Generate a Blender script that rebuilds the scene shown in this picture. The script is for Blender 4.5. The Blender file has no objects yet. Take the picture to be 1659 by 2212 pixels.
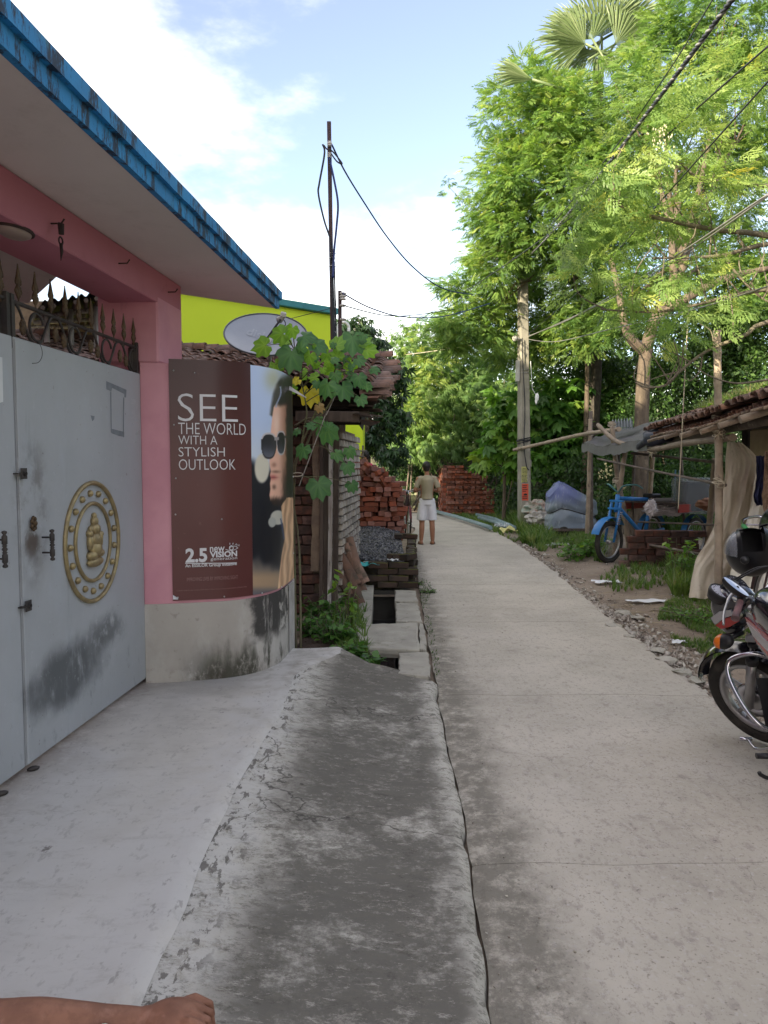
import bpy, bmesh, math, random
import numpy as np
from mathutils import Vector, Matrix, Euler, noise
random.seed(7); rng = np.random.default_rng(11)
R = math.radians; PI = math.pi
S = bpy.context.scene; COL = S.collection

# ---------------------------------------------------------------- camera, light, exposure
F = 1659.0; CU, CV = 829.5, 1106.0; HC = 1.6
PITCH = math.atan(108.0 / F); cp, sp = math.cos(PITCH), math.sin(PITCH)
cam = bpy.data.cameras.new('camera'); co = bpy.data.objects.new('camera', cam); COL.objects.link(co)
co.location = (0, 0, HC); co.rotation_euler = (PI / 2 - PITCH, 0, 0)
cam.sensor_fit = 'HORIZONTAL'; cam.sensor_width = 36.0; cam.lens = 36.0
cam.clip_start = 0.05; cam.clip_end = 2000
S.camera = co
SUN_EL, SUN_AZ = R(21), math.atan2(-0.66, -0.75)       # direction TO the sun, (x,y) = (-.66,-.75)
sd = Vector((-0.66, -0.75, 0)).normalized() * math.cos(SUN_EL) + Vector((0, 0, math.sin(SUN_EL)))
sun = bpy.data.lights.new('sun', 'SUN'); sun.energy = 5.0; sun.angle = R(0.6); sun.color = (1.0, 0.86, 0.62)
so = bpy.data.objects.new('sun', sun); COL.objects.link(so); so.rotation_euler = sd.to_track_quat('Z', 'Y').to_euler()
so.location = (-10, -10, 20)
W = bpy.data.worlds.new('World'); S.world = W; W.use_nodes = True
wn = W.node_tree; wn.nodes.clear()
def wN(t, **k):
    n = wn.nodes.new(t)
    for a, b in k.items(): setattr(n, a, b)
    return n
sky = wN('ShaderNodeTexSky'); sky.sky_type = 'NISHITA'; sky.sun_disc = False
sky.sun_elevation = SUN_EL; sky.sun_rotation = math.atan2(sd.x, sd.y)
sky.altitude = 0; sky.air_density = 1.0; sky.dust_density = 1.2; sky.ozone_density = 1.2
tc = wN('ShaderNodeTexCoord'); mp = wN('ShaderNodeMapping'); mp.inputs['Scale'].default_value = (1.0, 1.0, 2.2)
mp.inputs['Location'].default_value = (4.4, 0.6, 1.7); mp.inputs['Rotation'].default_value = (0, R(25), 0)
nz = wN('ShaderNodeTexNoise'); nz.inputs['Scale'].default_value = 1.9; nz.inputs['Detail'].default_value = 8; nz.inputs['Roughness'].default_value = 0.58
mr = wN('ShaderNodeMapRange'); mr.inputs[1].default_value = 0.43; mr.inputs[2].default_value = 0.74; mr.interpolation_type = 'SMOOTHSTEP'
mx = wN('ShaderNodeMix', data_type='RGBA')
mx.inputs[7].default_value = (13.0, 11.9, 10.6, 1)
lift = wN('ShaderNodeMix', data_type='RGBA'); lift.blend_type = 'ADD'; lift.inputs[0].default_value = 1.0; lift.inputs[7].default_value = (0.4, 0.15, 0.0, 1)
bg = wN('ShaderNodeBackground'); bg.inputs['Strength'].default_value = 0.13
out = wN('ShaderNodeOutputWorld')
L = wn.links.new
L(tc.outputs['Generated'], mp.inputs[0]); L(mp.outputs[0], nz.inputs[0]); L(nz.outputs[0], mr.inputs[0])
L(sky.outputs[0], lift.inputs[6]); L(lift.outputs[2], mx.inputs[6]); L(mr.outputs[0], mx.inputs[0]); L(mx.outputs[2], bg.inputs[0]); L(bg.outputs[0], out.inputs[0])
S.view_settings.view_transform = 'Standard'; S.view_settings.look = 'None'
S.view_settings.gamma = 1; S.view_settings.use_curve_mapping = False
S.view_settings.exposure = 1.52

# ---------------------------------------------------------------- pixel -> world helpers (1659 x 2212 frame)
def ray(u, v):
    a, b = (u - CU) / F, (CV - v) / F
    return Vector((a, cp + b * sp, -sp + b * cp))
def P(u, v, Y):
    d = ray(u, v); return Vector((0, 0, HC)) + d * (Y / d.y)
def G(u, v, z=0.0):
    d = ray(u, v); return Vector((0, 0, HC)) + d * ((z - HC) / d.z)
def proj(p):
    r = Vector(p) - Vector((0, 0, HC)); dz = r.y * cp - r.z * sp; up = r.y * sp + r.z * cp
    return CU + F * r.x / dz, CV - F * up / dz

def pw(tab, x):
    if x <= tab[0][0]: return tab[0][1]
    for (a, p), (c, q) in zip(tab, tab[1:]):
        if x <= c: return p + (q - p) * (x - a) / (c - a)
    return tab[-1][1]
# ---------------------------------------------------------------- mesh builder
def rot3(r):
    if r is None: return Matrix.Identity(3)
    if isinstance(r, Matrix): return r.to_3x3()
    return Euler(r).to_matrix()
def frame(d, up=Vector((0, 0, 1))):
    d = d.normalized()
    if abs(d.dot(up)) > 0.99: up = Vector((1, 0, 0))
    x = up.cross(d).normalized(); y = d.cross(x)
    return x, y
def crom(pts, n):
    """Catmull-Rom resample of a list of tuples/vectors to n points"""
    p = [Vector(q) for q in pts]; m = len(p) - 1; o = []
    for i in range(n):
        t = i / (n - 1) * m; k = min(int(t), m - 1); f = t - k
        p0, p1, p2, p3 = p[max(k - 1, 0)], p[k], p[k + 1], p[min(k + 2, m)]
        o.append(0.5 * ((2 * p1) + (p2 - p0) * f + (2 * p0 - 5 * p1 + 4 * p2 - p3) * f * f + (3 * p1 - p0 - 3 * p2 + p3) * f ** 3))
    return o
class MB:
    def __init__(s): s.v = []; s.f = []; s.sm = []; s.mi = []
    def add(s, vs, fs, smooth=False, mi=0):
        b = len(s.v); s.v += [tuple(q) for q in vs]
        for f in fs: s.f.append(tuple(b + i for i in f)); s.sm.append(smooth); s.mi.append(mi)
        return s
    def box(s, c, d, r=None, j=0.0, mi=0, taper=1.0):
        m = rot3(r); c = Vector(c); vs = []
        for z in (-.5, .5):
            for x, y in ((-.5, -.5), (.5, -.5), (.5, .5), (-.5, .5)):
                k = taper if z > 0 else 1
                q = Vector((x * d[0] * k, y * d[1] * k, z * d[2]))
                if j: q += Vector((random.uniform(-j, j), random.uniform(-j, j), random.uniform(-j, j)))
                vs.append(c + m @ q)
        return s.add(vs, [(3, 2, 1, 0), (4, 5, 6, 7), (0, 1, 5, 4), (1, 2, 6, 5), (2, 3, 7, 6), (3, 0, 4, 7)], mi=mi)
    def bbox(s, c, d, r=None, b=0.004, mi=0, j=0.0):
        """box with chamfered edges"""
        m = rot3(r); c = Vector(c); h = Vector(d) / 2; vs = []; ix = {}
        for sx in (-1, 1):
            for sy in (-1, 1):
                for sz in (-1, 1):
                    jj = Vector([random.uniform(-j, j) for _ in range(3)]) if j else Vector((0, 0, 0))
                    for a in range(3):
                        q = Vector((sx * (h.x - b), sy * (h.y - b), sz * (h.z - b))); q[a] = (sx, sy, sz)[a] * h[a]
                        ix[(sx, sy, sz, a)] = len(vs); vs.append(c + m @ (q + jj))
        fs = []
        for a in range(3):
            o1, o2 = (a + 1) % 3, (a + 2) % 3
            for sg in (-1, 1):
                l = []
                for p, q in ((-1, -1), (1, -1), (1, 1), (-1, 1)):
                    k = [0, 0, 0]; k[a] = sg; k[o1] = p; k[o2] = q; l.append(ix[(k[0], k[1], k[2], a)])
                fs.append(l if sg > 0 else l[::-1])
        for a in range(3):                         # edges along axis a
            o1, o2 = (a + 1) % 3, (a + 2) % 3
            for p in (-1, 1):
                for q in (-1, 1):
                    def K(t, ax):
                        k = [0, 0, 0]; k[a] = t; k[o1] = p; k[o2] = q; return ix[(k[0], k[1], k[2], ax)]
                    l = [K(-1, o1), K(1, o1), K(1, o2), K(-1, o2)]
                    fs.append(l if p * q < 0 else l[::-1])
        for sx in (-1, 1):
            for sy in (-1, 1):
                for sz in (-1, 1):
                    l = [ix[(sx, sy, sz, 0)], ix[(sx, sy, sz, 1)], ix[(sx, sy, sz, 2)]]
                    fs.append(l if sx * sy * sz > 0 else l[::-1])
        return s.add(vs, fs, mi=mi)
    def bar(s, p, q, w, h=None, mi=0, b=0):
        p, q = Vector(p), Vector(q); d = q - p; x, y = frame(d); h = h or w
        m = Matrix((x, y, d.normalized())).transposed()
        (s.bbox if b else s.box)((p + q) / 2, (w, h, d.length), m, *([b] if b else []), mi=mi); return s
    def tube(s, pts, rad, n=8, cap=True, mi=0, wob=0.0, sm=True, sq=1.0):
        pts = [Vector(p) for p in pts]; N = len(pts)
        if not hasattr(rad, '__len__'): rad = [rad] * N
        if len(rad) != N: rad = [rad[0] + (rad[-1] - rad[0]) * i / (N - 1) for i in range(N)]
        vs = []; px = None
        for i, p in enumerate(pts):
            d = (pts[min(i + 1, N - 1)] - pts[max(i - 1, 0)])
            if d.length < 1e-9: d = Vector((0, 0, 1))
            d.normalize()
            if px is None: x, y = frame(d)
            else:
                x = (px - d * px.dot(d))
                if x.length < 1e-6: x, _ = frame(d)
                x.normalize(); y = d.cross(x)
            px = x
            for k in range(n):
                a = 2 * PI * k / n; r = rad[i] * (1 + (random.uniform(-wob, wob) if wob else 0))
                vs.append(p + (x * math.cos(a) + y * math.sin(a) * sq) * r)
        fs = [(i * n + k, i * n + (k + 1) % n, (i + 1) * n + (k + 1) % n, (i + 1) * n + k) for i in range(N - 1) for k in range(n)]
        s.add(vs, fs, sm, mi)
        if cap:
            b = len(s.v) - len(vs)
            s.f.append(tuple(b + k for k in reversed(range(n)))); s.f.append(tuple(b + (N - 1) * n + k for k in range(n)))
            s.sm += [False, False]; s.mi += [mi, mi]
        return s
    def lathe(s, prof, M=None, n=16, mi=0, sm=True, arc=2 * PI):
        M = M or Matrix.Identity(4); vs = []; full = abs(arc - 2 * PI) < 1e-6; m = n if full else n + 1
        for r, z in prof:
            for k in range(m):
                a = arc * k / n; vs.append(M @ Vector((r * math.cos(a), r * math.sin(a), z)))
        fs = []
        for i in range(len(prof) - 1):
            for k in range(n):
                k2 = (k + 1) % m; fs.append((i * m + k, i * m + k2, (i + 1) * m + k2, (i + 1) * m + k))
        return s.add(vs, fs, sm, mi)
    def ell(s, c, r, rt=None, nu=12, nv=8, mi=0):
        m = rot3(rt); c = Vector(c); vs = [c + m @ Vector((0, 0, -r[2]))]
        for i in range(1, nv):
            t = -PI / 2 + PI * i / nv
            for k in range(nu):
                a = 2 * PI * k / nu; vs.append(c + m @ Vector((r[0] * math.cos(t) * math.cos(a), r[1] * math.cos(t) * math.sin(a), r[2] * math.sin(t))))
        vs.append(c + m @ Vector((0, 0, r[2]))); fs = []; T = len(vs) - 1
        for k in range(nu):
            k2 = (k + 1) % nu; fs.append((0, 1 + k2, 1 + k)); fs.append((T, 1 + (nv - 2) * nu + k, 1 + (nv - 2) * nu + k2))
            for i in range(nv - 2): fs.append((1 + i * nu + k, 1 + i * nu + k2, 1 + (i + 1) * nu + k2, 1 + (i + 1) * nu + k))
        return s.add(vs, fs, True, mi)
    def torus(s, c, R0, r, m, n=32, k=8, mi=0, arc=2 * PI, a0=0, rz=1.0):
        """m: 3x3, ring in local xy"""
        c = Vector(c); vs = []; full = abs(arc - 2 * PI) < 1e-6; N = n if full else n + 1
        for i in range(N):
            a = a0 + arc * i / n; o = Vector((math.cos(a), math.sin(a), 0))
            for j in range(k):
                b = 2 * PI * j / k; vs.append(c + m @ (o * (R0 + r * math.cos(b)) + Vector((0, 0, r * rz * math.sin(b)))))
        fs = [(i * k + j, ((i + 1) % N) * k + j, ((i + 1) % N) * k + (j + 1) % k, i * k + (j + 1) % k) for i in range(n) for j in range(k)]
        return s.add(vs, fs, True, mi)
    def prism(s, poly, h, M=None, mi=0):
        """polygon in local xy (CCW), extruded along local z by h"""
        M = M or Matrix.Identity(4); n = len(poly)
        vs = [M @ Vector((x, y, 0)) for x, y in poly] + [M @ Vector((x, y, h)) for x, y in poly]
        fs = [tuple(reversed(range(n))), tuple(range(n, 2 * n))] + [(i, (i + 1) % n, n + (i + 1) % n, n + i) for i in range(n)]
        return s.add(vs, fs, mi=mi)
    def grid(s, fn, nu, nv, sm=True, mi=0, skip=None):
        vs = [fn(i / nu, j / nv) for j in range(nv + 1) for i in range(nu + 1)]
        fs = [(j * (nu + 1) + i, j * (nu + 1) + i + 1, (j + 1) * (nu + 1) + i + 1, (j + 1) * (nu + 1) + i)
              for j in range(nv) for i in range(nu) if not (skip and skip((i + .5) / nu, (j + .5) / nv))]
        return s.add(vs, fs, sm, mi)
    def mesh(s, name, mats, xf=None, off=None):
        vs = s.v
        if xf is not None: vs = [xf @ Vector(q) for q in vs]
        if off is not None: vs = [(q[0] - off[0], q[1] - off[1], q[2] - off[2]) for q in vs]
        me = bpy.data.meshes.new(name); me.from_pydata([tuple(q) for q in vs], [], s.f)
        me.polygons.foreach_set('use_smooth', s.sm)
        if not isinstance(mats, (list, tuple)): mats = [mats]
        for m in mats: me.materials.append(m)
        if len(mats) > 1: me.polygons.foreach_set('material_index', s.mi)
        me.update(); return me
    def build(s, name, mats, parent=None, xf=None):
        off = wl(parent) if parent else None
        o = bpy.data.objects.new(name, s.mesh(name, mats, xf, off)); COL.objects.link(o)
        if parent: o.parent = parent
        return o
def wl(o):
    l = Vector((0, 0, 0))
    while o: l += Vector(o.location); o = o.parent
    return l
def thing(name, label, cat, loc, group=None, kind=None):
    o = bpy.data.objects.new(name, None); COL.objects.link(o); o.location = loc; o.empty_display_size = .1
    if label: o['label'] = label
    if cat: o['category'] = cat
    if group: o['group'] = group
    if kind: o['kind'] = kind
    return o
def tag(o, label=None, cat=None, group=None, kind=None):
    if label: o['label'] = label
    if cat: o['category'] = cat
    if group: o['group'] = group
    if kind: o['kind'] = kind
    return o
def struct(o): o['kind'] = 'structure'; return o
def inst(name, me, parent, loc, rot=None, scale=1):
    o = bpy.data.objects.new(name, me); COL.objects.link(o)
    if parent: o.parent = parent; loc = Vector(loc) - wl(parent)
    o.location = loc
    if rot is not None: o.rotation_euler = rot.to_euler() if isinstance(rot, Matrix) else rot
    o.scale = scale if hasattr(scale, '__len__') else (scale,) * 3
    return o

# ---------------------------------------------------------------- materials
def mat(name, base, base2=None, scale=3.0, rough=.85, metal=0, layers=(), bump=0.0, bscale=60, rand=0.0, coord='World',
        spec=.35, stretch=(1, 1, 1), alpha=None, trans=0, coat=0, bdist=.01, thin=False, sss=0):
    m = bpy.data.materials.new(name); m.use_nodes = True; nt = m.node_tree; N = nt.nodes; Lk = nt.links.new
    bs = N['Principled BSDF']; bs.inputs['Roughness'].default_value = rough; bs.inputs['Metallic'].default_value = metal
    bs.inputs['Specular IOR Level'].default_value = spec
    if coat: bs.inputs['Coat Weight'].default_value = coat; bs.inputs['Coat Roughness'].default_value = .08
    if trans: bs.inputs['Transmission Weight'].default_value = trans
    if alpha is not None: bs.inputs['Alpha'].default_value = alpha
    if sss: bs.inputs['Subsurface Weight'].default_value = sss; bs.inputs['Subsurface Radius'].default_value = (.01, .004, .002)
    if coord == 'World': cs = N.new('ShaderNodeNewGeometry').outputs['Position']
    else: cs = N.new('ShaderNodeTexCoord').outputs['Object']
    def noise_(sc, st=(1, 1, 1), det=6, loc=(0, 0, 0), kind='noise', rgh=.6, dis=0.0):
        mpn = N.new('ShaderNodeMapping'); mpn.inputs['Scale'].default_value = st; mpn.inputs['Location'].default_value = loc
        Lk(cs, mpn.inputs[0])
        if kind == 'noise':
            n = N.new('ShaderNodeTexNoise'); n.inputs['Detail'].default_value = det; n.inputs['Roughness'].default_value = rgh; n.inputs['Distortion'].default_value = dis
            n.inputs['Scale'].default_value = sc; Lk(mpn.outputs[0], n.inputs[0]); return n.outputs[0]
        n = N.new('ShaderNodeTexVoronoi'); n.inputs['Scale'].default_value = sc
        if kind == 'edge':
            n.feature = 'DISTANCE_TO_EDGE'
            w = N.new('ShaderNodeTexNoise'); w.inputs['Scale'].default_value = 4; w.inputs['Detail'].default_value = 5; Lk(mpn.outputs[0], w.inputs[0])
            va = N.new('ShaderNodeVectorMath'); va.operation = 'SCALE'; va.inputs[3].default_value = .35; Lk(w.outputs[1], va.inputs[0])
            vb = N.new('ShaderNodeVectorMath'); vb.operation = 'ADD'; Lk(mpn.outputs[0], vb.inputs[0]); Lk(va.outputs[0], vb.inputs[1]); Lk(vb.outputs[0], n.inputs[0])
        else: Lk(mpn.outputs[0], n.inputs[0])
        return n.outputs[0]
    def mrange(x, a, b, c=0., d=1., smooth=True):
        r = N.new('ShaderNodeMapRange'); r.interpolation_type = 'SMOOTHSTEP' if smooth else 'LINEAR'
        for i, q in enumerate((a, b, c, d)): r.inputs[1 + i].default_value = q
        Lk(x, r.inputs[0]); return r.outputs[0]
    def mul(x, y):
        r = N.new('ShaderNodeMath'); r.operation = 'MULTIPLY'; Lk(x, r.inputs[0])
        if isinstance(y, (int, float)): r.inputs[1].default_value = y
        else: Lk(y, r.inputs[1])
        return r.outputs[0]
    def mixc(f, a, b):
        r = N.new('ShaderNodeMix'); r.data_type = 'RGBA'
        for sck, q in ((r.inputs[0], f), (r.inputs[6], a), (r.inputs[7], b)):
            if isinstance(q, (int, float)): sck.default_value = q
            elif isinstance(q, tuple): sck.default_value = (*q[:3], 1)
            else: Lk(q, sck)
        return r.outputs[2]
    c = mixc(mrange(noise_(scale, stretch), .3, .7), base, base2 if base2 else tuple(x * .75 for x in base))
    if rand:
        oi = N.new('ShaderNodeObjectInfo'); hs = N.new('ShaderNodeHueSaturation')
        Lk(mrange(oi.outputs['Random'], 0, 1, 1 - rand, 1 + rand * .8, False), hs.inputs['Value']); Lk(c, hs.inputs['Color'])
        ml = N.new('ShaderNodeMath'); ml.operation = 'MULTIPLY'; ml.inputs[1].default_value = 7.31; Lk(oi.outputs['Random'], ml.inputs[0])
        fr = N.new('ShaderNodeMath'); fr.operation = 'FRACT'; Lk(ml.outputs[0], fr.inputs[0])
        Lk(mrange(fr.outputs[0], 0, 1, 1 - rand * .6, 1 + rand * .35, False), hs.inputs['Saturation']); c = hs.outputs[0]
    for l in layers:
        if l.get('kind') == 'edge': f = mrange(noise_(l['scale'], l.get('st', (1, 1, 1)), kind='edge', loc=l.get('loc', (0, 0, 0))), l['lo'], l['hi'], 1, 0)
        elif l.get('flat'): f = N.new('ShaderNodeValue'); f.outputs[0].default_value = 1.0; f = f.outputs[0]
        else: f = mrange(noise_(l['scale'], l.get('st', (1, 1, 1)), l.get('det', 8), l.get('loc', (0, 0, 0)), l.get('kind', 'noise'), l.get('rgh', .65), l.get('dis', 0)), l['lo'], l['hi'])
        f = mul(f, l.get('amt', 1.0))
        if 'ax' in l or 'ball' in l or 'normal' in l:
            ofs = noise_(l.get('wsc', 6), det=5, st=l.get('wst', (1, 1, 1)))
            for (axis, a, b, cc, dd) in l.get('ax', ()):
                sx = N.new('ShaderNodeSeparateXYZ'); Lk(cs, sx.inputs[0])
                ad = N.new('ShaderNodeMath'); ad.operation = 'MULTIPLY_ADD'; Lk(ofs, ad.inputs[0]); ad.inputs[1].default_value = l.get('wob', .2); Lk(sx.outputs['XYZ'.index(axis)], ad.inputs[2])
                sh = l.get('wob', .2) * .5
                if a is not None: f = mul(f, mrange(ad.outputs[0], a + sh, b + sh, 0, 1))
                if cc is not None: f = mul(f, mrange(ad.outputs[0], cc + sh, dd + sh, 1, 0))
            if 'ball' in l:
                bx = l['ball']; vd = N.new('ShaderNodeVectorMath'); vd.operation = 'SUBTRACT'; Lk(cs, vd.inputs[0]); vd.inputs[1].default_value = bx[:3]
                vs_ = N.new('ShaderNodeVectorMath'); vs_.operation = 'MULTIPLY'; Lk(vd.outputs[0], vs_.inputs[0]); vs_.inputs[1].default_value = bx[3:6]
                vl = N.new('ShaderNodeVectorMath'); vl.operation = 'LENGTH'; Lk(vs_.outputs[0], vl.inputs[0])
                ad = N.new('ShaderNodeMath'); ad.operation = 'MULTIPLY_ADD'; Lk(ofs, ad.inputs[0]); ad.inputs[1].default_value = l.get('wob', .6); Lk(vl.outputs['Value'], ad.inputs[2])
                f = mul(f, mrange(ad.outputs[0], bx[6] + l.get('wob', .6) * .5, bx[7] + l.get('wob', .6) * .5, 1, 0))
            if 'normal' in l:
                gn = N.new('ShaderNodeNewGeometry'); sx = N.new('ShaderNodeSeparateXYZ'); Lk(gn.outputs['Normal'], sx.inputs[0]); f = mul(f, mrange(sx.outputs[2], *l['normal']))
        c = mixc(f, c, l['col'])
    Lk(c, bs.inputs['Base Color'])
    if bump:
        bp = N.new('ShaderNodeBump'); bp.inputs['Strength'].default_value = bump; bp.inputs['Distance'].default_value = bdist
        Lk(noise_(bscale, stretch, det=8, rgh=.7), bp.inputs['Height']); Lk(bp.outputs[0], bs.inputs['Normal'])
    return m

def leafmat(name, cols, trans=.35, rough=.45, spec=.4):
    m = bpy.data.materials.new(name); m.use_nodes = True; nt = m.node_tree; N = nt.nodes; Lk = nt.links.new
    bs = N['Principled BSDF']; bs.inputs['Roughness'].default_value = rough; bs.inputs['Specular IOR Level'].default_value = spec
    at = N.new('ShaderNodeAttribute'); at.attribute_name = 'tint'
    rp = N.new('ShaderNodeValToRGB'); e = rp.color_ramp.elements
    while len(e) < len(cols): e.new(.5)
    for i, c in enumerate(cols): e[i].position = i / (len(cols) - 1); e[i].color = (*c, 1)
    Lk(at.outputs['Fac'], rp.inputs[0]); Lk(rp.outputs[0], bs.inputs['Base Color'])
    tr = N.new('ShaderNodeBsdfTranslucent'); hs = N.new('ShaderNodeHueSaturation'); hs.inputs['Saturation'].default_value = 1.15; hs.inputs['Value'].default_value = 1.7; hs.inputs['Hue'].default_value = .495
    Lk(rp.outputs[0], hs.inputs['Color']); Lk(hs.outputs[0], tr.inputs[0])
    mxs = N.new('ShaderNodeMixShader'); mxs.inputs[0].default_value = trans
    Lk(bs.outputs[0], mxs.inputs[1]); Lk(tr.outputs[0], mxs.inputs[2]); Lk(mxs.outputs[0], N['Material Output'].inputs[0])
    return m

# ---------------------------------------------------------------- numpy scatter of small templates (leaves, stones, blades)
def rmats(yaw, pitch, roll):
    """local +x = leaf direction; yaw about z, pitch up, roll about x"""
    cy, sy, cx, sx, cr, sr = np.cos(yaw), np.sin(yaw), np.cos(pitch), np.sin(pitch), np.cos(roll), np.sin(roll)
    n = len(yaw); Z = np.zeros(n); O = np.ones(n)
    Rz = np.array([[cy, -sy, Z], [sy, cy, Z], [Z, Z, O]]).transpose(2, 0, 1)
    Ry = np.array([[cx, Z, -sx], [Z, O, Z], [sx, Z, cx]]).transpose(2, 0, 1)
    Rx = np.array([[O, Z, Z], [Z, cr, -sr], [Z, sr, cr]]).transpose(2, 0, 1)
    return Rz @ Ry @ Rx
def scatter(name, tv, tf, pos, M, tint, mt, parent=None, smooth=False, off=None):
    tv = np.asarray(tv, float); tf = np.asarray(tf, int); n = len(pos); V = len(tv); k = tf.shape[1]
    vs = np.einsum('nij,vj->nvi', M, tv) + np.asarray(pos)[:, None, :]
    if parent is not None: vs = vs - np.array(wl(parent))
    fs = (tf[None] + (np.arange(n) * V)[:, None, None]).reshape(-1)
    me = bpy.data.meshes.new(name); me.vertices.add(n * V); me.vertices.foreach_set('co', vs.reshape(-1).astype(np.float32))
    nf = n * len(tf); me.loops.add(nf * k); me.loops.foreach_set('vertex_index', fs.astype(np.int32))
    me.polygons.add(nf); me.polygons.foreach_set('loop_start', (np.arange(nf) * k).astype(np.int32))
    try: me.polygons.foreach_set('loop_total', np.full(nf, k, np.int32))
    except Exception: pass
    a = me.attributes.new('tint', 'FLOAT', 'POINT'); a.data.foreach_set('value', np.repeat(np.clip(tint, 0, 1), V).astype(np.float32))
    me.materials.append(mt); me.update(calc_edges=True)
    o = bpy.data.objects.new(name, me); COL.objects.link(o)
    if parent is not None: o.parent = parent
    return o
def leafq(base, d, L_, w, n=(0, 0, 1), droop=.15):
    base, d, n = np.array(base, float), np.array(d, float), np.array(n, float); d /= np.linalg.norm(d)
    s = np.cross(n, d); s /= np.linalg.norm(s)
    mid = base + d * L_ * .45
    return [base, mid + s * w / 2 - n * droop * L_ * .2, base + d * L_ - n * droop * L_, mid - s * w / 2 - n * droop * L_ * .2]
def tmpl(quads):
    v = np.array(quads).reshape(-1, 3); return v, np.arange(len(v)).reshape(-1, 4)
def T_neem():
    q = []
    for i in range(6):
        x = .05 + .2 * i / 6; z = -.25 * x * x * 4
        for s in (-1, 1): q.append(leafq((x, 0, z), (.55, s * .85, -.25), .085, .027, droop=.3))
    q.append(leafq((.25, 0, -.06), (1, 0, -.3), .08, .026)); return tmpl(q)
def T_bamboo():
    q = []
    for i in range(7):
        a = (i - 3) * .33; q.append(leafq((.02 * i, 0, 0), (math.cos(a), math.sin(a), -.35 - .1 * (i % 2)), .17, .028, droop=.35))
    return tmpl(q)
def T_mango():
    q = []
    for i in range(7):
        a = i * 2 * PI / 7 + .2; q.append(leafq((.02, 0, 0), (math.cos(a) + .5, math.sin(a), -.5), .17, .045, droop=.3))
    return tmpl(q)
def T_broad():
    q = []
    for i in range(5):
        a = (i - 2) * .9; q.append(leafq((.03, 0, 0), (math.cos(a) + .2, math.sin(a), -.35), .24, .15, droop=.3))
    return tmpl(q)
def T_small():
    q = []
    for i in range(9):
        a = i * 2.4; q.append(leafq((.03 * i, .02 * math.cos(a), .02 * math.sin(a)), (.6, math.cos(a), math.sin(a)), .075, .04))
    return tmpl(q)
def T_moringa():
    q = []; rj = random.Random(5)
    for i in range(8):
        x = .05 + .38 * i / 8; ln = .17 * (1 - .65 * i / 8)
        for s in (-1, 1):
            d = np.array((.75 + rj.uniform(-.2, .2), s * .7, -.25 + rj.uniform(-.25, .15))); d /= np.linalg.norm(d)
            for j in range(4):
                b = np.array((x, 0, -.4 * x * x)) + d * ln * (j + .3 + rj.uniform(-.2, .2)) / 4; t = 1 if j % 2 else -1
                e = np.array((d[0] + rj.uniform(-.3, .1), d[1] + t * .45 + rj.uniform(-.2, .2), -.2 + rj.uniform(-.3, .2))); q.append(leafq(b, e, .058 * rj.uniform(.7, 1.1), .021))
    q.append(leafq((.43, 0, -.07), (1, 0, -.2), .05, .024)); return tmpl(q)
def T_moringa_old():
    q = []
    for i in range(5):
        x = .06 + .30 * i / 5; ln = .15 * (1 - .6 * i / 5)
        for s in (-1, 1):
            d = np.array((.55, s * .8, -.1)); d /= np.linalg.norm(d)
            for j in range(3):
                b = np.array((x, 0, -.3 * x * x)) + d * ln * (j + .6) / 3
                for t in (-1, 1):
                    e = np.array((d[0] * .4 - t * d[1] * .8 * s, d[1] * .4 + t * d[0] * .8 * s, -.1)); q.append(leafq(b, e, .046, .027))
            q.append(leafq(np.array((x, 0, -.3 * x * x)) + d * ln, d, .036, .022))
    q.append(leafq((.36, 0, -.04), (1, 0, -.2), .04, .024)); return tmpl(q)
def T_tuft():
    v = []; f = []
    for i in range(7):
        a = i * 2.4; ca, sa = math.cos(a), math.sin(a); h = .6 + .4 * ((i * 37) % 10) / 10; ln = .25 + .5 * ((i * 53) % 10) / 10; w = .045
        b = len(v); n = np.array((-sa, ca, 0)) * w
        p0 = np.array((ca * .05, sa * .05, 0)); p1 = np.array((ca * ln * .35, sa * ln * .35, h * .6)); p2 = np.array((ca * ln, sa * ln, h))
        v += [p0 - n, p0 + n, p1 + n * .8, p1 - n * .8, p2 + n * .12, p2 - n * .12]; f += [(b, b + 1, b + 2, b + 3), (b + 3, b + 2, b + 4, b + 5)]
    return np.array(v), np.array(f)
def blob_pts(c, r, n, flat=1.0, inner=.35):
    d = rng.normal(size=(n, 3)); d /= np.linalg.norm(d, axis=1)[:, None]
    rr = 1 - inner * rng.random(n) ** 1.5
    return np.array(c) + d * rr[:, None] * np.array(r), d
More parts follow.
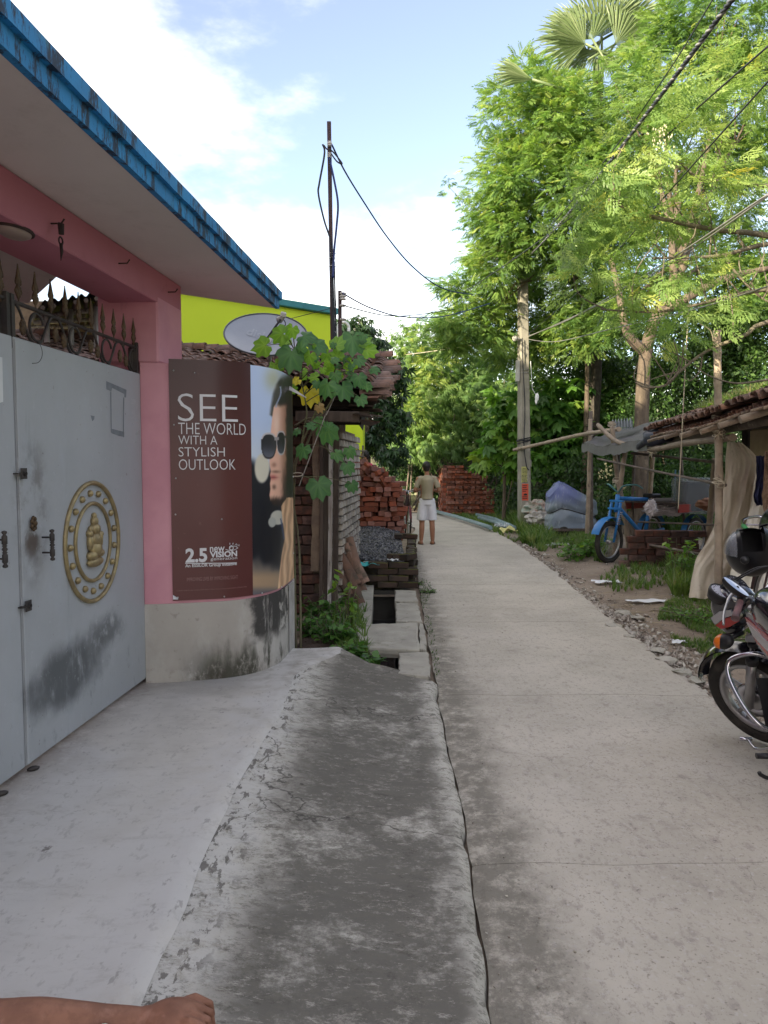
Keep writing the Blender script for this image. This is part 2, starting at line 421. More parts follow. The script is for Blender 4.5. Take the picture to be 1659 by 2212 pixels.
def crown(name, blobs, T, per, sub_r, density, mt, parent, fsc=(0.9, 1.4), droop=.25, tintb=.45, gap=.0, tvar=.18, lit=True):
    """blobs: (centre, (rx,ry,rz)); every blob is made of sub-clumps, every clump of fronds"""
    PS = []; DS = []; TI = []
    for c, r in blobs:
        area = (r[0] * r[1] + r[0] * r[2] + r[1] * r[2]) / 3 * 4 * PI
        ns = max(4, int(area * per)); cs, ds = blob_pts(c, r, ns, inner=.5)
        for q, d in zip(cs, ds):
            if gap and noise.noise(Vector(q) * .9) < -0.25 + gap: continue
            sr = sub_r * random.uniform(.6, 1.35); n = int(density * sr * sr * random.uniform(.7, 1.2)) + 3
            p, dd = blob_pts(q, (sr, sr, sr * .75), n, inner=.8)
            t0 = tintb + random.uniform(-tvar, tvar)
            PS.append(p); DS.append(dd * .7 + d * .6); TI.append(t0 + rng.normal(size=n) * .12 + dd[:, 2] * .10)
    p = np.concatenate(PS); d = np.concatenate(DS); t = np.concatenate(TI); n = len(p)
    yaw = np.arctan2(d[:, 1], d[:, 0]) + rng.normal(size=n) * .6; pit = -droop + d[:, 2] * .5 + rng.normal(size=n) * .3; rol = rng.normal(size=n) * .5
    M = rmats(yaw, pit, rol) * rng.uniform(fsc[0], fsc[1], n)[:, None, None]
    return scatter(name, T[0], T[1], p, M, t, mt, parent)
def text_mesh(body, size, align='LEFT', ext=0.0, bold=0.0):
    cu = bpy.data.curves.new('t', 'FONT'); cu.body = body; cu.size = size; cu.align_x = align; cu.resolution_u = 3
    cu.offset = bold; cu.extrude = ext
    o = bpy.data.objects.new('t', cu); COL.objects.link(o); dg = bpy.context.evaluated_depsgraph_get(); dg.update()
    me = bpy.data.meshes.new_from_object(o.evaluated_get(dg)); bpy.data.objects.remove(o)
    vs = [tuple(v.co) for v in me.vertices]; fs = [tuple(p.vertices) for p in me.polygons]; bpy.data.meshes.remove(me); bpy.data.curves.remove(cu)
    return vs, fs
def remesh(o, vox, sm=2):
    m = o.modifiers.new('remesh', 'REMESH'); m.mode = 'VOXEL'; m.voxel_size = vox; m.use_smooth_shade = True
    if sm: q = o.modifiers.new('smooth', 'SMOOTH'); q.iterations = sm; q.factor = .6
    return o
# ================================================================ SETTING: ground, road, apron, ramp, drain
def interp(tab, y):
    if y <= tab[0][0]: return tab[0][1]
    for (a, b), (c, d) in zip(tab, tab[1:]):
        if y <= c: return b + (d - b) * (y - a) / (c - a)
    return tab[-1][1]
def edge_tab(pts, z=0.0):
    t = sorted((G(u, v, z).y, G(u, v, z).x) for u, v in pts); return t
LT = edge_tab([(1062, 2206), (1015, 1850), (1000, 1740), (965, 1600), (940, 1460), (917, 1340), (905, 1260), (898, 1200), (893, 1165)])
RT = edge_tab([(2300, 2206), (1900, 1800), (1659, 1600), (1510, 1482), (1400, 1400), (1290, 1312), (1190, 1227), (1130, 1184), (1075, 1147)])
def nz1(x, y, s=1.0): return noise.noise(Vector((x * s, y * s, 3.3)))
m_dirt = mat('earth', (.20, .155, .12), (.29, .235, .185), scale=1.6, rough=.95, bump=.6, bscale=30, bdist=.03,
             layers=[dict(col=(.30, .26, .22), scale=9, lo=.58, hi=.68, amt=.7), dict(col=(.07, .052, .04), scale=2.1, lo=.56, hi=.7, amt=.7),
                     dict(col=(.33, .30, .27), scale=55, lo=.62, hi=.66, amt=.8)])
m_road = mat('worn_concrete', (.485, .445, .385), (.375, .345, .295), scale=1.1, rough=.88, bump=.35, bscale=55, bdist=.006, layers=[
    dict(col=(.47, .44, .41), scale=.8, lo=.55, hi=.75, amt=.5, det=4), dict(col=(.215, .185, .17), scale=14, lo=.55, hi=.70, amt=.5, st=(1, .55, 1)),
    dict(col=(.46, .43, .40), scale=34, lo=.56, hi=.62, amt=.55), dict(col=(.25, .22, .20), scale=26, st=(1, .6, 1), lo=.53, hi=.60, amt=.5, rgh=.8), dict(col=(.20, .18, .165), scale=60, lo=.60, hi=.66, amt=.55),
    dict(col=(.20, .17, .145), scale=2.2, lo=.55, hi=.75, amt=.55, det=12, rgh=.8), dict(col=(.14, .12, .10), scale=48, lo=.60, hi=.64, amt=.6), dict(col=(.52, .48, .43), scale=1.3, loc=(3, 1, 0), lo=.54, hi=.70, amt=.55, det=10, rgh=.8, st=(1.6, .8, 1)),
    dict(col=(.12, .11, .09), scale=7, lo=.34, hi=.56, amt=.75, rgh=.8, ax=[('X', None, None, .48, .72)], wob=.3, wsc=4),
    dict(col=(.12, .11, .10), scale=.55, loc=(4, 1, 0), kind='edge', lo=.0, hi=.002, amt=.35)])
# --- ground sheet with a cut for the drain
xs = sorted(set([-400, -120, -40, -15, -8, -5, -3, -2, -1.2, -.7, -.4, -.16, .16, .4] + [2.0 + .25 * i for i in range(25)] + [9, 10, 12, 15, 20, 30, 60, 150, 400]))
ys = sorted(set([-200, -40, -10, -4] + [.5 * i for i in range(0, 60)] + [5.45, 5.85, 9.35] + [32, 36, 42, 50, 70, 120, 250, 700]))
def gz(x, y):
    z = -.05
    if x > 2.0 and 0 < y < 26: z = -.035 + .03 * nz1(x, y, 1.3) + .015 * nz1(x, y, 4.1) + min(.09, max(0, (x - 3.0) * .06))
    if x < -.3 and 5.9 < y < 14: z = .03
    return z
gm = MB(); vs = [(x, y, gz(x, y)) for y in ys for x in xs]; nx = len(xs)
fs = [(j * nx + i, j * nx + i + 1, (j + 1) * nx + i + 1, (j + 1) * nx + i) for j in range(len(ys) - 1) for i in range(nx - 1)
      if not (xs[i] >= -.17 and xs[i + 1] <= .17 and ys[j] >= 5.4 and ys[j + 1] <= 9.4)]
gm.add(vs, fs, True); ground = struct(gm.build('ground', m_dirt))

# --- road in cast slabs
road = thing('road', 'narrow worn concrete village lane', None, (1.3, 6, 0), kind='structure')
def lr(y): return interp(LT, y), interp(RT, y)
def jag(y, k): return .010 * noise.noise(Vector((y * 9, k, 0))) + .03 * noise.noise(Vector((y * 2.3, k, 5))) + .012 * noise.noise(Vector((y * 23, k, 9)))
def slab(y0, y1):
    m = MB(); n = max(6, int((y1 - y0) / .05)); nu = 40
    rows = []
    for j in range(n + 1):
        y = y0 + (y1 - y0) * j / n; l, r = lr(y); l += jag(y, 1) * .6; r += jag(y, 8) * 1.9
        row = [(l + .012, y, -.09)] + [(l + (r - l) * (i / nu), y + .05 * (noise.noise(Vector(((l + (r - l) * i / nu) * 2.6, round(y, 1) if 0 else (y0 if j == 0 else y1) * 0 + 1.7, 0))) if j in (0, n) else 0), .004 * nz1(l + (r - l) * i / nu, y, .8) + (-.008 if i in (0, nu) else 0)) for i in range(nu + 1)] + [(r - .012, y, -.09)]
        rows.append(row)
    w = nu + 3; vs = [q for rr in rows for q in rr]
    fs = [(j * w + i, j * w + i + 1, (j + 1) * w + i + 1, (j + 1) * w + i) for j in range(n) for i in range(w - 1)]
    e0 = len(vs); vs += [(q[0], q[1], -.09) for q in rows[0]]; fs += [(e0 + i, e0 + i + 1, i + 1, i) for i in range(w - 1)]
    m.add(vs, fs, False); return m.build('slab', m_road, road)
for a, b in ((-4, 2.974), (2.978, 5.2), (5.207, 7.62), (7.628, 9.95), (9.962, 11.75), (11.765, 14.6), (14.61, 17.0)): slab(a, b)
m = MB()     # far bend to the left
Lc = [(lr(17)[0], 17.01), (.75, 18.5), (.5, 20), (-.2, 21.4), (-1.6, 22.2), (-4, 22.8), (-8, 23)]
Rc = [(lr(17)[1], 17.01), (2.55, 18.9), (2.35, 21), (1.85, 23), (.4, 24.3), (-3, 24.9), (-8, 25.2)]
Lc = crom([(*q, 0) for q in Lc], 40); Rc = crom([(*q, 0) for q in Rc], 40)
m.grid(lambda a, b: (Lc[round(b * 39)].x + (Rc[round(b * 39)].x - Lc[round(b * 39)].x) * a, Lc[round(b * 39)].y + (Rc[round(b * 39)].y - Lc[round(b * 39)].y) * a, -.001), 6, 39)
m.build('slab', m_road, road)

# --- apron (platform before the gate) and the bridge ramp over the drain
RDG = edge_tab([(380, 1960), (420, 1858), (505, 1684), (560, 1600), (590, 1553), (632, 1452), (729, 1411)], .15)
RDG = [(-3, -.70), (0, -.70)] + RDG
m_apron = mat('apron_concrete', (.58, .555, .52), (.45, .43, .40), scale=2.3, rough=.85, bump=.25, bscale=28, bdist=.005, layers=[
    dict(col=(.58, .575, .575), scale=1.1, lo=.42, hi=.62, amt=.6, det=3), dict(col=(.24, .215, .19), scale=3.2, lo=.56, hi=.70, amt=.65, st=(.7, 1.3, 1), det=12, rgh=.8), dict(col=(.34, .32, .30), scale=9, lo=.5, hi=.66, amt=.45, st=(.6, 1.5, 1), det=12, rgh=.85, loc=(2, 5, 0)),
    dict(col=(.24, .23, .22), scale=22, lo=.62, hi=.69, amt=.45), dict(col=(.26, .24, .22), scale=2, lo=.2, hi=.5, amt=.55, ax=[('Y', 4.45, 5.0, None, None)], wob=.5),
    dict(col=(.13, .115, .105), scale=5, lo=.67, hi=.70, amt=.8), dict(col=(.25, .24, .23), scale=30, st=(1, .5, 1), lo=.56, hi=.66, amt=.35), dict(col=(.56, .55, .54), scale=6, lo=.38, hi=.6, amt=.7, ax=[('X', -.98, -.80, None, None)], wob=.25, wsc=5),
    dict(col=(.12, .11, .10), scale=26, st=(1, .5, 1), lo=.60, hi=.66, amt=.4, ax=[('X', -.85, -.75, None, None)], wob=.1), dict(col=(.20, .165, .14), scale=4, lo=.36, hi=.58, amt=.7, det=12, rgh=.8, ax=[('X', None, None, -1.75, -1.35)], wob=.4, wsc=4)])
m_ramp = mat('weathered_cement', (.52, .50, .45), (.43, .41, .37), scale=2.5, rough=.95, bump=.45, bscale=30, bdist=.008, stretch=(.8, 1.2, 1), layers=[
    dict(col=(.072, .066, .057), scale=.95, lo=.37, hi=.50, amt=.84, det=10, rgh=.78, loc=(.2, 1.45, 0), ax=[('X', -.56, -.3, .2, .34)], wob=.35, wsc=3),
    dict(col=(.15, .14, .12), scale=19, st=(.75, 1.25, 1), lo=.50, hi=.555, amt=.78, det=10, rgh=.85, dis=.2),
    dict(col=(.10, .094, .08), scale=5, st=(.8, 1.2, 1), lo=.54, hi=.62, amt=.75, det=12, rgh=.85, dis=.2),
    dict(col=(.42, .40, .36), scale=24, st=(.55, 1.4, 1), lo=.56, hi=.61, amt=.7, det=10, rgh=.85, loc=(3, 2, 0), dis=.2),
    dict(col=(.55, .54, .52), scale=14, lo=.34, hi=.52, amt=.8, ax=[('X', None, None, -.60, -.42)], wob=.22, wsc=9), dict(col=(.11, .10, .09), scale=22, st=(1.2, .45, 1), lo=.545, hi=.58, amt=.8, ax=[('X', None, None, -.57, -.48)], wob=.1),
    dict(col=(.33, .31, .275), scale=5.5, lo=.54, hi=.60, amt=.7, det=12, rgh=.88, st=(.8, 1.2, 1), loc=(8, 3, 1)), dict(col=(.085, .078, .066), scale=9, lo=.55, hi=.60, amt=.7, det=12, rgh=.88, st=(.8, 1.3, 1), loc=(1, 7, 1)),
    dict(col=(.055, .05, .045), scale=.7, loc=(1.7, .6, 0), kind='edge', lo=.0, hi=.004, amt=.8)])
def ridge(y): return interp(RDG, y) + .012 * noise.noise(Vector((y * 4, 2, 2))) + .006 * noise.noise(Vector((y * 17, 4, 2)))
def ap_row(y):
    e = ridge(y) ; return [(-7, .15), (-3, .15), (-2, .15), (-1.5, .15), (-1.2, .15), (e - .25, .151), (e - .12, .156), (e - .04, .163), (e, .163), (e + .03, .150)]
ay = [-4 + .25 * i for i in range(16)] + [.12 * i for i in range(49)] + [5.87, 5.9]
m = MB(); vs = [(x + (.006 * nz1(x, y, 5) if k > 4 else 0), y, z + .002 * nz1(x, y, 2.0)) for y in ay for k, (x, z) in enumerate(ap_row(y))]
w = 10; m.add(vs, [(j * w + i, j * w + i + 1, (j + 1) * w + i + 1, (j + 1) * w + i) for j in range(len(ay) - 1) for i in range(w - 1)], True)
b0 = (len(ay) - 1) * w; q = [m.v[b0 + i] for i in range(w)]; m.add(q + [(a, b, -.05) for a, b, c in q], [(i, i + 1, w + i + 1, w + i) for i in range(w - 1)])
apron = struct(m.build('apron', m_apron))
def rampedge(y): return interp(LT, y) - .015 + .8 * jag(y, 1) + .014 * noise.noise(Vector((y * 5, 7, 0)))
def far_end(x): # far rim of the ramp (bowed)
    return pw([(-.6, 5.93), (-.36, 5.93), (-.22, 5.78), (-.12, 5.66), (.10, 5.60), (.2, 5.52), (.4, 5.35)], x)
m = MB(); NY, NX = 150, 26; vs = []
for j in range(NY + 1):
    for i in range(NX + 1):
        a = i / NX; yy = -4 + (9.9) * (j / NY)
        x0 = ridge(yy) + .02; x1 = rampedge(yy); x = x0 + (x1 - x0) * a
        if j == NY: yy = min(yy, far_end(x))
        else: yy = min(yy, far_end(x) - (NY - j) * .0005)
        z = .150 * (1 - a) ** 1.25 + .045 * a - .02 * math.sin(a * PI) * .3 + .007 * nz1(x, yy, 3) + .004 * nz1(x, yy, 9)
        if i == NX: z = .022
        vs.append((x, yy, z))
w = NX + 1; fs = [(j * w + i, j * w + i + 1, (j + 1) * w + i + 1, (j + 1) * w + i) for j in range(NY) for i in range(NX)]
n0 = len(vs); vs += [(vs[j * w + NX][0] + .01, vs[j * w + NX][1], -.05) for j in range(NY + 1)]; fs += [(j * w + NX, n0 + j, n0 + j + 1, (j + 1) * w + NX) for j in range(NY)]
n1 = len(vs); vs += [(vs[NY * w + i][0], vs[NY * w + i][1] + .01, -.12) for i in range(NX + 1)]; fs += [(NY * w + i, NY * w + i + 1, n1 + i + 1, n1 + i) for i in range(NX)]
m.add(vs, fs, True); ramp = struct(m.build('ramp', m_ramp))

# --- drain
m_kerb = mat('kerb_concrete', (.40, .38, .33), (.30, .285, .25), scale=4, rough=.92, bump=.6, bscale=25, bdist=.01, layers=[
    dict(col=(.10, .09, .075), scale=9, lo=.62, hi=.67, amt=.8), dict(col=(.06, .075, .03), scale=5, lo=.55, hi=.7, amt=.5)])
m_wet = mat('wet_drain_wall', (.018, .017, .015), (.035, .033, .03), rough=.5, bump=.5, bscale=20)
m_water = mat('drain_water', (.015, .017, .02), (.02, .025, .03), rough=.06, spec=.6, layers=[dict(col=(.07, .075, .07), scale=7, lo=.6, hi=.72, amt=.7)])
drain = thing('drain', 'open roadside drain', None, (0, 7.6, 0), kind='structure')
def P2(b, name, mt, par): return b.build(name, mt, par)
P2(MB().box((-.19, 7.45, -.22), (.08, 4.3, .40), j=.004), 'drain_wall', m_wet, drain)
P2(MB().box((.185, 7.45, -.25), (.07, 4.3, .36), j=.004), 'drain_wall', m_wet, drain)
P2(MB().box((0, 7.4, -.47), (.46, 4.6, .04)), 'drain_floor', m_wet, drain)
P2(MB().box((0, 9.55, -.25), (.4, .1, .5)), 'drain_wall', m_wet, drain)
P2(MB().grid(lambda a, b: (-.15 + .3 * a, 5.3 + 4.2 * b, -.375 + .001 * nz1(a * 9, b * 30)), 6, 40), 'water', m_water, drain)
# ledge on the hut side
for y0, y1, x0, x1, z in ((7.15, 8.6, -.27, -.125, .055), (8.62, 9.5, -.30, -.13, .05)):
    c = MB(); c.bbox(((x0 + x1) / 2, (y0 + y1) / 2, z / 2 - .02), (x1 - x0, y1 - y0, z + .08), b=.008, j=.006); P2(c, 'ledge', m_kerb, drain)
def rough_slab(pts, z1, th, name, label, mt=None, grp=None):
    """concrete slab from a top outline with chipped edges"""
    mt = mt or m_kerb; out = []
    for i, p in enumerate(pts):
        q = pts[(i + 1) % len(pts)]; n = 9
        for k in range(n):
            t = k / n; out.append((p[0] + (q[0] - p[0]) * t + random.uniform(-.009, .009), p[1] + (q[1] - p[1]) * t + random.uniform(-.009, .009)))
    c = Vector((sum(p[0] for p in out) / len(out), sum(p[1] for p in out) / len(out), z1)); n = len(out)
    r = [];
    for s, dz in ((.93, 0), (.995, -.006), (1.0, -.018), (.985, -th * .6), (.95, -th)):
        r += [(c.x + (x - c.x) * s, c.y + (y - c.y) * s, z1 + dz + (.003 * nz1(x, y, 12) if dz == 0 else random.uniform(-.003, .003))) for x, y in out]
    fs = [(k * n + i, (k + 1) * n + i, (k + 1) * n + (i + 1) % n, k * n + (i + 1) % n) for k in range(4) for i in range(n)]
    fs = [f for f in fs]; fs.append(tuple(range(n)))
    b = MB(); b.add(r, fs); o = b.build(name, mt); tag(o, label, 'slab', grp); return o
def gp(u, v, z): q = G(u, v, z); return (q.x, q.y)
z = .085
rough_slab([gp(782, 1397, z), gp(905, 1403, z), gp(904, 1344, z), gp(762, 1347, z)], z, .085, 'drain_cover', 'large pale concrete slab laid across the open drain beside the weeds')
m_kerbg = m_kerb
for nm, pts, z, lab in (
    ('kerb_slab', [(862, 1452), (932, 1462), (925, 1407), (862, 1409)], .07, 'concrete kerb slab right of the drain nearest the ramp'),
    ('kerb_slab', [(906, 1400), (922, 1403), (915, 1346), (905, 1345)], .05, 'thin crumbling kerb strip along the right side of the large drain slab'),
    ('kerb_slab', [(857, 1340), (911, 1341), (902, 1302), (854, 1301)], .07, 'middle concrete kerb slab right of the open drain below the brick wall'),
    ('kerb_slab', [(854, 1297), (903, 1298), (897, 1275), (853, 1274)], .07, 'short kerb slab right of the drain touching the blackened brick wall')):
    rough_slab([gp(u, v, z) for u, v in pts], z, .12, nm, lab, grp='concrete kerb slabs beside the drain')

# ================================================================ LEFT: gate house, gate, curved wall, sign
m_pink = mat('pink_paint', (.64, .32, .38), (.54, .25, .31), scale=2.2, rough=.75, bump=.12, bscale=60, bdist=.003,
    layers=[dict(col=(.40, .18, .22), scale=6, st=(1, 1, .3), lo=.55, hi=.72, amt=.45, det=12, rgh=.8), dict(col=(.62, .31, .44), scale=2.0, lo=.55, hi=.75, amt=.4)])
m_pinkb = mat('shaded_pink_paint', (.47, .19, .235), (.42, .16, .21), scale=1.5, rough=.8, bump=.12, bscale=60, bdist=.003, layers=[dict(col=(.30, .11, .13), scale=6, lo=.6, hi=.72, amt=.4)])  # wall pink made darker and redder, the beam's shade put into the colour
m_soffit = mat('white_ceiling', (.66, .61, .58), (.60, .55, .52), scale=.8, rough=.9, bump=.1, layers=[dict(col=(.44, .39, .36), scale=3.5, lo=.50, hi=.72, amt=.45, det=12, rgh=.8)])
m_fascia = mat('blue_fascia', (.018, .25, .56), (.02, .18, .42), scale=3, rough=.6, bump=.15, layers=[
    dict(col=(.012, .02, .04), scale=10, st=(1, 1, .30), lo=.48, hi=.57, amt=.95, rgh=.8), dict(col=(.07, .34, .50), scale=6, lo=.58, hi=.7, amt=.4),
    dict(col=(.008, .012, .02), scale=5, lo=.3, hi=.46, amt=.92, ax=[('Z', 2.956, 2.985, None, None)], wob=.06, wsc=9)])
m_house = mat('plaster', (.45, .38, .34), (.38, .32, .29), rough=.9, bump=.2, layers=[dict(col=(.22, .19, .17), scale=3, lo=.55, hi=.7, amt=.6)])
# plan of the curved wall (top view), sampled through the sign's lower edge and the wall's foot
CW = [G(316, 1475, .15), G(367, 1473, .15), G(433, 1295, .69), G(488, 1292, .69), G(535, 1287, .69), G(572, 1280, .69), G(602, 1270, .69), G(622, 1256, .69), G(631, 1247, .69)]
CW = [(p.x, p.y, 0) for p in CW]; CW += [(CW[-1][0] - .05, CW[-1][1] + .16, 0), (CW[-1][0] - .12, CW[-1][1] + .34, 0)]
NCW = 90; CWp = crom(CW, NCW)
cs = [0.0]
for a, b in zip(CWp, CWp[1:]): cs.append(cs[-1] + (b - a).length)
def cwall(s, off=0.0):
    s = max(0, min(cs[-1] - 1e-6, s)); k = next(i for i in range(len(cs) - 1) if cs[i + 1] >= s); f = (s - cs[k]) / max(1e-9, cs[k + 1] - cs[k])
    p = CWp[k].lerp(CWp[k + 1], f)
    t0 = (CWp[min(k + 1, NCW - 1)] - CWp[max(k - 1, 0)]).normalized(); t1 = (CWp[min(k + 2, NCW - 1)] - CWp[k]).normalized(); t = t0.lerp(t1, f).normalized()
    n = Vector((t.y, -t.x, 0)); return p + n * off
S_TAB = []
for i in range(400):
    s = cs[-1] * i / 399; p = cwall(s); S_TAB.append((proj((p.x, p.y, 1.45))[0], s, p.y))
umax_i = max(range(400), key=lambda i: S_TAB[i][0])
def s_of_u(u):
    best = 0
    for i in range(umax_i):
        if S_TAB[i][0] <= u: best = i
    a, b = S_TAB[best], S_TAB[min(best + 1, umax_i)]; f = (u - a[0]) / max(1e-6, b[0] - a[0]); return a[1] + (b[1] - a[1]) * max(0, min(1, f))
def sz(u, v): s = s_of_u(u); p = cwall(s); return s, P(u, v, p.y).z
S0 = s_of_u(369); S1 = s_of_u(541); S2 = s_of_u(630.5)
m_base = mat('stained_plaster', (.42, .39, .36), (.35, .325, .30), scale=1.8, rough=.9, bump=.3, bscale=30, bdist=.005, layers=[
    dict(col=(.56, .55, .54), scale=2.4, st=(1, 1, .5), lo=.45, hi=.68, amt=.55),
    dict(col=(.028, .026, .026), scale=7, st=(1, 1, .22), lo=.34, hi=.50, amt=.93, rgh=.75, ax=[('X', -.93, -.87, -.735, -.72), ('Z', .32, .42, None, None)], wob=.16, wsc=9),
    dict(col=(.045, .045, .032), scale=12, st=(1, 1, .5), lo=.30, hi=.50, amt=.92, rgh=.8, ax=[('X', -1.42, -1.10, -.84, -.80), ('Z', None, None, .22, .44)], wob=.55, wsc=7, wst=(1, 1, .3)),
    dict(col=(.06, .05, .04), scale=9, lo=.48, hi=.66, amt=.75, ax=[('Z', None, None, .16, .30)], wob=.22, wsc=9),
    dict(col=(.22, .20, .18), scale=16, lo=.60, hi=.7, amt=.5)])
gh = thing('gate_house', 'pink gate house wall with white soffit canopy edged in peeling blue paint', 'house', (-1.9, 4.5, .15))
P0 = G(303, 1475, .15)
gx = lambda y: -1.56 + .0727 * (y - G(316, 1475, .15).y)          # gate plane
GY0 = G(316, 1475, .15).y
# curved wall: rendered base and pink upper part, 0.22 m thick
def wall_strip(z0, z1, off, mt, name, parent, s0=0, s1=None, n=60, th=.22, top=True):
    s1 = s1 or cs[-1] - .02; b = MB()
    b.grid(lambda a, c: tuple(cwall(s0 + (s1 - s0) * a, off) + Vector((0, 0, z0 + (z1 - z0) * c))), n, 6)
    b.grid(lambda a, c: tuple(cwall(s0 + (s1 - s0) * (1 - a), off - th) + Vector((0, 0, z0 + (z1 - z0) * c))), n, 1)
    b.grid(lambda a, c: tuple(cwall(s0 + (s1 - s0) * a, off - th * c) + Vector((0, 0, z1))), n, 1)
    b.grid(lambda a, c: tuple(cwall(s1, off - th * a) + Vector((0, 0, z0 + (z1 - z0) * c))), 1, 1)
    return b.build(name, mt, parent)
cwl = thing('compound_wall', 'low curved wall beside the gate, stained grey plaster foot under pink paint', 'wall', (-1.0, 5.4, .15))
wall_strip(.0, .672, .012, m_base, 'plaster_foot', cwl)
wall_strip(.672, 2.235, 0, m_pink, 'pink_wall', cwl)
m_strip = mat('grey_plaster_edge', (.50, .48, .47), (.33, .31, .30), scale=5, rough=.9, layers=[dict(col=(.16, .15, .14), scale=7, st=(1, 1, .3), lo=.6, hi=.7, amt=.6)])
wall_strip(.13, .675, .018, m_strip, 'corner_strip', cwl, s0=s_of_u(617), s1=s_of_u(617) + .35, n=16, th=.02)
# pillar, beam, canopy
def pl(x, y): return Vector((x, y, 0))
d = Vector((.0727, 1, 0)).normalized(); nrm = Vector((1, -.0727, 0)).normalized()   # street side normal
def gpt(along, out, z=0.0): o = Vector((gx(GY0), GY0, 0)); return o + d * along + nrm * out + Vector((0, 0, z))
mrot = Matrix((nrm, d, Vector((0, 0, 1)))).transposed()
def gbox(b, a0, a1, o0, o1, z0, z1, mi=0, ch=.006):
    b.bbox(gpt((a0 + a1) / 2, (o0 + o1) / 2, (z0 + z1) / 2), (o1 - o0, a1 - a0, z1 - z0), mrot, b=ch, mi=mi); return b
OB = P(345, 800, GY0 + .02).x - gx(GY0)        # street face of pillar in front of gate plane
gbox(MB(), .005, .47, -.28, OB, 2.236, 2.66, ch=.012).build('pillar', m_pink, gh); gbox(MB(), .02, .45, -.28, -.07, .1, 2.236, ch=.012).build('pillar_foot', m_pink, gh)
zb0, zb1 = P(357, 654, GY0 + .02).z, P(397, 619, GY0 + .47).z
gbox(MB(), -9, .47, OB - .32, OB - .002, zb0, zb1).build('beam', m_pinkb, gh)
# canopy slab: soffit outline
T = G
def atz(u, v, z): return G(u, v, z)
zc = zb1 + .002
tipp = atz(603, 666, zc); e0 = atz(243, 323, zc); dd = (tipp - e0).normalized()
near = tipp - dd * 14; back = gpt(.5, OB - .6, 0); backn = gpt(-13.5, OB - .6, 0); backf = gpt(.62, OB - .2)
def outl(g):   # outline CCW with street edge shifted out by g
    n_ = Vector((dd.y, -dd.x, 0)); t2 = tipp + n_ * g; n2 = near + n_ * g
    return [(n2.x, n2.y), (t2.x, t2.y), (backf.x, backf.y), (back.x, back.y), (backn.x, backn.y)]
MB().prism(outl(-.03), .118, Matrix.Translation((0, 0, zc))).build('canopy_slab', m_soffit, gh)
def fband(g0, g1, z0, z1, name):
    n_ = Vector((dd.y, -dd.x, 0)); b = MB(); a0, a1 = near, tipp + dd * (.012 if g1 > .01 else .004); N_ = 220
    def sec(t):
        p = a0.lerp(a1, t); wv = .003 * noise.noise(Vector((t * 60, 0, g1)))
        return [p + n_ * g0 + Vector((0, 0, z0 - p.z)), p + n_ * (g1 + wv) + Vector((0, 0, z0 - p.z + wv)), p + n_ * (g1 + wv) + Vector((0, 0, z1 - p.z)), p + n_ * g0 + Vector((0, 0, z1 - p.z + .001))]
    vs = []; fs = []
    for i in range(N_ + 1): vs += sec(i / N_)
    for i in range(N_):
        for k in range(4): fs.append((i * 4 + k, i * 4 + (k + 1) % 4, (i + 1) * 4 + (k + 1) % 4, (i + 1) * 4 + k))
    fs += [(0, 1, 2, 3), (N_ * 4 + 3, N_ * 4 + 2, N_ * 4 + 1, N_ * 4)]
    b.add(vs, fs); return b.build(name, m_fascia, gh)
fband(-.03, 0, zc - .004, zc + .066, 'fascia'); fband(-.03, .024, zc + .066, zc + .128, 'fascia_lip')
MB().prism(outl(.0), .02, Matrix.Translation((0, 0, zc + .119))).build('roof_top', m_kerb, gh)
# house body behind and to the near side (out of frame), porch ceiling seen through the gate
MB().prism([(-4.9, 4.6), (-4.9, -12), (-3.35, -12), (-3.0, 4.6)][::-1], 6.3, Matrix.Translation((0, 0, .1))).build('house_wall', m_pink, gh); MB().prism([(-4.8, 4.55), (-4.8, 1.8), (-3.12, 1.8), (-3.06, 4.55)][::-1], 2.7, Matrix.Translation((0, 0, 6.35))).build('shade_block', m_pink, gh)  # upper block is unseen, added to keep sun off the bamboo shed
MB().prism([(gpt(-9, OB - .33).x, gpt(-9, 0).y), (gpt(-.6, OB - .33).x, gpt(-.6, 0).y), (-2.35, 5.15), (-3.0, 4.75), (-3.3, -3)], .1, Matrix.Translation((0, 0, zb0 + .03))).build('porch_ceiling', m_soffit, gh)
nh = thing('shading_house', 'unseen tall plastered block added beyond the gate house to shade the lane', 'house', (-7, 8, 0))
MB().bbox((-7.6, 6.2, 4.5), (4.6, 8.4, 9.0), b=.02).build('wall', m_house, nh)  # unseen block, added to stop low sun reaching the cart and shed
# hooks under the beam
m_rust = mat('rusty_iron', (.06, .035, .03), (.03, .02, .02), scale=30, rough=.8, bump=.3)
hk = [P(64 * 1.0 + 45, 484, GY0 - 1.35), P(258, 568, GY0 - .75), P(363, 632, GY0 + .1)]
for i, (u, v) in enumerate(((110, 483), (256, 569), (363, 631))):
    # on the street face of the beam
    dr = ray(u, v); o = Vector((0, 0, HC)); f0 = gpt(0, OB); t = (f0 - o).dot(nrm) / dr.dot(nrm); p = o + dr * t
    b = MB(); b.tube([p, p + nrm * .05, p + nrm * .065 + Vector((0, 0, .02))], .004, n=6)
    b.build('wall_hook', m_rust, gh)
    if i == 0:
        k = MB(); q = p + nrm * .045
        k.tube([q, q - Vector((0, 0, .05))], [.016, .012], n=6, wob=.3); k.torus(q - Vector((0, 0, .08)), .018, .004, mrot @ Matrix.Rotation(PI / 2, 3, 'Y'), n=14, k=5)
        k.tube([q - Vector((0, 0, .09)), q + Vector((.003, 0, -.13)), q + Vector((-.002, 0, -.17))], [.008, .007, .001], n=5, wob=.3)
        tag(k.build('charm', mat('dark_charm', (.03, .018, .02), rough=.7)), 'dark bundle of dried charms hanging from the iron hook nearest the camera', 'charm')
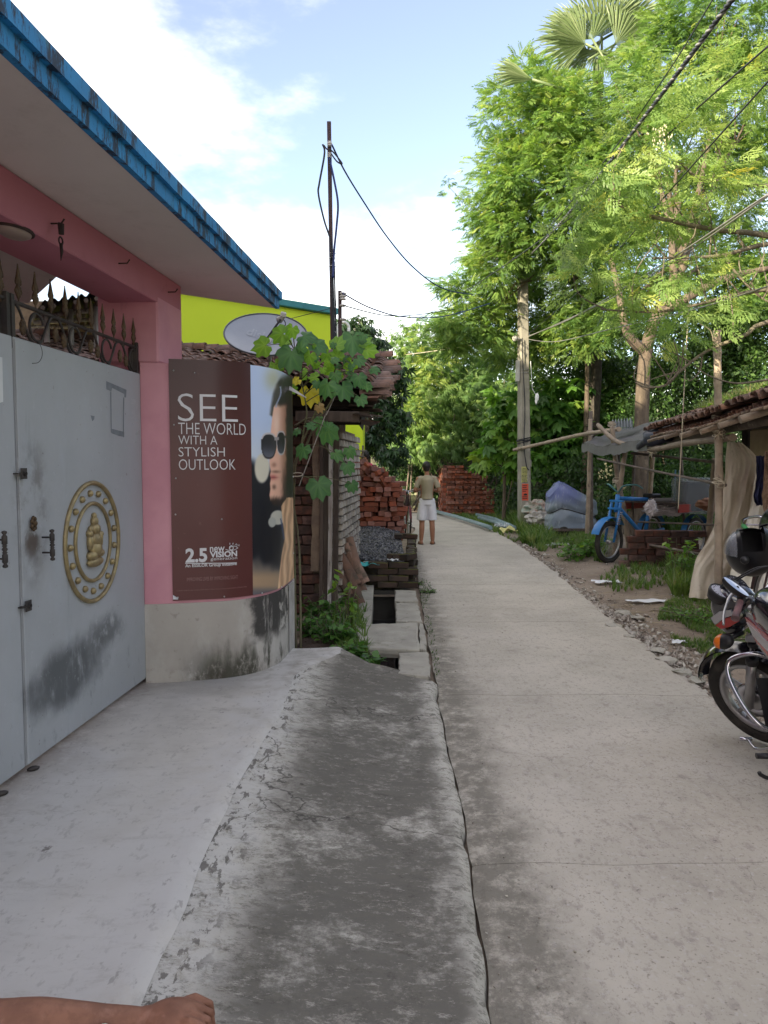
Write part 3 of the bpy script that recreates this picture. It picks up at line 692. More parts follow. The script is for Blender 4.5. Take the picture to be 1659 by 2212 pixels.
# round lamp on beam underside
lamp = thing('ceiling_lamp', 'dusty oval bulkhead lamp under the pink beam at the left edge', 'lamp', P(30, 515, 3.45))
q = wl(lamp); q.z = zb0 - .001
b = MB(); b.lathe([(.001, -.03), (.05, -.028), (.075, -.015), (.082, 0)], Matrix.Translation(q) @ mrot.to_4x4() @ Matrix.Diagonal((.8, 1.3, 1, 1)), n=20); b.build('cover', mat('dusty_glass', (.32, .25, .22), rough=.5), lamp)
b = MB(); b.torus(q, .084, .009, mrot @ Matrix.Diagonal((.8, 1.3, 1)), n=24); b.build('rim', m_rust, lamp)

# ---- steel gate
m_gate = mat('gate_paint', (.40, .42, .455), (.35, .37, .40), scale=1.4, rough=.48, spec=.5, bump=.06, bscale=8, bdist=.004, layers=[
    dict(col=(.42, .47, .54), scale=3, st=(1, 1, .4), lo=.52, hi=.72, amt=.45),
    dict(col=(.075, .085, .095), scale=9, st=(1, 1, .45), lo=.25, hi=.50, amt=.9, ball=(*gpt(-1.08, 0, .50), 1.9, 1.9, 4.6, .4, 1.0), wob=1.0, wsc=4),
    dict(col=(.09, .10, .11), scale=12, lo=.34, hi=.55, amt=.8, ball=(*gpt(-.62, 0, .62), 2.8, 2.8, 7, .3, 1.0), wob=.9, wsc=7),
    dict(col=(.13, .12, .115), scale=5, lo=.42, hi=.62, amt=.75, ball=(*gpt(-1.36, 0, 1.38), 5, 5, 2.2, .2, 1.1), wob=.6),
    dict(col=(.10, .08, .07), scale=5, lo=.3, hi=.55, amt=.95, ball=(*gpt(-1.37, 0, 1.22), 9, 9, 9, .2, .9), wob=.5),
    dict(col=(.20, .215, .23), scale=14, st=(1, 1, .5), lo=.56, hi=.68, amt=.5, ax=[('Z', None, None, .30, .7)], wob=.4), dict(col=(.21, .23, .25), scale=6, st=(1, 1, .18), lo=.57, hi=.70, amt=.35), dict(col=(.46, .48, .52), scale=34, st=(1, 1, .6), lo=.63, hi=.67, amt=.5),
    dict(col=(.17, .14, .12), scale=30, lo=.66, hi=.70, amt=.6)])
m_iron = mat('dark_iron', (.045, .042, .045), (.07, .06, .055), scale=12, rough=.6, metal=.3, bump=.2)
m_brass = mat('antique_gold', (.40, .32, .17), (.26, .205, .12), scale=18, rough=.45, metal=.6, bump=.2, bscale=30)
m_brown = mat('rust_brown_ornament', (.13, .085, .045), (.07, .045, .03), scale=20, rough=.6, metal=.4, bump=.2)
gate = thing('gate', 'blue-grey double leaf steel gate with gold medallion and scrollwork top', 'gate', gpt(-1.5, 0, .17))
zt = P(301, 807, GY0 - .02).z; zr = P(298, 751, GY0 - .02).z
def on_gate(u, v, off=0.0):
    dr = ray(u, v); o = Vector((0, 0, HC)); f0 = gpt(0, off); t = (f0 - o).dot(nrm) / dr.dot(nrm); p = o + dr * t; return (p - Vector((gx(GY0), GY0, 0))).dot(d), p.z
aS = on_gate(45, 1300)[0]                    # meeting line of the two leaves
for a0, a1 in ((aS + .006, -.012), (aS - 1.75, aS - .006)):
    lf = gbox(MB(), a0, a1, -.03, 0, .185, zt, ch=.003).build('leaf', m_gate, gate)
    fr = MB()
    gbox(fr, a0, a0 + .045, -.06, -.031, .185, zr); gbox(fr, a1 - .04, a1, -.06, -.031, .185, zr); gbox(fr, a0, a1, -.06, -.031, zt - .03, zt + .012); fr.build('leaf_frame', m_iron, gate)
    st = gbox(MB(), a0 + .0, a0 + .03, 0.001, .008, .19, zt - .01, ch=.002).build('edge_strip', m_gate, gate)
# scroll band
def gq(a, z, o=-.02): return gpt(a, o, z)
top = MB(); top.tube([gq(-.02 - (aS - .0) * 0 + 0 - 0.0, zr), gq(aS - 1.7, zr)], .010, n=6); top.build('top_rail', m_iron, gate)
for a in (aS + .02, aS - .02, -.03): MB().bar(gq(a, zt - .05), gq(a, zr + .03), .03).build('rail_post', m_iron, gate)
def scroll(b, a, zc_, r, flip=1):
    pts = []
    for i in range(30):
        t = i / 29; ang = -PI * .5 * flip + flip * t * PI * 1.9; rr = r * (1 - .45 * max(0, t - .35))
        pts.append(gq(a + rr * math.cos(ang), zc_ + rr * math.sin(ang)))
    b.tube(pts, .0065, n=6)
k = 0; a = aS + .06; hb = zr - zt
while a < -.08:
    b = MB(); r = hb * .42
    if k % 2 == 0:
        pts = [gq(a + .15 * t, zt + hb * (.5 + .46 * math.cos(t * PI))) for t in [i / 12 for i in range(13)]]; b.tube(pts, .0075, n=6)
        b.torus(gq(a + .19, zt + hb * .5), hb * .40, .0065, mrot @ Matrix.Rotation(PI / 2, 3, 'Y'), n=28, k=6, arc=1.55 * PI, a0=PI * .6)
    else:
        pts = [gq(a + .15 * t, zt + hb * (.5 - .46 * math.cos(t * PI))) for t in [i / 12 for i in range(13)]]; b.tube(pts, .0075, n=6)
    b.build('scroll', m_iron, gate)
    c = MB(); cc = gq(a + (.05 if k % 2 == 0 else .16), zt + hb * (.36 if k % 2 == 0 else .45), -.012)
    for j in range(7):
        an = j * 2 * PI / 7; c.ell(cc + d * .016 * math.cos(an) + Vector((0, 0, .026 * math.sin(an))), (.008, .012, .014), mrot, 8, 5)
    c.ell(cc, (.012, .02, .034), mrot, 8, 6); c.build('rosette', m_brown, gate)
    a += .195; k += 1
for i in range(4):
    b = MB(); b.torus(gq(aS - .15 - .27 * i, zt + hb * .5), hb * .42, .0075, mrot @ Matrix.Rotation(PI / 2, 3, 'Y'), n=28, k=6); b.build('scroll', m_iron, gate)
for i in range(19):                            # spear heads
    a = -.055 - i * .148; hgt = .155
    if a < aS - 1.2: break
    p = gq(a, zr); b = MB(); M_ = Matrix.Translation(p) @ mrot.to_4x4() @ Matrix.Diagonal((.55, 1, 1, 1))
    b.lathe([(.006, -.02), (.006, .02), (.013, .03), (.02, .045), (.011, .056), (.02, .07), (.012, .085), (.022, .10), (.016, .118), (.009, .15), (.004, .172), (.004, .18), (.0005, .181)], M_, n=8)
    for s in (-1, 1): b.ell(p + d * .02 * s + Vector((0, 0, .055)), (.006, .011, .014), mrot, 8, 5); b.ell(p + d * .017 * s + Vector((0, 0, .095)), (.005, .010, .012), mrot, 8, 5)
    b.build('spear_head', m_brown, gate)
# medallion
ac, zc2 = on_gate(200, 1170); gm_ = mrot @ Matrix.Rotation(PI / 2, 3, 'Y')
zt1, zb_ = on_gate(200, 1043)[1], on_gate(200, 1298)[1]; RO = (zt1 - zb_) / 2; zc2 = (zt1 + zb_) / 2
med = RO
b = MB(); b.torus(gpt(ac, .006, zc2), RO, .013, gm_, n=72, k=8); b.build('outer_ring', m_brass, gate)
b = MB(); b.torus(gpt(ac, .006, zc2), RO * .655, .011, gm_, n=64, k=8); b.build('inner_ring', m_brass, gate)
bm_ = MB().ell((0, 0, 0), (.019, .019, .019), None, 10, 7).mesh('stud', m_brass)
for i in range(17):
    an = i * 2 * PI / 17 + .2; inst('stud', bm_, gate, gpt(ac + RO * .83 * math.cos(an), .006, zc2 + RO * .83 * math.sin(an)))
b = MB(); C0 = lambda x, z, o=.012: gpt(ac + x, o, zc2 + z)          # seated crowned figure in relief
for (x, z, rx, rz, ro) in [tuple(1.3 * q_ for q_ in t_) for t_ in ((0, -.085, .072, .022, .02), (-.03, -.055, .035, .022, .024), (.035, -.05, .035, .02, .024), (0, -.03, .045, .038, .028), (0, .01, .038, .035, .028), (-.045, .0, .014, .035, .016),
                           (.045, .0, .014, .032, .016), (0, .055, .03, .026, .026), (-.035, .055, .014, .018, .012), (.033, .053, .014, .018, .012), (0, .088, .02, .022, .018), (0, .112, .011, .014, .012),
                           (.018, .02, .009, .035, .03), (-.05, .04, .012, .016, .018), (.052, .03, .012, .014, .018))]:
    b.ell(C0(x, z), (ro, rx, rz), mrot, 12, 8)
b.build('relief_figure', m_brass, gate)
# handles, hasps, lock flower
def bar_handle(u0, v0, v1, nm='pull_handle'):
    a, z1_ = on_gate(u0, v0, .05); _, z0_ = on_gate(u0, v1, .05); b = MB(); p = gpt(a, .05, 0); H = z1_ - z0_
    prof = [(.001, 0), (.010, .003), (.012, .01), (.006, .018), (.012, .026), (.012, H * .36), (.007, H * .38), (.012, H * .41), (.007, H * .44), (.013, H * .5), (.007, H * .56), (.012, H * .59), (.007, H * .62), (.012, H * .64), (.012, H - .026), (.006, H - .018), (.012, H - .01), (.010, H - .003), (.001, H)]
    b.lathe(prof, Matrix.Translation((p.x, p.y, z0_)), n=12)
    for z in (z0_ + .04, z1_ - .04): b.tube([gpt(a, .05, z), gpt(a, 0, z)], .005, n=6)
    b.build(nm, m_iron, gate)
bar_handle(112, 1143, 1212); bar_handle(9, 1146, 1228)
for (u, v) in ((47, 1023), (57, 1310)):
    a, z = on_gate(u, v, .02); b = MB(); b.box(gpt(a, .012, z), (.024, .075, .006), mrot); b.box(gpt(a + .015, .022, z), (.004, .05, .05), mrot); b.torus(gpt(a + .02, .028, z), .01, .003, gm_, n=12, k=5); b.build('hasp', m_iron, gate)
a, z = on_gate(68, 1131); b = MB()
for j in range(7): b.ell(gpt(a + .018 * math.cos(j * .9), .012, z + .026 * math.sin(j * .9)), (.008, .01, .012), mrot, 8, 5)
b.ell(gpt(a, .016, z), (.012, .012, .015), mrot); b.build('lock_boss', m_brown, gate)
b = MB(); b.torus(gpt(ac - .62, .0, .19), .0, .0, gm_, n=3, k=3) if 0 else None
# tape marks and chalk scribbles on the leaf (flat residue)
m_tape = mat('tape_residue', (.17, .19, .215), (.22, .24, .27), scale=25, rough=.7); m_chalk = mat('chalk', (.62, .64, .67), rough=.9)
def gflat(poly_uv, off, mt, nm):
    b = MB(); vs = [gpt(*(lambda az: (az[0], off, az[1]))(on_gate(u, v))) for u, v in poly_uv]; b.add(vs, [tuple(range(len(vs)))]); return b.build(nm, mt, gate)
gflat([(229, 823), (273, 842), (272, 859), (268, 858), (268, 851), (242, 838), (240, 845), (229, 841)], .0012, m_tape, 'tape_mark')
gflat([(238, 845), (240, 846), (241, 935), (239, 934)], .0012, m_tape, 'tape_mark'); gflat([(266, 858), (268, 859), (267, 945), (265, 944)], .0012, m_tape, 'tape_mark')
gflat([(240, 926), (268, 933), (268, 944), (257, 942), (241, 936)], .0012, m_tape, 'tape_mark'); gflat([(195, 897), (204, 899), (203, 906), (199, 910)], .0012, m_tape, 'tape_mark')
m_paper = mat('white_paper', (.72, .74, .76), (.6, .62, .64), rough=.85)
gflat([(-8, 770), (4, 772), (6, 868), (-8, 872)], .002, m_paper, 'paper_notice')
def gate_text(txt, u, v, size, mt=m_chalk):
    vs, fs = text_mesh(txt, size); a, z = on_gate(u, v); b = MB(); b.add([gpt(a + x, .0015, z + y) for x, y, _ in vs], fs); return b.build('chalk_writing', mt, gate)
gate_text('22P', 283, 872, .045); gate_text('8.5?', 284, 893, .035)
b = MB()
for (p, q) in (((292, 957), (298, 930)), ((298, 930), (293, 938)), ((298, 930), (302, 940)), ((286, 915), (299, 908)), ((287, 900), (297, 897))):
    a0, z0 = on_gate(*p); a1, z1 = on_gate(*q); b.bar(gpt(a0, .0015, z0), gpt(a1, .0015, z1), .002)
b.build('chalk_writing', m_chalk, gate)
b = MB(); b.tube(crom([gpt(*(lambda q: (q[0], .02, q[1]))(on_gate(u, v))) for u, v in ((58, 728), (72, 738), (81, 752), (82, 770), (74, 783), (61, 785))], 20), .0015, n=5); tag(b.build('wire_loop', m_iron), 'thin loose loop of wire dangling over the top of the gate leaf', 'wire')
# bolt lumps under the gate
for u, v in ((72, 1660), (3, 1714)):
    p = G(u, v, .16); b = MB(); b.ell(p, (.03, .018, .012), (0, 0, .7), 8, 5); b.build('floor_roller', m_iron, gate)

# ---- sign
sign = thing('advertising_sign', 'maroon eyewear advertising board with a man in sunglasses wrapped on the curved wall', 'sign', (-1.0, 5.3, .69))
ZS0, ZS1 = .692, 2.262
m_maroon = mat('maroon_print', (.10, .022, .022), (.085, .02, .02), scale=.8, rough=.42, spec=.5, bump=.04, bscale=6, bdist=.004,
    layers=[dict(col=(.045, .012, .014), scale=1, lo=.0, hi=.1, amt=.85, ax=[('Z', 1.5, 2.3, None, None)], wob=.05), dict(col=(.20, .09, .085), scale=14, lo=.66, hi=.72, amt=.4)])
b = MB(); sgw = lambda a, c: cwall(S0 + (S1 - S0) * a, .014 + .0015 * noise.noise(Vector((a * 5, c * 7, 0)))) + Vector((0, 0, ZS0 + (ZS1 - ZS0) * c))
b.grid(lambda a, c: tuple(sgw(a, c)), 50, 30)
b.grid(lambda a, c: tuple(cwall(S0 + (S1 - S0) * a, .014 - .006 * c) + Vector((0, 0, ZS0))), 50, 1); b.grid(lambda a, c: tuple(cwall(S0, .014 - .012 * a) + Vector((0, 0, ZS0 + (ZS1 - ZS0) * c))), 1, 4)
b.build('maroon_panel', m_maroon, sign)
# portrait print: colour per vertex from a drawn picture (flat print)
def sm(a, b, x): t = max(0., min(1., (x - a) / (b - a))); return t * t * (3 - 2 * t)
def lerp(c, e, t): return tuple(c[i] + (e[i] - c[i]) * t for i in range(3))
FACE_L = [(870, 596), (880, 591), (900, 588), (930, 585), (960, 584), (985, 582), (1000, 582), (1008, 583), (1018, 585), (1026, 583), (1034, 585), (1044, 583), (1056, 584), (1070, 582), (1082, 584), (1090, 590), (1096, 600)]
def portrait(u, v):
    n1 = noise.noise(Vector((u * .06, v * .03, 0))); n2 = noise.noise(Vector((u * .5, v * .07, 4)))
    c = (178, 196, 230)
    c = lerp(c, (196, 204, 214), sm(900, 985, v) * .7)
    g = math.exp(-(((u - 590) / 18) ** 2 + ((v - 818) / 26) ** 2)); c = lerp(c, (160, 160, 118), min(1, g * .7))
    c = lerp(c, (13, 17, 30), sm(985, 1012, v - (u - 545) * .25 + n1 * 10))
    for (a, b_, ru, rv, cc) in ((566, 1012, 17, 34, (205, 200, 184)), (600, 1118, 17, 17, (188, 186, 176)), (588, 1128, 9, 12, (168, 170, 165))):
        dq = math.sqrt(((u - a) / ru) ** 2 + ((v - b_) / rv) ** 2); c = lerp(c, cc, 1 - sm(.80, 1.05, dq))
    c = lerp(c, lerp((112, 104, 98), (164, 138, 112), sm(1225, 1250, v) * (1 - sm(1262, 1284, v))), sm(1200, 1235, v + n1 * 14 - (u - 575) * .25))
    c = lerp(c, (86, 86, 100), sm(1262, 1284, v) * .7)
    # hair
    hl = pw([(800, 612), (815, 606), (830, 598), (850, 591), (880, 586), (896, 584), (902, 590)], v)
    if v < 905: c = lerp(c, lerp((30, 25, 24), (96, 82, 66), max(0, n2) * 1.1), sm(hl - 5, hl + 4, u) * sm(806, 830, v + (u - 600) * .3) * (1 - sm(896, 906, v)))
    # face
    fl = pw(FACE_L, v)
    if 868 < v < 1098:
        sk = lerp((226, 178, 156), (150, 104, 84), sm(600, 624, u)); sk = lerp(sk, (240, 206, 190), math.exp(-((u - 597) / 6) ** 2 - ((v - 915) / 26) ** 2) * .8)
        sk = lerp(sk, (160, 112, 96), math.exp(-((u - 592) / 5) ** 2 - ((v - 1004) / 5) ** 2) * .9)      # nostril
        sk = lerp(sk, (178, 92, 92), math.exp(-((u - 590) / 9) ** 2 - ((v - 1031) / 5.5) ** 2) * .9); sk = lerp(sk, (120, 50, 52), math.exp(-((u - 590) / 9) ** 2 - ((v - 1031.5) / 1.2) ** 2) * .7)
        sk = lerp(sk, (95, 66, 54), math.exp(-((u - 596) / 9) ** 2 - ((v - 1019) / 3) ** 2) * .7); sk = lerp(sk, (84, 58, 48), math.exp(-((u - 592) / 4) ** 2 - ((v - 1052) / 5) ** 2) * .8)
        sk = lerp(sk, (46, 33, 30), sm(1068, 1084, v + n2 * 5)); sk = lerp(sk, (54, 38, 34), sm(606, 616, u + n2 * 3) * sm(985, 1060, v) * .85)
        mk = sm(fl - 1.2, fl + 1.2, u) * sm(870, 884, v + (abs(u - 606)) * .3)* (1 - sm(1088, 1097, v)); c = lerp(c, sk, mk)
    c = lerp(c, (28, 21, 20), sm(615, 622, u + n2 * 2.5) * sm(800, 830, v) * (1 - sm(1060, 1094, v)) * .95)
    # neck and scarf
    cl = pw([(1078, 618), (1086, 612), (1094, 607), (1163, 615), (1200, 608), (1272, 600), (1290, 599)], v)
    if v > 1075: c = lerp(c, lerp(lerp((232, 190, 150), (176, 136, 104), .5 + .5 * math.sin(u * .55 + v * .03 + 2.5 * n1)), (236, 206, 172), max(0, n2) * .5), sm(cl - 1.2, cl + 1.2, u))
    # sunglasses
    for (a, b_, ru, rv) in ((580.5, 963, 16.5, 27.5), (607, 957, 9.5, 25.5)):
        fx_ = 1.0 if v < b_ else 1.0 + .22 * (v - b_) / rv; dq = (abs((u - a) * fx_ / ru) ** 2.7 + (abs(v - b_) / rv) ** 2.7) ** .37
        rim = 1 - sm(1.0, 1.07, dq); c = lerp(c, (190, 184, 188) if a > 600 or v < 948 else (40, 34, 38), rim)
        ln = 1 - sm(.86, .93, dq); c = lerp(c, lerp((22, 22, 30), (104, 108, 122), sm(950, 990, v) * .8 + .15 * n1), ln)
    if 944 < v < 951 and 593 < u < 603: c = (150, 142, 145)
    if 941 < v < 947 and 612 < u < 626: c = (40, 32, 34)
    # scratches
    if abs((u - 608) - (v - 1130) * .16) < 1.6 and 1120 < v < 1165: c = lerp(c, (70, 84, 120), .8)
    if abs((u - 603) - (v - 855) * -.18 - 2.5 * math.sin(v * .12)) < 1.6 and 835 < v < 880: c = lerp(c, (150, 160, 190), .85)
    return c
NU, NV = 120, 330; b = MB(); uvs = []
SQ1, SQ2 = S1, S2 + .14
for j in range(NV + 1):
    for i in range(NU + 1):
        s = SQ1 + (SQ2 - SQ1) * i / NU; zz = ZS0 + (ZS1 - .012 - ZS0) * j / NV; p = cwall(s, .014 + .0012 * noise.noise(Vector((s * 9, zz * 5, 0)))) + Vector((0, 0, zz)); b.v.append(tuple(p))
        ss = min(s, S2 + .0); q = cwall(ss, .014); uvs.append(portrait(630.5 if s > S2 else proj((q.x, q.y, zz))[0], proj((q.x, q.y, zz))[1]))
b.f = [(j * (NU + 1) + i, j * (NU + 1) + i + 1, (j + 1) * (NU + 1) + i + 1, (j + 1) * (NU + 1) + i) for j in range(NV) for i in range(NU)]; b.sm = [True] * len(b.f); b.mi = [0] * len(b.f)
m_photo = bpy.data.materials.new('photo_print'); m_photo.use_nodes = True; nt = m_photo.node_tree; at = nt.nodes.new('ShaderNodeAttribute'); at.attribute_name = 'print'
nt.links.new(at.outputs['Color'], nt.nodes['Principled BSDF'].inputs['Base Color']); nt.nodes['Principled BSDF'].inputs['Roughness'].default_value = .35
po = b.build('photo_panel', m_photo, sign)
ca = po.data.attributes.new('print', 'FLOAT_COLOR', 'POINT'); arr = np.array(uvs) / 255.; arr = np.where(arr < .04045, arr / 12.92, ((arr + .055) / 1.055) ** 2.4) * 1.05
ca.data.foreach_set('color', np.concatenate([arr, np.ones((len(arr), 1))], 1).reshape(-1).astype(np.float32))
m_ink = mat('white_ink', (.66, .66, .70), (.62, .62, .66), rough=.45)
def sign_text(txt, u0, v0, u1, v1, bold=0.0, off=.0185, name='lettering', mt=m_ink):
    """lettering fitted so its box spans (u0..u1, v0 top .. v1 bottom) on the board"""
    vs, fs = text_mesh(txt, 1.0, bold=bold); xs_ = [q[0] for q in vs]; ys_ = [q[1] for q in vs]; x0, x1, y0, y1 = min(xs_), max(xs_), min(ys_), max(ys_)
    bm = bmesh.new(); bv = [bm.verts.new(q) for q in vs]
    for f in fs:
        try: bm.faces.new([bv[i] for i in f])
        except ValueError: pass
    s0, zt_ = sz(u0, v0); s1, _ = sz(u1, v0); _, zb2 = sz(u0, v1)
    for _ in range(3):
        le = [e for e in bm.edges if abs(e.verts[0].co.x - e.verts[1].co.x) * (s1 - s0) / (x1 - x0) > .03]
        if not le: break
        bmesh.ops.subdivide_edges(bm, edges=le, cuts=1)
    bmesh.ops.triangulate(bm, faces=bm.faces[:]); bm.verts.index_update()
    b = MB(); b.add([cwall(s0 + (v.co.x - x0) / (x1 - x0) * (s1 - s0), off) + Vector((0, 0, zb2 + (v.co.y - y0) / (y1 - y0) * (zt_ - zb2))) for v in bm.verts], [tuple(v.index for v in f.verts) for f in bm.faces]); bm.free()
    return b.build(name, mt, sign)
sign_text('SEE', 387, 850, 513, 910, -.014); sign_text('THE WORLD', 387, 913, 529, 938, -.010); sign_text('WITH A', 387, 941, 470, 960, -.010)
sign_text('STYLISH', 387, 966, 485, 986, -.010); sign_text('OUTLOOK', 387, 992, 507, 1015, -.010)
sign_text('2.5', 398, 1184, 445, 1215, .035); sign_text('new', 451, 1181, 482, 1192, .01); sign_text('VISION', 451, 1191, 508, 1204, .035)
sign_text('generation', 452, 1204, 508, 1212, .0); sign_text('An ESSILOR Group Initiative', 397, 1218, 507, 1227, .02)
m_faint = mat('faded_ink', (.30, .17, .165), rough=.6)
sign_text('IMPROVING LIVES BY IMPROVING SIGHT', 400, 1247, 509, 1255, .0, mt=m_faint)
sign_text('C Essilor India Private Limited, 2018. Essilor Vision Centre is an optical initiative of Essilor India', 378, 1273.5, 527, 1277.5, 0, mt=m_faint)
sign_text('TM', 506, 1176, 513, 1180, .0)
def sline(u0, v0, u1, v1, w=.0025):
    b = MB(); s0, z0 = sz(u0, v0); s1, z1 = sz(u1, v1); n = 20; vs = []
    for i in range(n + 1):
        t = i / n; p = cwall(s0 + (s1 - s0) * t, .0185); z = z0 + (z1 - z0) * t; vs += [p + Vector((0, 0, z - w)), p + Vector((0, 0, z + w))]
    b.add(vs, [(2 * i, 2 * i + 2, 2 * i + 3, 2 * i + 1) for i in range(n)]); b.build('rule_line', m_ink, sign)
sline(397, 1216, 507, 1215)
# eye emblem: almond outline, iris ring, lashes
b = MB(); ue, ve = 497, 1184
def epts(f, n=20): return [cwall(sz(*f(i / n))[0], .019) + Vector((0, 0, sz(*f(i / n))[1])) for i in range(n + 1)]
b.tube(epts(lambda t: (484 + 26 * t, 1186 + 4 * math.sin(t * PI) * 1.0 - 3 * t)), .0022, n=4); b.tube(epts(lambda t: (492 + 18 * t, 1183 - 4 * math.sin(t * PI))), .0022, n=4)
b.tube(epts(lambda t: (496 + 4 * math.cos(t * 2 * PI), 1183 + 4.5 * math.sin(t * 2 * PI))), .0035, n=4)
for p, q in (((493, 1176), (493, 1172)), ((499, 1176), (500, 1172)), ((504, 1177), (507, 1174))): b.tube([cwall(sz(*p)[0], .019) + Vector((0, 0, sz(*p)[1])), cwall(sz(*q)[0], .019) + Vector((0, 0, sz(*q)[1]))], .0025, n=4)
b.build('eye_emblem', m_ink, sign)
m_nail = mat('nail_head', (.6, .6, .62), rough=.3, metal=.8)
nm_ = MB().ell((0, 0, 0), (.006, .006, .006), None, 8, 5).mesh('nail', m_nail)
for u, v in ((379, 801), (424, 806), (378, 918), (380, 1033), (378, 1111), (477, 1121), (380, 1290), (480, 1288), (560, 1281), (602, 1268), (628, 1195), (629, 1030)):
    s, z = sz(u, v); inst('nail', nm_, sign, cwall(s, .016) + Vector((0, 0, z)))
m_peel = mat('peeled_white_backing', (.75, .76, .82), (.66, .67, .74), rough=.6)
b = MB(); s, z = sz(622, 838); p = cwall(s, .016) + Vector((0, 0, z)); q = p + Vector((.13, -.02, -.075)); w_ = Vector((.01, 0, .028))
b.grid(lambda a, c: tuple(p.lerp(q, a) + w_ * ((c - .5) * (1 - a * .75)) + Vector((0, -.03 * math.sin(a * PI) - .01 * c, 0))), 8, 4); b.build('peeled_flap', m_peel, sign)
s, z = sz(371, 1293); p = cwall(s, .018) + Vector((0, 0, z)); b = MB(); b.grid(lambda a, c: (p.x - .004 + .035 * a, p.y - .004 - .01 * a * c, p.z - .002 + .03 * c * (1 - a * .6)), 4, 4); b.build('peeled_corner', m_peel, sign)
# ================================================================ HUT WITH TILE ROOF
def c3(x, y): return 324 + x * .3255, 594 + y * .3255          # detail crop -> frame coordinates
def c2(x, y): return 1188 + x * .293, 702 + y * .293
def c5(x, y): return 594 + x * .2278, 918 + y * .2278
m_tile = mat('clay_tile', (.20, .115, .085), (.115, .07, .058), scale=9, rough=.9, rand=.45, coord='Object', bump=.4, bscale=40, bdist=.004,
             layers=[dict(col=(.05, .042, .036), scale=14, lo=.52, hi=.66, amt=.8), dict(col=(.26, .19, .15), scale=20, lo=.6, hi=.7, amt=.5)])
m_tileR = mat('clay_tile_red', (.22, .125, .09), (.14, .09, .07), scale=9, rough=.9, rand=.4, coord='Object', bump=.4, bscale=40, bdist=.004,
             layers=[dict(col=(.07, .06, .045), scale=12, lo=.50, hi=.66, amt=.8)])
m_wood = mat('old_timber', (.11, .085, .07), (.06, .045, .04), scale=5, stretch=(3, 3, .4), rough=.9, bump=.5, bscale=30)
m_woodl = mat('pale_timber', (.44, .42, .40), (.25, .22, .20), scale=4, stretch=(5, 5, .6), rough=.9, bump=.5, bscale=30, layers=[dict(col=(.10, .08, .07), scale=9, st=(3, 3, .4), lo=.55, hi=.62, amt=.8)])
m_dark = mat('near_black', (.022, .018, .016), (.035, .028, .025), rough=.95)  # one near-black for infill, brick cores, decks and roof sheets
m_brick = mat('brick', (.24, .08, .052), (.16, .062, .043), scale=7, rough=.92, rand=.4, coord='Object', bump=.5, bscale=30, bdist=.006,
              layers=[dict(col=(.10, .05, .04), scale=8, lo=.55, hi=.7, amt=.7), dict(col=(.27, .15, .11), scale=18, lo=.60, hi=.7, amt=.5)])
m_brickold = mat('old_brick', (.15, .066, .048), (.09, .05, .04), scale=7, rough=.95, rand=.45, coord='Object', bump=.8, bscale=22, bdist=.01,
                 layers=[dict(col=(.05, .035, .03), scale=6, lo=.5, hi=.65, amt=.8)])
m_brickwh = mat('whitewashed_brick', (.45, .41, .37), (.28, .24, .21), scale=9, rough=.95, rand=.3, coord='Object', bump=.6, bscale=25, layers=[dict(col=(.10, .06, .05), scale=9, lo=.56, hi=.64, amt=.8)])
m_brickblk = mat('mossy_black_brick', (.035, .028, .022), (.06, .035, .027), scale=6, rough=.95, rand=.4, coord='Object', bump=.7, bscale=25,
                 layers=[dict(col=(.085, .10, .015), scale=5, lo=.45, hi=.62, amt=.9, normal=(.2, .8, 0, 1))])
m_mud = mat('mud_plaster', (.24, .18, .13), (.15, .11, .085), scale=6, rough=.95, bump=.8, bscale=18, bdist=.015)
def tile_mesh(mt, r0=.078, r1=.064, ln=.29, n=7, nm='roof_tile'):
    b = MB(); vs = []
    for (y, r) in ((0, r0), (ln, r1)):
        for th in (0, .012):
            for k in range(n + 1):
                a = PI * (.06 + .88 * k / n); vs.append(((r - th) * math.cos(a), y, (r - th) * math.sin(a) * .82))
    w = n + 1; f = []
    for k in range(n):
        f.append((k, k + 1, 2 * w + k + 1, 2 * w + k)[::-1]); f.append((w + k, w + k + 1, 3 * w + k + 1, 3 * w + k))
        f.append((k, w + k, w + k + 1, k + 1)); f.append((2 * w + k, 2 * w + k + 1, 3 * w + k + 1, 3 * w + k))
    f.append((0, 2 * w, 3 * w, w)); f.append((n, w + n, 3 * w + n, 2 * w + n))
    b.add(vs, f, False); return b.mesh(nm, mt)
hut = thing('tiled_hut', 'old brick hut with sagging clay tile roof and weathered timber posts', 'hut', (-1.2, 8.4, .03))
ER = P(803, 832, 7.45); RR = P(838, 779, 9.6)
ax = Vector((-1, .06, 0)).normalized(); LEN = 4.7
EL = ER + ax * LEN + Vector((0, 0, .30)); RL = RR + ax * LEN + Vector((0, .1, .36))
def roofp(a, b):     # a: 0 right .. 1 left, b: 0 eave .. 1 ridge
    sag = -.05 * math.sin(a * PI) * b - .03 * math.sin(b * PI) + .03 * noise.noise(Vector((a * 6, b * 3, 1)))
    return ER.lerp(EL, a).lerp(RR.lerp(RL, a), b) + Vector((0, 0, sag))
MB().grid(lambda a, b: tuple(roofp(a, b * 1.03) + Vector((0, 0, -.035 + .03 * b))), 20, 10).grid(lambda a, b: tuple(roofp(1 - a, b) + Vector((0, 0, -.12))), 20, 10).build('roof_deck', m_dark, hut)
tm = tile_mesh(m_tile); tmv = MB(); cols, rows = 31, 16; cnt = 0; extra = MB()
def tilemat(a, b):
    p = roofp(a, b); up = (roofp(a, min(1, b + .03)) - roofp(a, max(0, b - .03))).normalized(); xx = -ax; zz = xx.cross(up).normalized(); xx = up.cross(zz)
    return p, Matrix((xx, up, zz)).transposed()
tlv = [Vector(v.co) for v in tm.vertices]; tlf = [tuple(p.vertices) for p in tm.polygons]
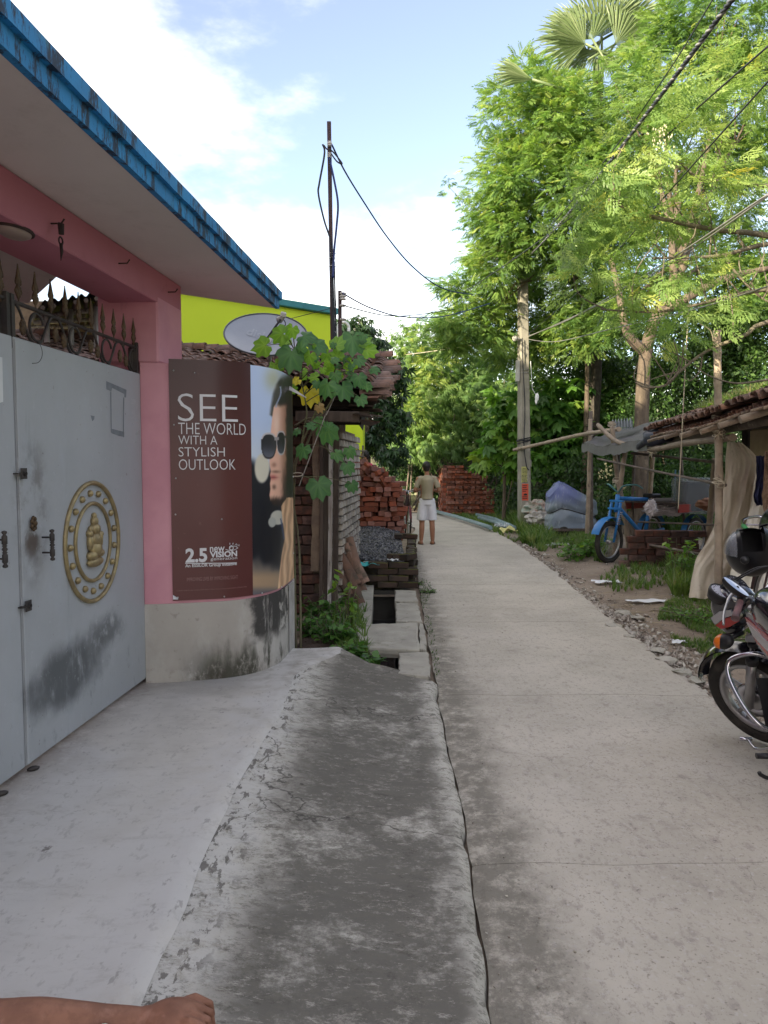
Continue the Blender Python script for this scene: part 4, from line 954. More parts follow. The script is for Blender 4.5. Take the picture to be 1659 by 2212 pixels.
for i in range(cols):
    for j in range(rows):
        a = (i + .5) / cols; b_ = j / rows
        p, M_ = tilemat(a, b_); M_ = M_ @ Euler((R(-5 + random.gauss(0, 2)), R(random.gauss(0, 4)), R(random.gauss(0, 5)))).to_matrix()
        p = p + M_ @ Vector((random.gauss(0, .008), random.gauss(0, .015), .005 + random.random() * .012))
        if cnt < 288: inst('roof_tile', tm, hut, p, M_); cnt += 1
        else: extra.add([p + M_ @ v for v in tlv], tlf)
tag(extra.build('roof_tiles_beyond', m_tile, hut), kind='stuff')
for i in range(30):      # ridge caps
    p, M_ = tilemat((i + .5) / 30, .99); M_ = M_ @ Matrix.Rotation(PI / 2, 3, 'Z'); inst('ridge_tile', tm, hut, p + Vector((0, 0, .03 + random.random() * .015)) + M_ @ Vector((0, -.14, 0)), M_ @ Euler((0, 0, random.gauss(0, .06))).to_matrix(), (1.2, 1, 1.2))
# loose bricks on the ridge
bk = MB().bbox((0, 0, 0), (.23, .11, .07), b=.005, j=.002).mesh('brick', m_brickold)
for u, v, Y in ((562, 748, 8.9), (570, 750, 8.9)): inst('ridge_brick', bk, hut, P(u, v, Y), (0, .1, random.random()), .9)
# rake: layers of tile ends and battens at the right edge
for k in range(15):
    t = random.random(); z = 2.02 + .032 * k; Y = 7.5 + .9 * random.random(); x = ER.x - .10 + random.uniform(-.07, .07) + .05 * (Y - 7.5)
    b = MB(); b.box((x, Y, z), (random.uniform(.16, .30), random.uniform(.3, .6), .014), (random.gauss(0, .06), random.gauss(0, .08), random.gauss(0, .3)), j=.012)
    b.build('batten' if k % 3 else 'split_tile', m_wood if k % 3 else m_tile, hut)
for k in range(26):
    Y = 7.45 + 2.1 * k / 26; a = (Y - 7.45) / 2.1; p, M_ = tilemat(0, a)
    inst('rake_tile', tm, hut, p + Vector((-.12 + random.uniform(-.03, .04), 0, -.02 - .06 * (k % 3) - random.random() * .02)), M_ @ Euler((0, 0, R(-70 + random.gauss(0, 15)))).to_matrix())
# eave beam, purlin ends, dark infill
MB().bar(P(640, 899, 7.5), P(777, 901, 7.42), .09, .10, b=.006).build('eave_beam', m_wood, hut)
MB().bar(P(636, 868, 7.9), P(790, 872, 7.8), .25, .10).build('eave_board', m_dark, hut)
for u, L_ in ((793, .5), (806, .45), (775, .4)):
    b = MB(); p = P(u, random.uniform(848, 892), 7.6); b.tube([p - Vector((L_, -.1, 0)), p + Vector((.10, 0, 0))], .018, n=7); b.build('purlin_end', m_wood, hut)
b = MB(); b.grid(lambda a, c: tuple(Vector((ER.x - .12 - 4.2 * a, 7.95, 1.98)).lerp(roofp(min(1, .03 + a * .93), .25) - Vector((0, 0, .04)), c)), 12, 1); b.build('gable_infill', m_dark, hut)
b = MB(); b.grid(lambda a, c: tuple(Vector((ER.x - .14, 7.95 + 1.5 * a, 1.98)).lerp(roofp(.03, .25 + .6 * a) - Vector((0, 0, .04)), c)), 6, 1); b.build('gable_infill', m_dark, hut)
# wall body and bricks
WY = 7.85
MB().box((-2.2, WY + 1.15, 1.03), (3.1, 2.0, 1.98)).build('wall_core', m_mud, hut)
xw1 = P(676, 1100, WY).x; xw0 = P(622, 1100, WY).x
wbm = MB().bbox((0, 0, 0), (.215, .12, .088), b=.008, j=.005).mesh('brick', m_brickold)
n = 0; z = .10
while z < 2.02:
    o = .11 if n % 2 else 0
    for k in range(3):
        x = xw1 - .10 - k * .225 + o * .9
        if x > xw1: continue
        inst('brick', wbm, hut, (x + random.gauss(0, .004), WY + random.uniform(-.018, .012), z), (random.gauss(0, .02), random.gauss(0, .015), random.gauss(0, .03)), (1, 1, random.uniform(.9, 1.04)))
    z += .101; n += 1
def colpx(pts, Y, w, dpt, mt, nm, seg=10, wob=.02):
    """a timber or plaster post following px points"""
    b = MB(); pp = crom([P(u, v, Y) for u, v in pts], seg); vs = []
    for i, p in enumerate(pp):
        ww = w / 2 * (1 + random.uniform(-wob, wob) * 4)
        for sx, sy in ((-1, -1), (1, -1), (1, 1), (-1, 1)): vs.append((p.x + sx * ww, p.y + sy * dpt / 2, p.z))
    fs = [(0, 1, 2, 3)[::-1], tuple((seg - 1) * 4 + k for k in range(4))] + [(i * 4 + k, i * 4 + (k + 1) % 4, (i + 1) * 4 + (k + 1) % 4, (i + 1) * 4 + k) for i in range(seg - 1) for k in range(4)]
    b.add(vs, fs); return b.build(nm, mt, hut)
colpx([(683, 908), (684, 1100), (681, 1232)], WY - .06, .075, .14, m_mud, 'plaster_column', 16, .06)
colpx([(694, 905), (695, 1100), (693, 1322)], 7.7, .035, .06, m_wood, 'post'); colpx([(704, 905), (705, 1120), (704, 1325)], 7.75, .05, .07, m_wood, 'post')
colpx([(715, 905), (714, 1100), (711, 1322)], 7.62, .038, .05, m_woodl, 'post'); colpx([(728, 905), (726, 1050), (724, 1300)], 8.0, .055, .08, m_wood, 'post'); colpx([(741, 905), (738, 1000), (737, 1240)], 8.7, .06, .09, m_woodl, 'post')
# side wall of whitewashed bricks along the lane
sw0 = Vector((P(727, 1100, 8.15).x, 8.15, 0)); sdir = Vector((.0727, 1, 0)).normalized(); sn = Vector((1, -.0727, 0)).normalized()
sbm = MB().bbox((0, 0, 0), (.11, .215, .066), b=.005, j=.003).mesh('brick', m_brickwh)
MB().box(tuple(sw0 + sdir * 1.0 - sn * .09 + Vector((0, 0, 1.02))), (.1, 2.3, 1.9), Matrix((sn, sdir, Vector((0, 0, 1)))).transposed()).build('side_wall_core', m_mud, hut)
for c in range(22):
    for k in range(8):
        p = sw0 + sdir * (.05 + k * .235 + (.11 if c % 2 else 0)) + Vector((0, 0, .16 + c * .082)) + sn * random.uniform(-.006, .008)
        inst('brick', sbm, hut, p, Matrix((sn, sdir, Vector((0, 0, 1)))).transposed() @ Euler((0, 0, random.gauss(0, .02))).to_matrix())
# open tin shed seen through the gate
shed_in = thing('tin_shed', 'dark tin shed on thin posts seen above the gate behind the tiles', 'shed', (-3.2, 9.5, 0))
b = MB(); q0, q1, q2, q3 = P(92, 652, 8.4), P(275, 622, 8.8), P(310, 700, 13), P(60, 700, 13)
b.grid(lambda a, c: tuple(q0.lerp(q1, a).lerp(q3.lerp(q2, a), c) + Vector((0, 0, .02 * math.sin(a * 60)))), 60, 2); b.build('roof_sheet', m_dark, shed_in)
for k in range(9): b = MB(); t = k / 8; b.tube([q0.lerp(q1, t) - Vector((0, 0, .06)), q3.lerp(q2, t) - Vector((0, 0, .06))], .025, n=6); b.build('rafter', m_wood, shed_in)
for k in range(3): b = MB(); t = .2 + k * .3; b.tube([q0.lerp(q3, t) - Vector((0, 0, .1)), q1.lerp(q2, t) - Vector((0, 0, .1))], .03, n=6); b.build('purlin', m_woodl, shed_in)
for u, v0 in ((207, 655), (152, 668), (100, 675)): b = MB(); p = P(u, v0, 9.3); b.tube([p, (p.x, p.y, 0)], .035, n=8); b.build('post', m_woodl, shed_in)
MB().box(tuple(P(180, 720, 12.5)), (2.2, .1, 1.0)).build('shed_wall', m_mud, shed_in)

# ---- dish
m_dish = mat('dish_grey', (.26, .29, .34), (.22, .25, .30), scale=3, rough=.45, bump=.02); m_dishr = mat('dish_rim', (.07, .08, .09), rough=.5)
dish = thing('satellite_dish', 'grey satellite dish with faded lettering on a short mast over the tiles', 'satellite dish', P(583, 792, 7.15))
DC = P(574.5, 721, 7.1); nD = Vector((.10, -.62, .78)).normalized(); a1 = Vector((.972, 0, -.235)); a1 = (a1 - nD * a1.dot(nD)).normalized(); a2 = nD.cross(a1)
MD = Matrix.Translation(DC) @ Matrix((a1, a2, nD)).transposed().to_4x4(); RD = .375
prof = [(RD * t, .075 * t * t - .075) for t in [i / 12 for i in range(13)]]; prof[0] = (.001, -.075)
b = MB(); b.lathe(prof, MD, 48); b.lathe([(r, z - .006) for r, z in prof[::-1]], MD, 48, mi=1); b.build('reflector', [m_dish, m_dishr], dish)
b = MB(); b.torus(DC, RD, .008, Matrix((a1, a2, nD)).transposed(), n=56, k=8); b.build('rim', m_dishr, dish)
vs, fs = text_mesh('dishtv', .125, bold=.002); b = MB(); 
def dsh(x, y): r2 = (x * x + y * y) / RD ** 2; return MD @ Vector((x, y, .075 * r2 - .070))
bmx = bmesh.new(); bv = [bmx.verts.new(q) for q in vs]
for f in fs: bmx.faces.new([bv[i] for i in f])
bmesh.ops.subdivide_edges(bmx, edges=[e for e in bmx.edges if e.calc_length() > .03], cuts=2); bmesh.ops.triangulate(bmx, faces=bmx.faces[:]); bmx.verts.index_update()
b.add([dsh(v.co.x - .20, v.co.y * 1.3 + .02) for v in bmx.verts], [tuple(v.index for v in f.verts) for f in bmx.faces]); bmx.free()
b.build('lettering', mat('faded_dish_print', (.31, .345, .40), rough=.45), dish)
m_grey = mat('grey_plastic', (.42, .42, .40), rough=.5); m_blk = mat('black_plastic', (.012, .012, .014), (.02, .02, .022), rough=.45)
LN = P(609, 686, 6.82); bot = MD @ Vector((.02, -RD * .98, 0)); b = MB(); b.tube(crom([bot, bot.lerp(LN, .5) + Vector((-.012, -.03, -.02)), LN], 12), .010, n=8); b.build('arm', m_blk, dish)
b = MB(); dl = (DC - LN).normalized(); b.tube([LN - dl * .03, LN + dl * .02, LN + dl * .05], [.022, .024, .032], n=12); b.bbox(LN - dl * .03 + Vector((.0, 0, .012)), (.05, .05, .045), (.3, .2, .2), b=.008); b.build('receiver', m_grey, dish)
b = MB(); b.tube(crom([LN, LN + Vector((.02, 0, -.08)), bot + Vector((.015, 0, .10)), bot + Vector((0, 0, .0))], 16), .005, n=6); b.build('cable', m_blk, dish)
b = MB(); q = DC - nD * .09; b.tube([P(583, 796, 7.15), P(583, 765, 7.2), q], .017, n=10); b.box(tuple(DC - nD * .1), (.1, .08, .08), Matrix((a1, a2, nD)).transposed()); b.build('mast', m_grey, dish)

# ---- yellow-green house
m_lime = mat('lime_paint', (.58, .72, .035), (.53, .67, .03), scale=.8, rough=.75, bump=.1, layers=[dict(col=(.42, .52, .05), scale=2.5, lo=.6, hi=.8, amt=.4)])
m_teal = mat('teal_band', (.05, .23, .25), (.04, .18, .20), rough=.7, layers=[dict(col=(.02, .06, .06), scale=6, lo=.6, hi=.7, amt=.6)])
lime = thing('lime_house', 'bright yellow-green house with teal roof band behind the tiled hut', 'house', (-3, 14, 0))
A = P(608, 655, 13.0); Bq = P(718.5, 668, 13.7); dv = Vector((Bq.x - A.x, Bq.y - A.y, 0)).normalized(); A0 = A - dv * 4.5; nv = Vector((dv.y, -dv.x, 0)); zw = 4.25
ztop = P(718, 664, 13.7).z
def lbox(b, a0, a1, o0, o1, z0, z1, ch=.01):
    M_ = Matrix((nv, dv, Vector((0, 0, 1)))).transposed(); o = Vector((Bq.x, Bq.y, 0)); c = o + dv * ((a0 + a1) / 2) + nv * ((o0 + o1) / 2); c.z = (z0 + z1) / 2
    return b.bbox(c, (o1 - o0, a1 - a0, z1 - z0), M_, b=ch)
zband = P(718, 680, 13.7).z
lbox(MB(), -3.5, 0, -6, 0, 0, zband).build('wall', m_lime, lime); lbox(MB(), -3.5, .06, -6, .09, zband, zband + .11).build('roof_band', m_teal, lime); lbox(MB(), -3.5, .03, -5.9, .03, zband + .11, ztop).build('parapet', m_lime, lime)
lbox(MB(), .01, .55, -1.6, -.9, P(740, 745, 15).z, P(740, 722, 15).z).build('window_hood', m_lime, lime)
b = MB(); p = P(742, 708, 14.6); b.torus(p, .10, .028, Matrix.Rotation(PI / 2, 3, 'X'), n=20, k=8, arc=PI); b.tube([p + Vector((-.10, 0, 0)), p + Vector((-.10, 0, -.25))], .028); b.tube([p + Vector((.10, 0, 0)), p + Vector((.10, 0, -.1))], .028); b.build('vent_pipe', mat('white_pvc', (.7, .7, .68), rough=.4), lime)
p0, p1 = P(690, 905, 17), P(784, 905, 17)
MB().bbox(((p0.x + p1.x) / 2 - .3, 17.8, p0.z / 2), (p1.x - p0.x + .6, 1.6, p0.z)).build('porch_wall', m_lime, lime)
b = MB(); [b.box((P(768 + 2.6 * k, 904, 17).x, 17, p0.z + .03), (.02, .03, .06)) for k in range(7)]; b.build('porch_crest', m_lime, lime)
# little bamboo fence beside the brick pile
m_bamb = mat('bamboo', (.33, .26, .19), (.22, .17, .125), scale=7, stretch=(1, 1, 1), rough=.65, bump=.25, bscale=25, rand=.2, layers=[dict(col=(.08, .065, .055), scale=9, lo=.58, hi=.68, amt=.7)])
m_bambd = mat('weathered_bamboo', (.15, .12, .10), (.085, .07, .06), scale=7, rough=.8, bump=.4, bscale=25, layers=[dict(col=(.27, .23, .19), scale=9, lo=.58, hi=.68, amt=.6)])
fn = thing('bamboo_fence', 'short rough bamboo fence between the tiled hut and the heap of bricks', 'fence', (P(775, 1050, 15.5).x, 15.5, .2))
for u in (757, 765, 773, 783): b = MB(); b.tube([P(u, 1060, 15.5), P(u + 1, random.uniform(955, 968), 15.5)], .022, n=6, wob=.1); b.build('stake', m_bambd, fn)
for v in (973, 985, 1012): b = MB(); b.tube([P(748, v - 2, 15.45), P(788, v + 2, 15.45)], .018, n=6); b.build('rail', m_bambd, fn)

# ================================================================ BRICK HEAP, COAL BAY, LEANING TILES
hb = MB().bbox((0, 0, 0), (.125, .25, .083), b=.006, j=.004).mesh('brick', m_brick)
heap = thing('brick_heap', 'tall tumbled heap of red bricks behind the coal by the tiled hut', 'brick pile', (-.2, 14.1, .2))
HY = 13.9
def topz(x):   # outline of the heap (px v as function of u)
    u = CU + F * x / HY; return P(u, pw([(748, 1030), (758, 1006), (775, 998), (795, 1012), (812, 1012), (828, 1022), (850, 1030), (866, 1040), (870, 1080)], u), HY).z
xL, xR = P(750, 1100, HY).x, P(871, 1100, HY).x; nb = 0
for row in range(3):
    z = .22; c = 0
    while z < 1.66:
        k = 0; x = xL + .07 + (c % 2) * .05
        while x < xR - .04:
            if z < topz(x) - .03 and nb < 292:
                loose = (z - .6) if x < xR - .4 else .12; loose = max(.10, min(1.2, loose * .9)); 
                if not (row == 2 and z > 1.3):
                    end = random.random() < .62
                    rot = Euler((random.gauss(0, .10 * loose + .02), random.gauss(0, .16 * loose + .015), (0 if end else PI / 2) + random.gauss(0, .35 * loose + .05)))
                    inst('brick', hb, heap, (x + random.gauss(0, .01), HY + row * .26 + random.gauss(0, .035) - .04 * math.sin((x - xL) / (xR - xL) * PI), z + random.gauss(0, .006)), rot, (1, 1, random.uniform(.92, 1.05))); nb += 1
            x += .142 if random.random() < .7 else .19
        z += .089; c += 1
for k in range(70):    # loose bricks over the top and front
    x = random.uniform(xL, xR - .35); z = topz(x) + random.uniform(-.22, .0)
    if nb < 299: inst('brick', hb, heap, (x, HY - .1 + random.uniform(-.05, .4), z), (random.gauss(0, .5), random.gauss(0, .5), random.uniform(0, PI))); nb += 1
MB().box(((xL + xR) / 2, HY + .42, .65), (xR - xL - .1, .4, 1.0)).build('core', m_dark, heap)
bay = thing('low_brick_wall', 'low blackened mossy brick wall holding the coal heap beside the lane', 'wall', (.2, 10.5, .02))
kb = MB().bbox((0, 0, 0), (.245, .118, .075), b=.006, j=.005).mesh('brick', m_brickblk)
FYb = G(860, 1270, .04).y; xa, xb = P(812, 1240, FYb).x, P(903, 1240, FYb).x
for c in range(4):
    x = xb - .12 - (.12 if c % 2 else 0)
    while x > xa - .02: inst('brick', kb, bay, (x, FYb + .06 + random.gauss(0, .012), .075 + c * .081), (random.gauss(0, .02), random.gauss(0, .02), random.gauss(0, .04))); x -= .253
xe = P(899, 1200, 10.6).x
for c in range(4):
    for k in range(16):
        y = FYb + .2 + k * .253 + (.12 if c % 2 else 0)
        if c == 3 and (k % 5 == 2 or k > 13): continue
        xx = P(898, 1200, y).x - .07
        inst('brick', kb, bay, (xx + random.gauss(0, .012), y, .075 + c * .083), (random.gauss(0, .025), random.gauss(0, .025), PI / 2 + random.gauss(0, .05)))
for (u, v, r) in ((868, 1216, .2), (882, 1208, 1.0), (858, 1212, -.3), (885, 1166, .1), (872, 1153, .3), (860, 1150, 1.6)):
    p = P(u, v, FYb + .15 if v > 1190 else 12.3); inst('brick', kb, bay, (p.x, p.y, .41), (random.gauss(0, .05), random.gauss(0, .06), r))
m_coal = mat('coal', (.045, .046, .055), (.022, .022, .027), scale=20, rough=.35, spec=.6); m_coal2 = leafmat('coal_bits', [(.02, .02, .024), (.055, .056, .066), (.16, .16, .18)], trans=0, rough=.5, spec=.5)
coal = thing('coal_heap', 'heap of dark grey coal pieces inside the low brick wall', 'coal', (-.1, 11.6, .1))
def coalz(x, y): return .28 + .12 * math.exp(-((x + .25) / .5) ** 2) + .02 * noise.noise(Vector((x * 3, y * 3, 0))) + .03 * (y - 11.5) / 2
MB().grid(lambda a, b: (-.75 + 1.03 * a, FYb + .16 + 4.3 * b, coalz(-.75 + 1.03 * a, FYb + .16 + 4.3 * b)), 20, 50).build('mound', m_coal, coal)
ov = np.array([(1, .1, 0), (-.9, .2, .1), (.1, .8, -.1), (0, -.9, .2), (.2, .1, .7), (-.1, 0, -.6)]); of = np.array([(0, 2, 4), (2, 1, 4), (1, 3, 4), (3, 0, 4), (2, 0, 5), (1, 2, 5), (3, 1, 5), (0, 3, 5)])
def stones(name, pos, smin, smax, mt, parent=None, flat=1.0, tint=None):
    n = len(pos); M_ = rmats(rng.uniform(0, 6.28, n), rng.normal(size=n) * .5, rng.normal(size=n) * .8)
    s = smin + (smax - smin) * rng.random(n) ** 2; sc = np.stack([s, s * rng.uniform(.5, 1, n), s * rng.uniform(.4, .9, n) * flat], 1)
    return scatter(name, ov, of, pos, M_ * sc[:, None, :], rng.random(n) if tint is None else tint, mt, parent)
n = 5200; X = rng.uniform(-.74, .27, n); Yc = FYb + .16 + 4.2 * rng.random(n); Z = np.array([coalz(a, b) for a, b in zip(X, Yc)]) + .01
tag(stones('coal_pieces', np.stack([X, Yc, Z], 1), .014, .036, m_coal2, coal), kind='stuff')
# leaning tiles
lt = thing('leaning_roof_tiles', 'bundle of spare clay roof tiles leaning against the timber posts by the drain', 'roof tiles', G(760, 1320, .05))
tl2 = tile_mesh(m_tileR, .056, .044, .50, 8, 'spare_tile'); tm3 = tile_mesh(m_tileR, .05, .04, .40, 8, 'spare_tile')
for k in range(24):
    t = k / 23; ub, vb = 712 + 78 * t + random.uniform(-3, 3), 1322 - 14 * t - 26 * (k % 3) + random.uniform(-6, 6); base = P(ub, vb, 8.15 + .35 * random.random() - .1 * t)
    tp = P(ub - 34 - 12 * random.random(), vb - 105 + random.uniform(-10, 10), base.y + .22)
    dr = (tp - base).normalized(); zz = (Vector((.15, -1, .25)) - dr * Vector((.15, -1, .25)).dot(dr)).normalized(); xx = dr.cross(zz)
    inst('spare_tile', tl2 if k % 3 else tm3, lt, base, Matrix((xx, dr, zz)).transposed() @ Euler((0, R(random.gauss(0, 18)), R(random.gauss(0, 5)))).to_matrix())
# rubbish on the low wall
def scrap(u, v, Y, w, h, mt, nm, label, cat, z=None, amp=.02, n=10):
    p = P(u, v, Y) if z is None else G(u, v, z); b = MB(); ph = random.random() * 9
    b.grid(lambda a, c: (p.x + (a - .5) * w * (1 + .15 * math.sin(c * 7 + ph)), p.y + (c - .5) * h * (1 + .2 * math.sin(a * 5 + ph)), p.z + amp * (.6 + noise.noise(Vector((a * 3.3 + ph, c * 3.3, ph)))) ), n, n, sm=False)
    return tag(b.build(nm, mt), label, cat)
m_cyan = mat('cyan_plastic', (.05, .42, .42), (.03, .33, .34), scale=20, rough=.4)
scrap(795, 1222, FYb + .05, .26, .12, m_cyan, 'plastic_strip', 'torn turquoise plastic strip lying on the low black brick wall', 'litter', amp=.04)
scrap(849, 1212, FYb + .05, .13, .10, m_paper, 'paper_scrap', 'white crumpled paper on the corner of the low black brick wall', 'litter', amp=.03)
scrap(806, 1215, FYb + .2, .24, .05, m_paper, 'paper_scrap', 'long white paper strip at the front edge of the coal heap', 'litter', amp=.02)

# ================================================================ IRON POLE, WIRES
m_pole = mat('rusted_steel', (.075, .045, .045), (.05, .03, .035), scale=8, rough=.75, bump=.3); m_cable = mat('cable_black', (.012, .014, .022), rough=.5); m_cableb = mat('cable_blue', (.012, .03, .16), (.010, .02, .10), rough=.4)
m_porc = mat('porcelain', (.55, .53, .50), (.42, .40, .38), rough=.3)
ipole = thing('service_pole', 'tall thin rusty steel channel pole with looped cables above the hut', 'pole', (P(720, 760, 10.6).x, 10.6, 0))
pt, pb = P(710.5, 262, 10.6), P(721, 760, 10.6); pbb = Vector((pb.x + .02, 10.6, 0))
b = MB(); dx = (pt - pbb).normalized()
for (o, w, h) in ((Vector((0, 0, 0)), .052, .006), (Vector((-.024, .02, 0)), .006, .04), (Vector((.024, .02, 0)), .006, .04)):
    b.bar(pbb + o, pt + o, h if w > h and w > .04 else .04, w if w > .04 else .006) if 0 else b.box(tuple((pbb + pt) / 2 + o), (w, h, (pt - pbb).length), frame and Vector((0, 0, 1)).rotation_difference(dx).to_matrix())
b.build('channel', m_pole, ipole)
b = MB(); [b.ell(P(u, v, 10.56), (.035, .035, .022), None, 10, 6) for u, v in ((712, 310),)]; [b.ell(P(712, 310 + k, 10.56), (.03, .03, .016), None, 10, 6) for k in (-3, 4)]; b.build('insulator', m_porc, ipole)
b = MB(); [b.ell(P(712, 335 + k, 10.56), (.034, .034, .016), None, 10, 6) for k in (-3, 0, 4)]; b.build('insulator', m_porc, ipole)
def wire(pts, Y, r, mt, nm, par=None, n=40):
    pp = [P(*q) if len(q) == 3 else P(q[0], q[1], Y) for q in pts]; b = MB(); b.tube(crom(pp, n), r, n=6); return b.build(nm, mt, par)
wire([(697, 312), (701, 332), (690, 395), (688, 420), (700, 475), (714, 520), (716, 560)], 10.5, .014, m_cable, 'cable_loop', ipole)
wire([(711, 340), (722, 390), (730, 440), (727, 490), (722, 540), (719, 600)], 10.5, .016, m_cableb, 'cable_loop', ipole)
wire([(700, 314), (706, 322), (717, 326), (732, 343), (739, 354), (728, 349), (716, 333)], 10.5, .010, m_cable, 'cable_loop', ipole)
wire([(716, 560), (719, 640), (722, 760)], 10.56, .022, m_cable, 'cable_run', ipole); wire([(722, 565), (724, 640), (727, 760)], 10.56, .012, m_cable, 'cable_run', ipole); wire([(719, 560), (726, 660)], 10.5, .006, m_cable, 'cable_run', ipole)
for v in (548, 558, 575): b = MB(); b.torus(P(718, v, 10.55), .045, .004, Matrix.Identity(3), n=14, k=4); b.build('wire_tie', m_porc, ipole)
bw = wire([(717, 313, 10.5), (745, 370, 11.2), (785, 435, 12.3), (835, 510, 13.5), (890, 575, 14.6), (950, 620, 16), (1010, 635, 17.4), (1065, 636, 19)], 0, .013, m_cableb, 'service_cable'); tag(bw, 'blue-black cable curving down from the thin steel pole into the neem tree', 'cable')
sp2 = thing('iron_stub', 'short rusty iron post with white insulators in front of the yellow-green house', 'post', P(735, 770, 11.3))
b = MB(); b.box(tuple((P(733, 630, 11.3) + P(736, 770, 11.3)) / 2), (.055, .03, 140 / F * 11.3)); b.build('post', m_pole, sp2)
for v in (634, 640, 646, 660, 690): b = MB(); b.ell(P(741, v, 11.26), (.05, .05, .02), None, 10, 6); b.build('insulator', m_porc, sp2)
m_steel = mat('galvanised_wire', (.30, .30, .29), rough=.5, metal=.4); m_rope = mat('pale_rope', (.45, .40, .30), (.35, .3, .24), rough=.9)
WIRES = [([(741, 634, 11.2), (800, 665, 12.5), (870, 684, 14), (960, 683, 16), (1060, 655, 18)], .011, m_cableb, 'lower of two thin blue wires sagging from the iron post to the neem tree'),
         ([(742, 660, 11.2), (830, 681, 13), (900, 680, 15), (980, 668, 17)], .009, m_cable, 'upper thin dark wire crossing between the iron post and the neem tree'),
         ([(400, 748, 12.2), (560, 706, 12.5), (722, 664, 12.9)], .006, m_cable, 'thin wire slanting across the yellow-green house wall'),
         ([(770, 750, 24), (850, 715, 22), (940, 670, 20.5), (1180, 510, 13), (1659, 100, 6)], .008, m_cable, 'thin dark wire rising from the far trees past the twisted cable'),
         ([(840, 770, 26), (940, 758, 22), (1128, 728, 19.1)], .010, m_rope, 'pale wire from the far trees to the lamp bracket on the concrete pole'),
         ([(1136, 728, 18.9), (1230, 690, 15), (1400, 590, 9), (1659, 420, 5.5)], .008, m_steel, 'pale overhead wire leaving the concrete pole, second from top'),
         ([(1136, 730, 18.9), (1300, 655, 12.5), (1460, 560, 9), (1700, 395, 5.8)], .008, m_steel, 'pale overhead wire leaving the concrete pole, third from top'),
         ([(1136, 726, 18.9), (1260, 620, 13.2), (1440, 420, 8), (1700, 130, 5)], .007, m_cable, 'dark overhead wire leaving the concrete pole, steepest of the fan'),
         ([(1136, 732, 18.9), (1200, 738, 16), (1330, 708, 12), (1500, 668, 9), (1700, 605, 6.5)], .008, m_steel, 'pale overhead wire leaving the concrete pole, lowest of the fan'),
         ([(1180, 500, 13), (1320, 330, 9), (1440, 160, 7), (1545, -10, 5.5)], .006, m_cable, 'thin wire running just above the twisted cable')]
for pts, r, mt, lab in WIRES: tag(wire(pts, 0, r, mt, 'overhead_wire', n=60), lab, 'wire', 'overhead wires')
# twisted aerial cable
A_, B_ = P(1132, 562, 19.1), P(1625, -60, 4.4); b1 = [MB(), MB(), MB()]; N_ = 420
x_, y_ = frame(B_ - A_)
for s in range(3):
    pts = []
    for i in range(N_ + 1):
        t = i / N_; p = A_.lerp(B_, t) + Vector((0, 0, -.9 * t * (1 - t) * .6)); a = t * 2 * PI * 70 + s * 2 * PI / 3; pts.append(p + (x_ * math.cos(a) + y_ * math.sin(a)) * .010)
    b1[s].tube(pts, .0095, n=5)
tw = thing('twisted_cable', 'thick twisted aerial cable running from the concrete pole to the upper right', 'cable', A_)
for s in range(3): b1[s].build('strand', m_steel if s == 0 else m_cable, tw)
tag(wire([(1497, 500, 8.6), (1480, 800, 8.6), (1465, 1100, 8.7)], 0, .006, m_rope, 'hanging_rope'), 'thin pale cord hanging straight down in front of the bamboo shed', 'cord')

# ---- concrete electricity pole
m_pcc = mat('pole_concrete', (.27, .255, .215), (.19, .18, .15), scale=2.5, rough=.9, bump=.4, bscale=20, layers=[dict(col=(.12, .115, .08), scale=4, lo=.56, hi=.7, amt=.6), dict(col=(.10, .12, .04), scale=5, lo=.35, hi=.6, amt=.7, ax=[('Z', None, None, .2, .7)], wob=.3), dict(col=(.42, .41, .38), scale=3, lo=.60, hi=.72, amt=.5)])
epb = G(1133, 1140, 0); EPY = epb.y
epole = thing('electric_pole', 'grey square concrete electricity pole with pasted posters beside the lane', 'pole', (epb.x, EPY, 0))
ept = P(1129, 545, EPY); mrE = Matrix.Rotation(R(12), 3, 'Z'); b = MB(); vs = []
for i in range(13):
    t = i / 12; p = Vector((epb.x, EPY, -.05)).lerp(ept, t); hw = (.138 - .04 * t)
    for sx, sy in ((-1, -.8), (-.8, -1), (.8, -1), (1, -.8), (1, .8), (.8, 1), (-.8, 1), (-1, .8)): vs.append(p + mrE @ Vector((sx * hw, sy * hw, 0)))
b.add(vs, [(i * 8 + k, i * 8 + (k + 1) % 8, (i + 1) * 8 + (k + 1) % 8, (i + 1) * 8 + k) for i in range(12) for k in range(8)] + [tuple(96 + k for k in range(8))]); b.build('shaft', m_pcc, epole)
m_red = mat('red_poster_paper', (.55, .09, .05), (.48, .08, .045), rough=.8); m_yel = mat('yellow_poster_paper', (.42, .42, .14), (.34, .34, .14), scale=9, rough=.85)
def epx(u, v, off=.0): # point on front face of the pole
    dr = ray(u, v); n_ = mrE @ Vector((0, -1, 0)); z = P(u, v, EPY).z; t_ = (z + .05) / (ept.z + .05); hw = .138 - .04 * t_; c = Vector((epb.x, EPY, -.05)).lerp(ept, t_) + n_ * (hw + off); o = Vector((0, 0, HC)); k = (c - o).dot(n_) / dr.dot(n_); return o + dr * k
def eflat(u0, v0, u1, v1, off, mt, nm, tilt=0):
    b = MB(); b.add([epx(u0, v1, off), epx(u1, v1 - tilt, off), epx(u1 - tilt, v0, off), epx(u0 - tilt, v0 + tilt, off)], [(0, 1, 2, 3)]); return b.build(nm, mt, epole)
eflat(1127.5, 1045, 1141.5, 1081, .006, m_red, 'red_poster', 0); eflat(1126.5, 1008, 1139, 1042, .006, m_yel, 'yellow_poster')
b = MB()
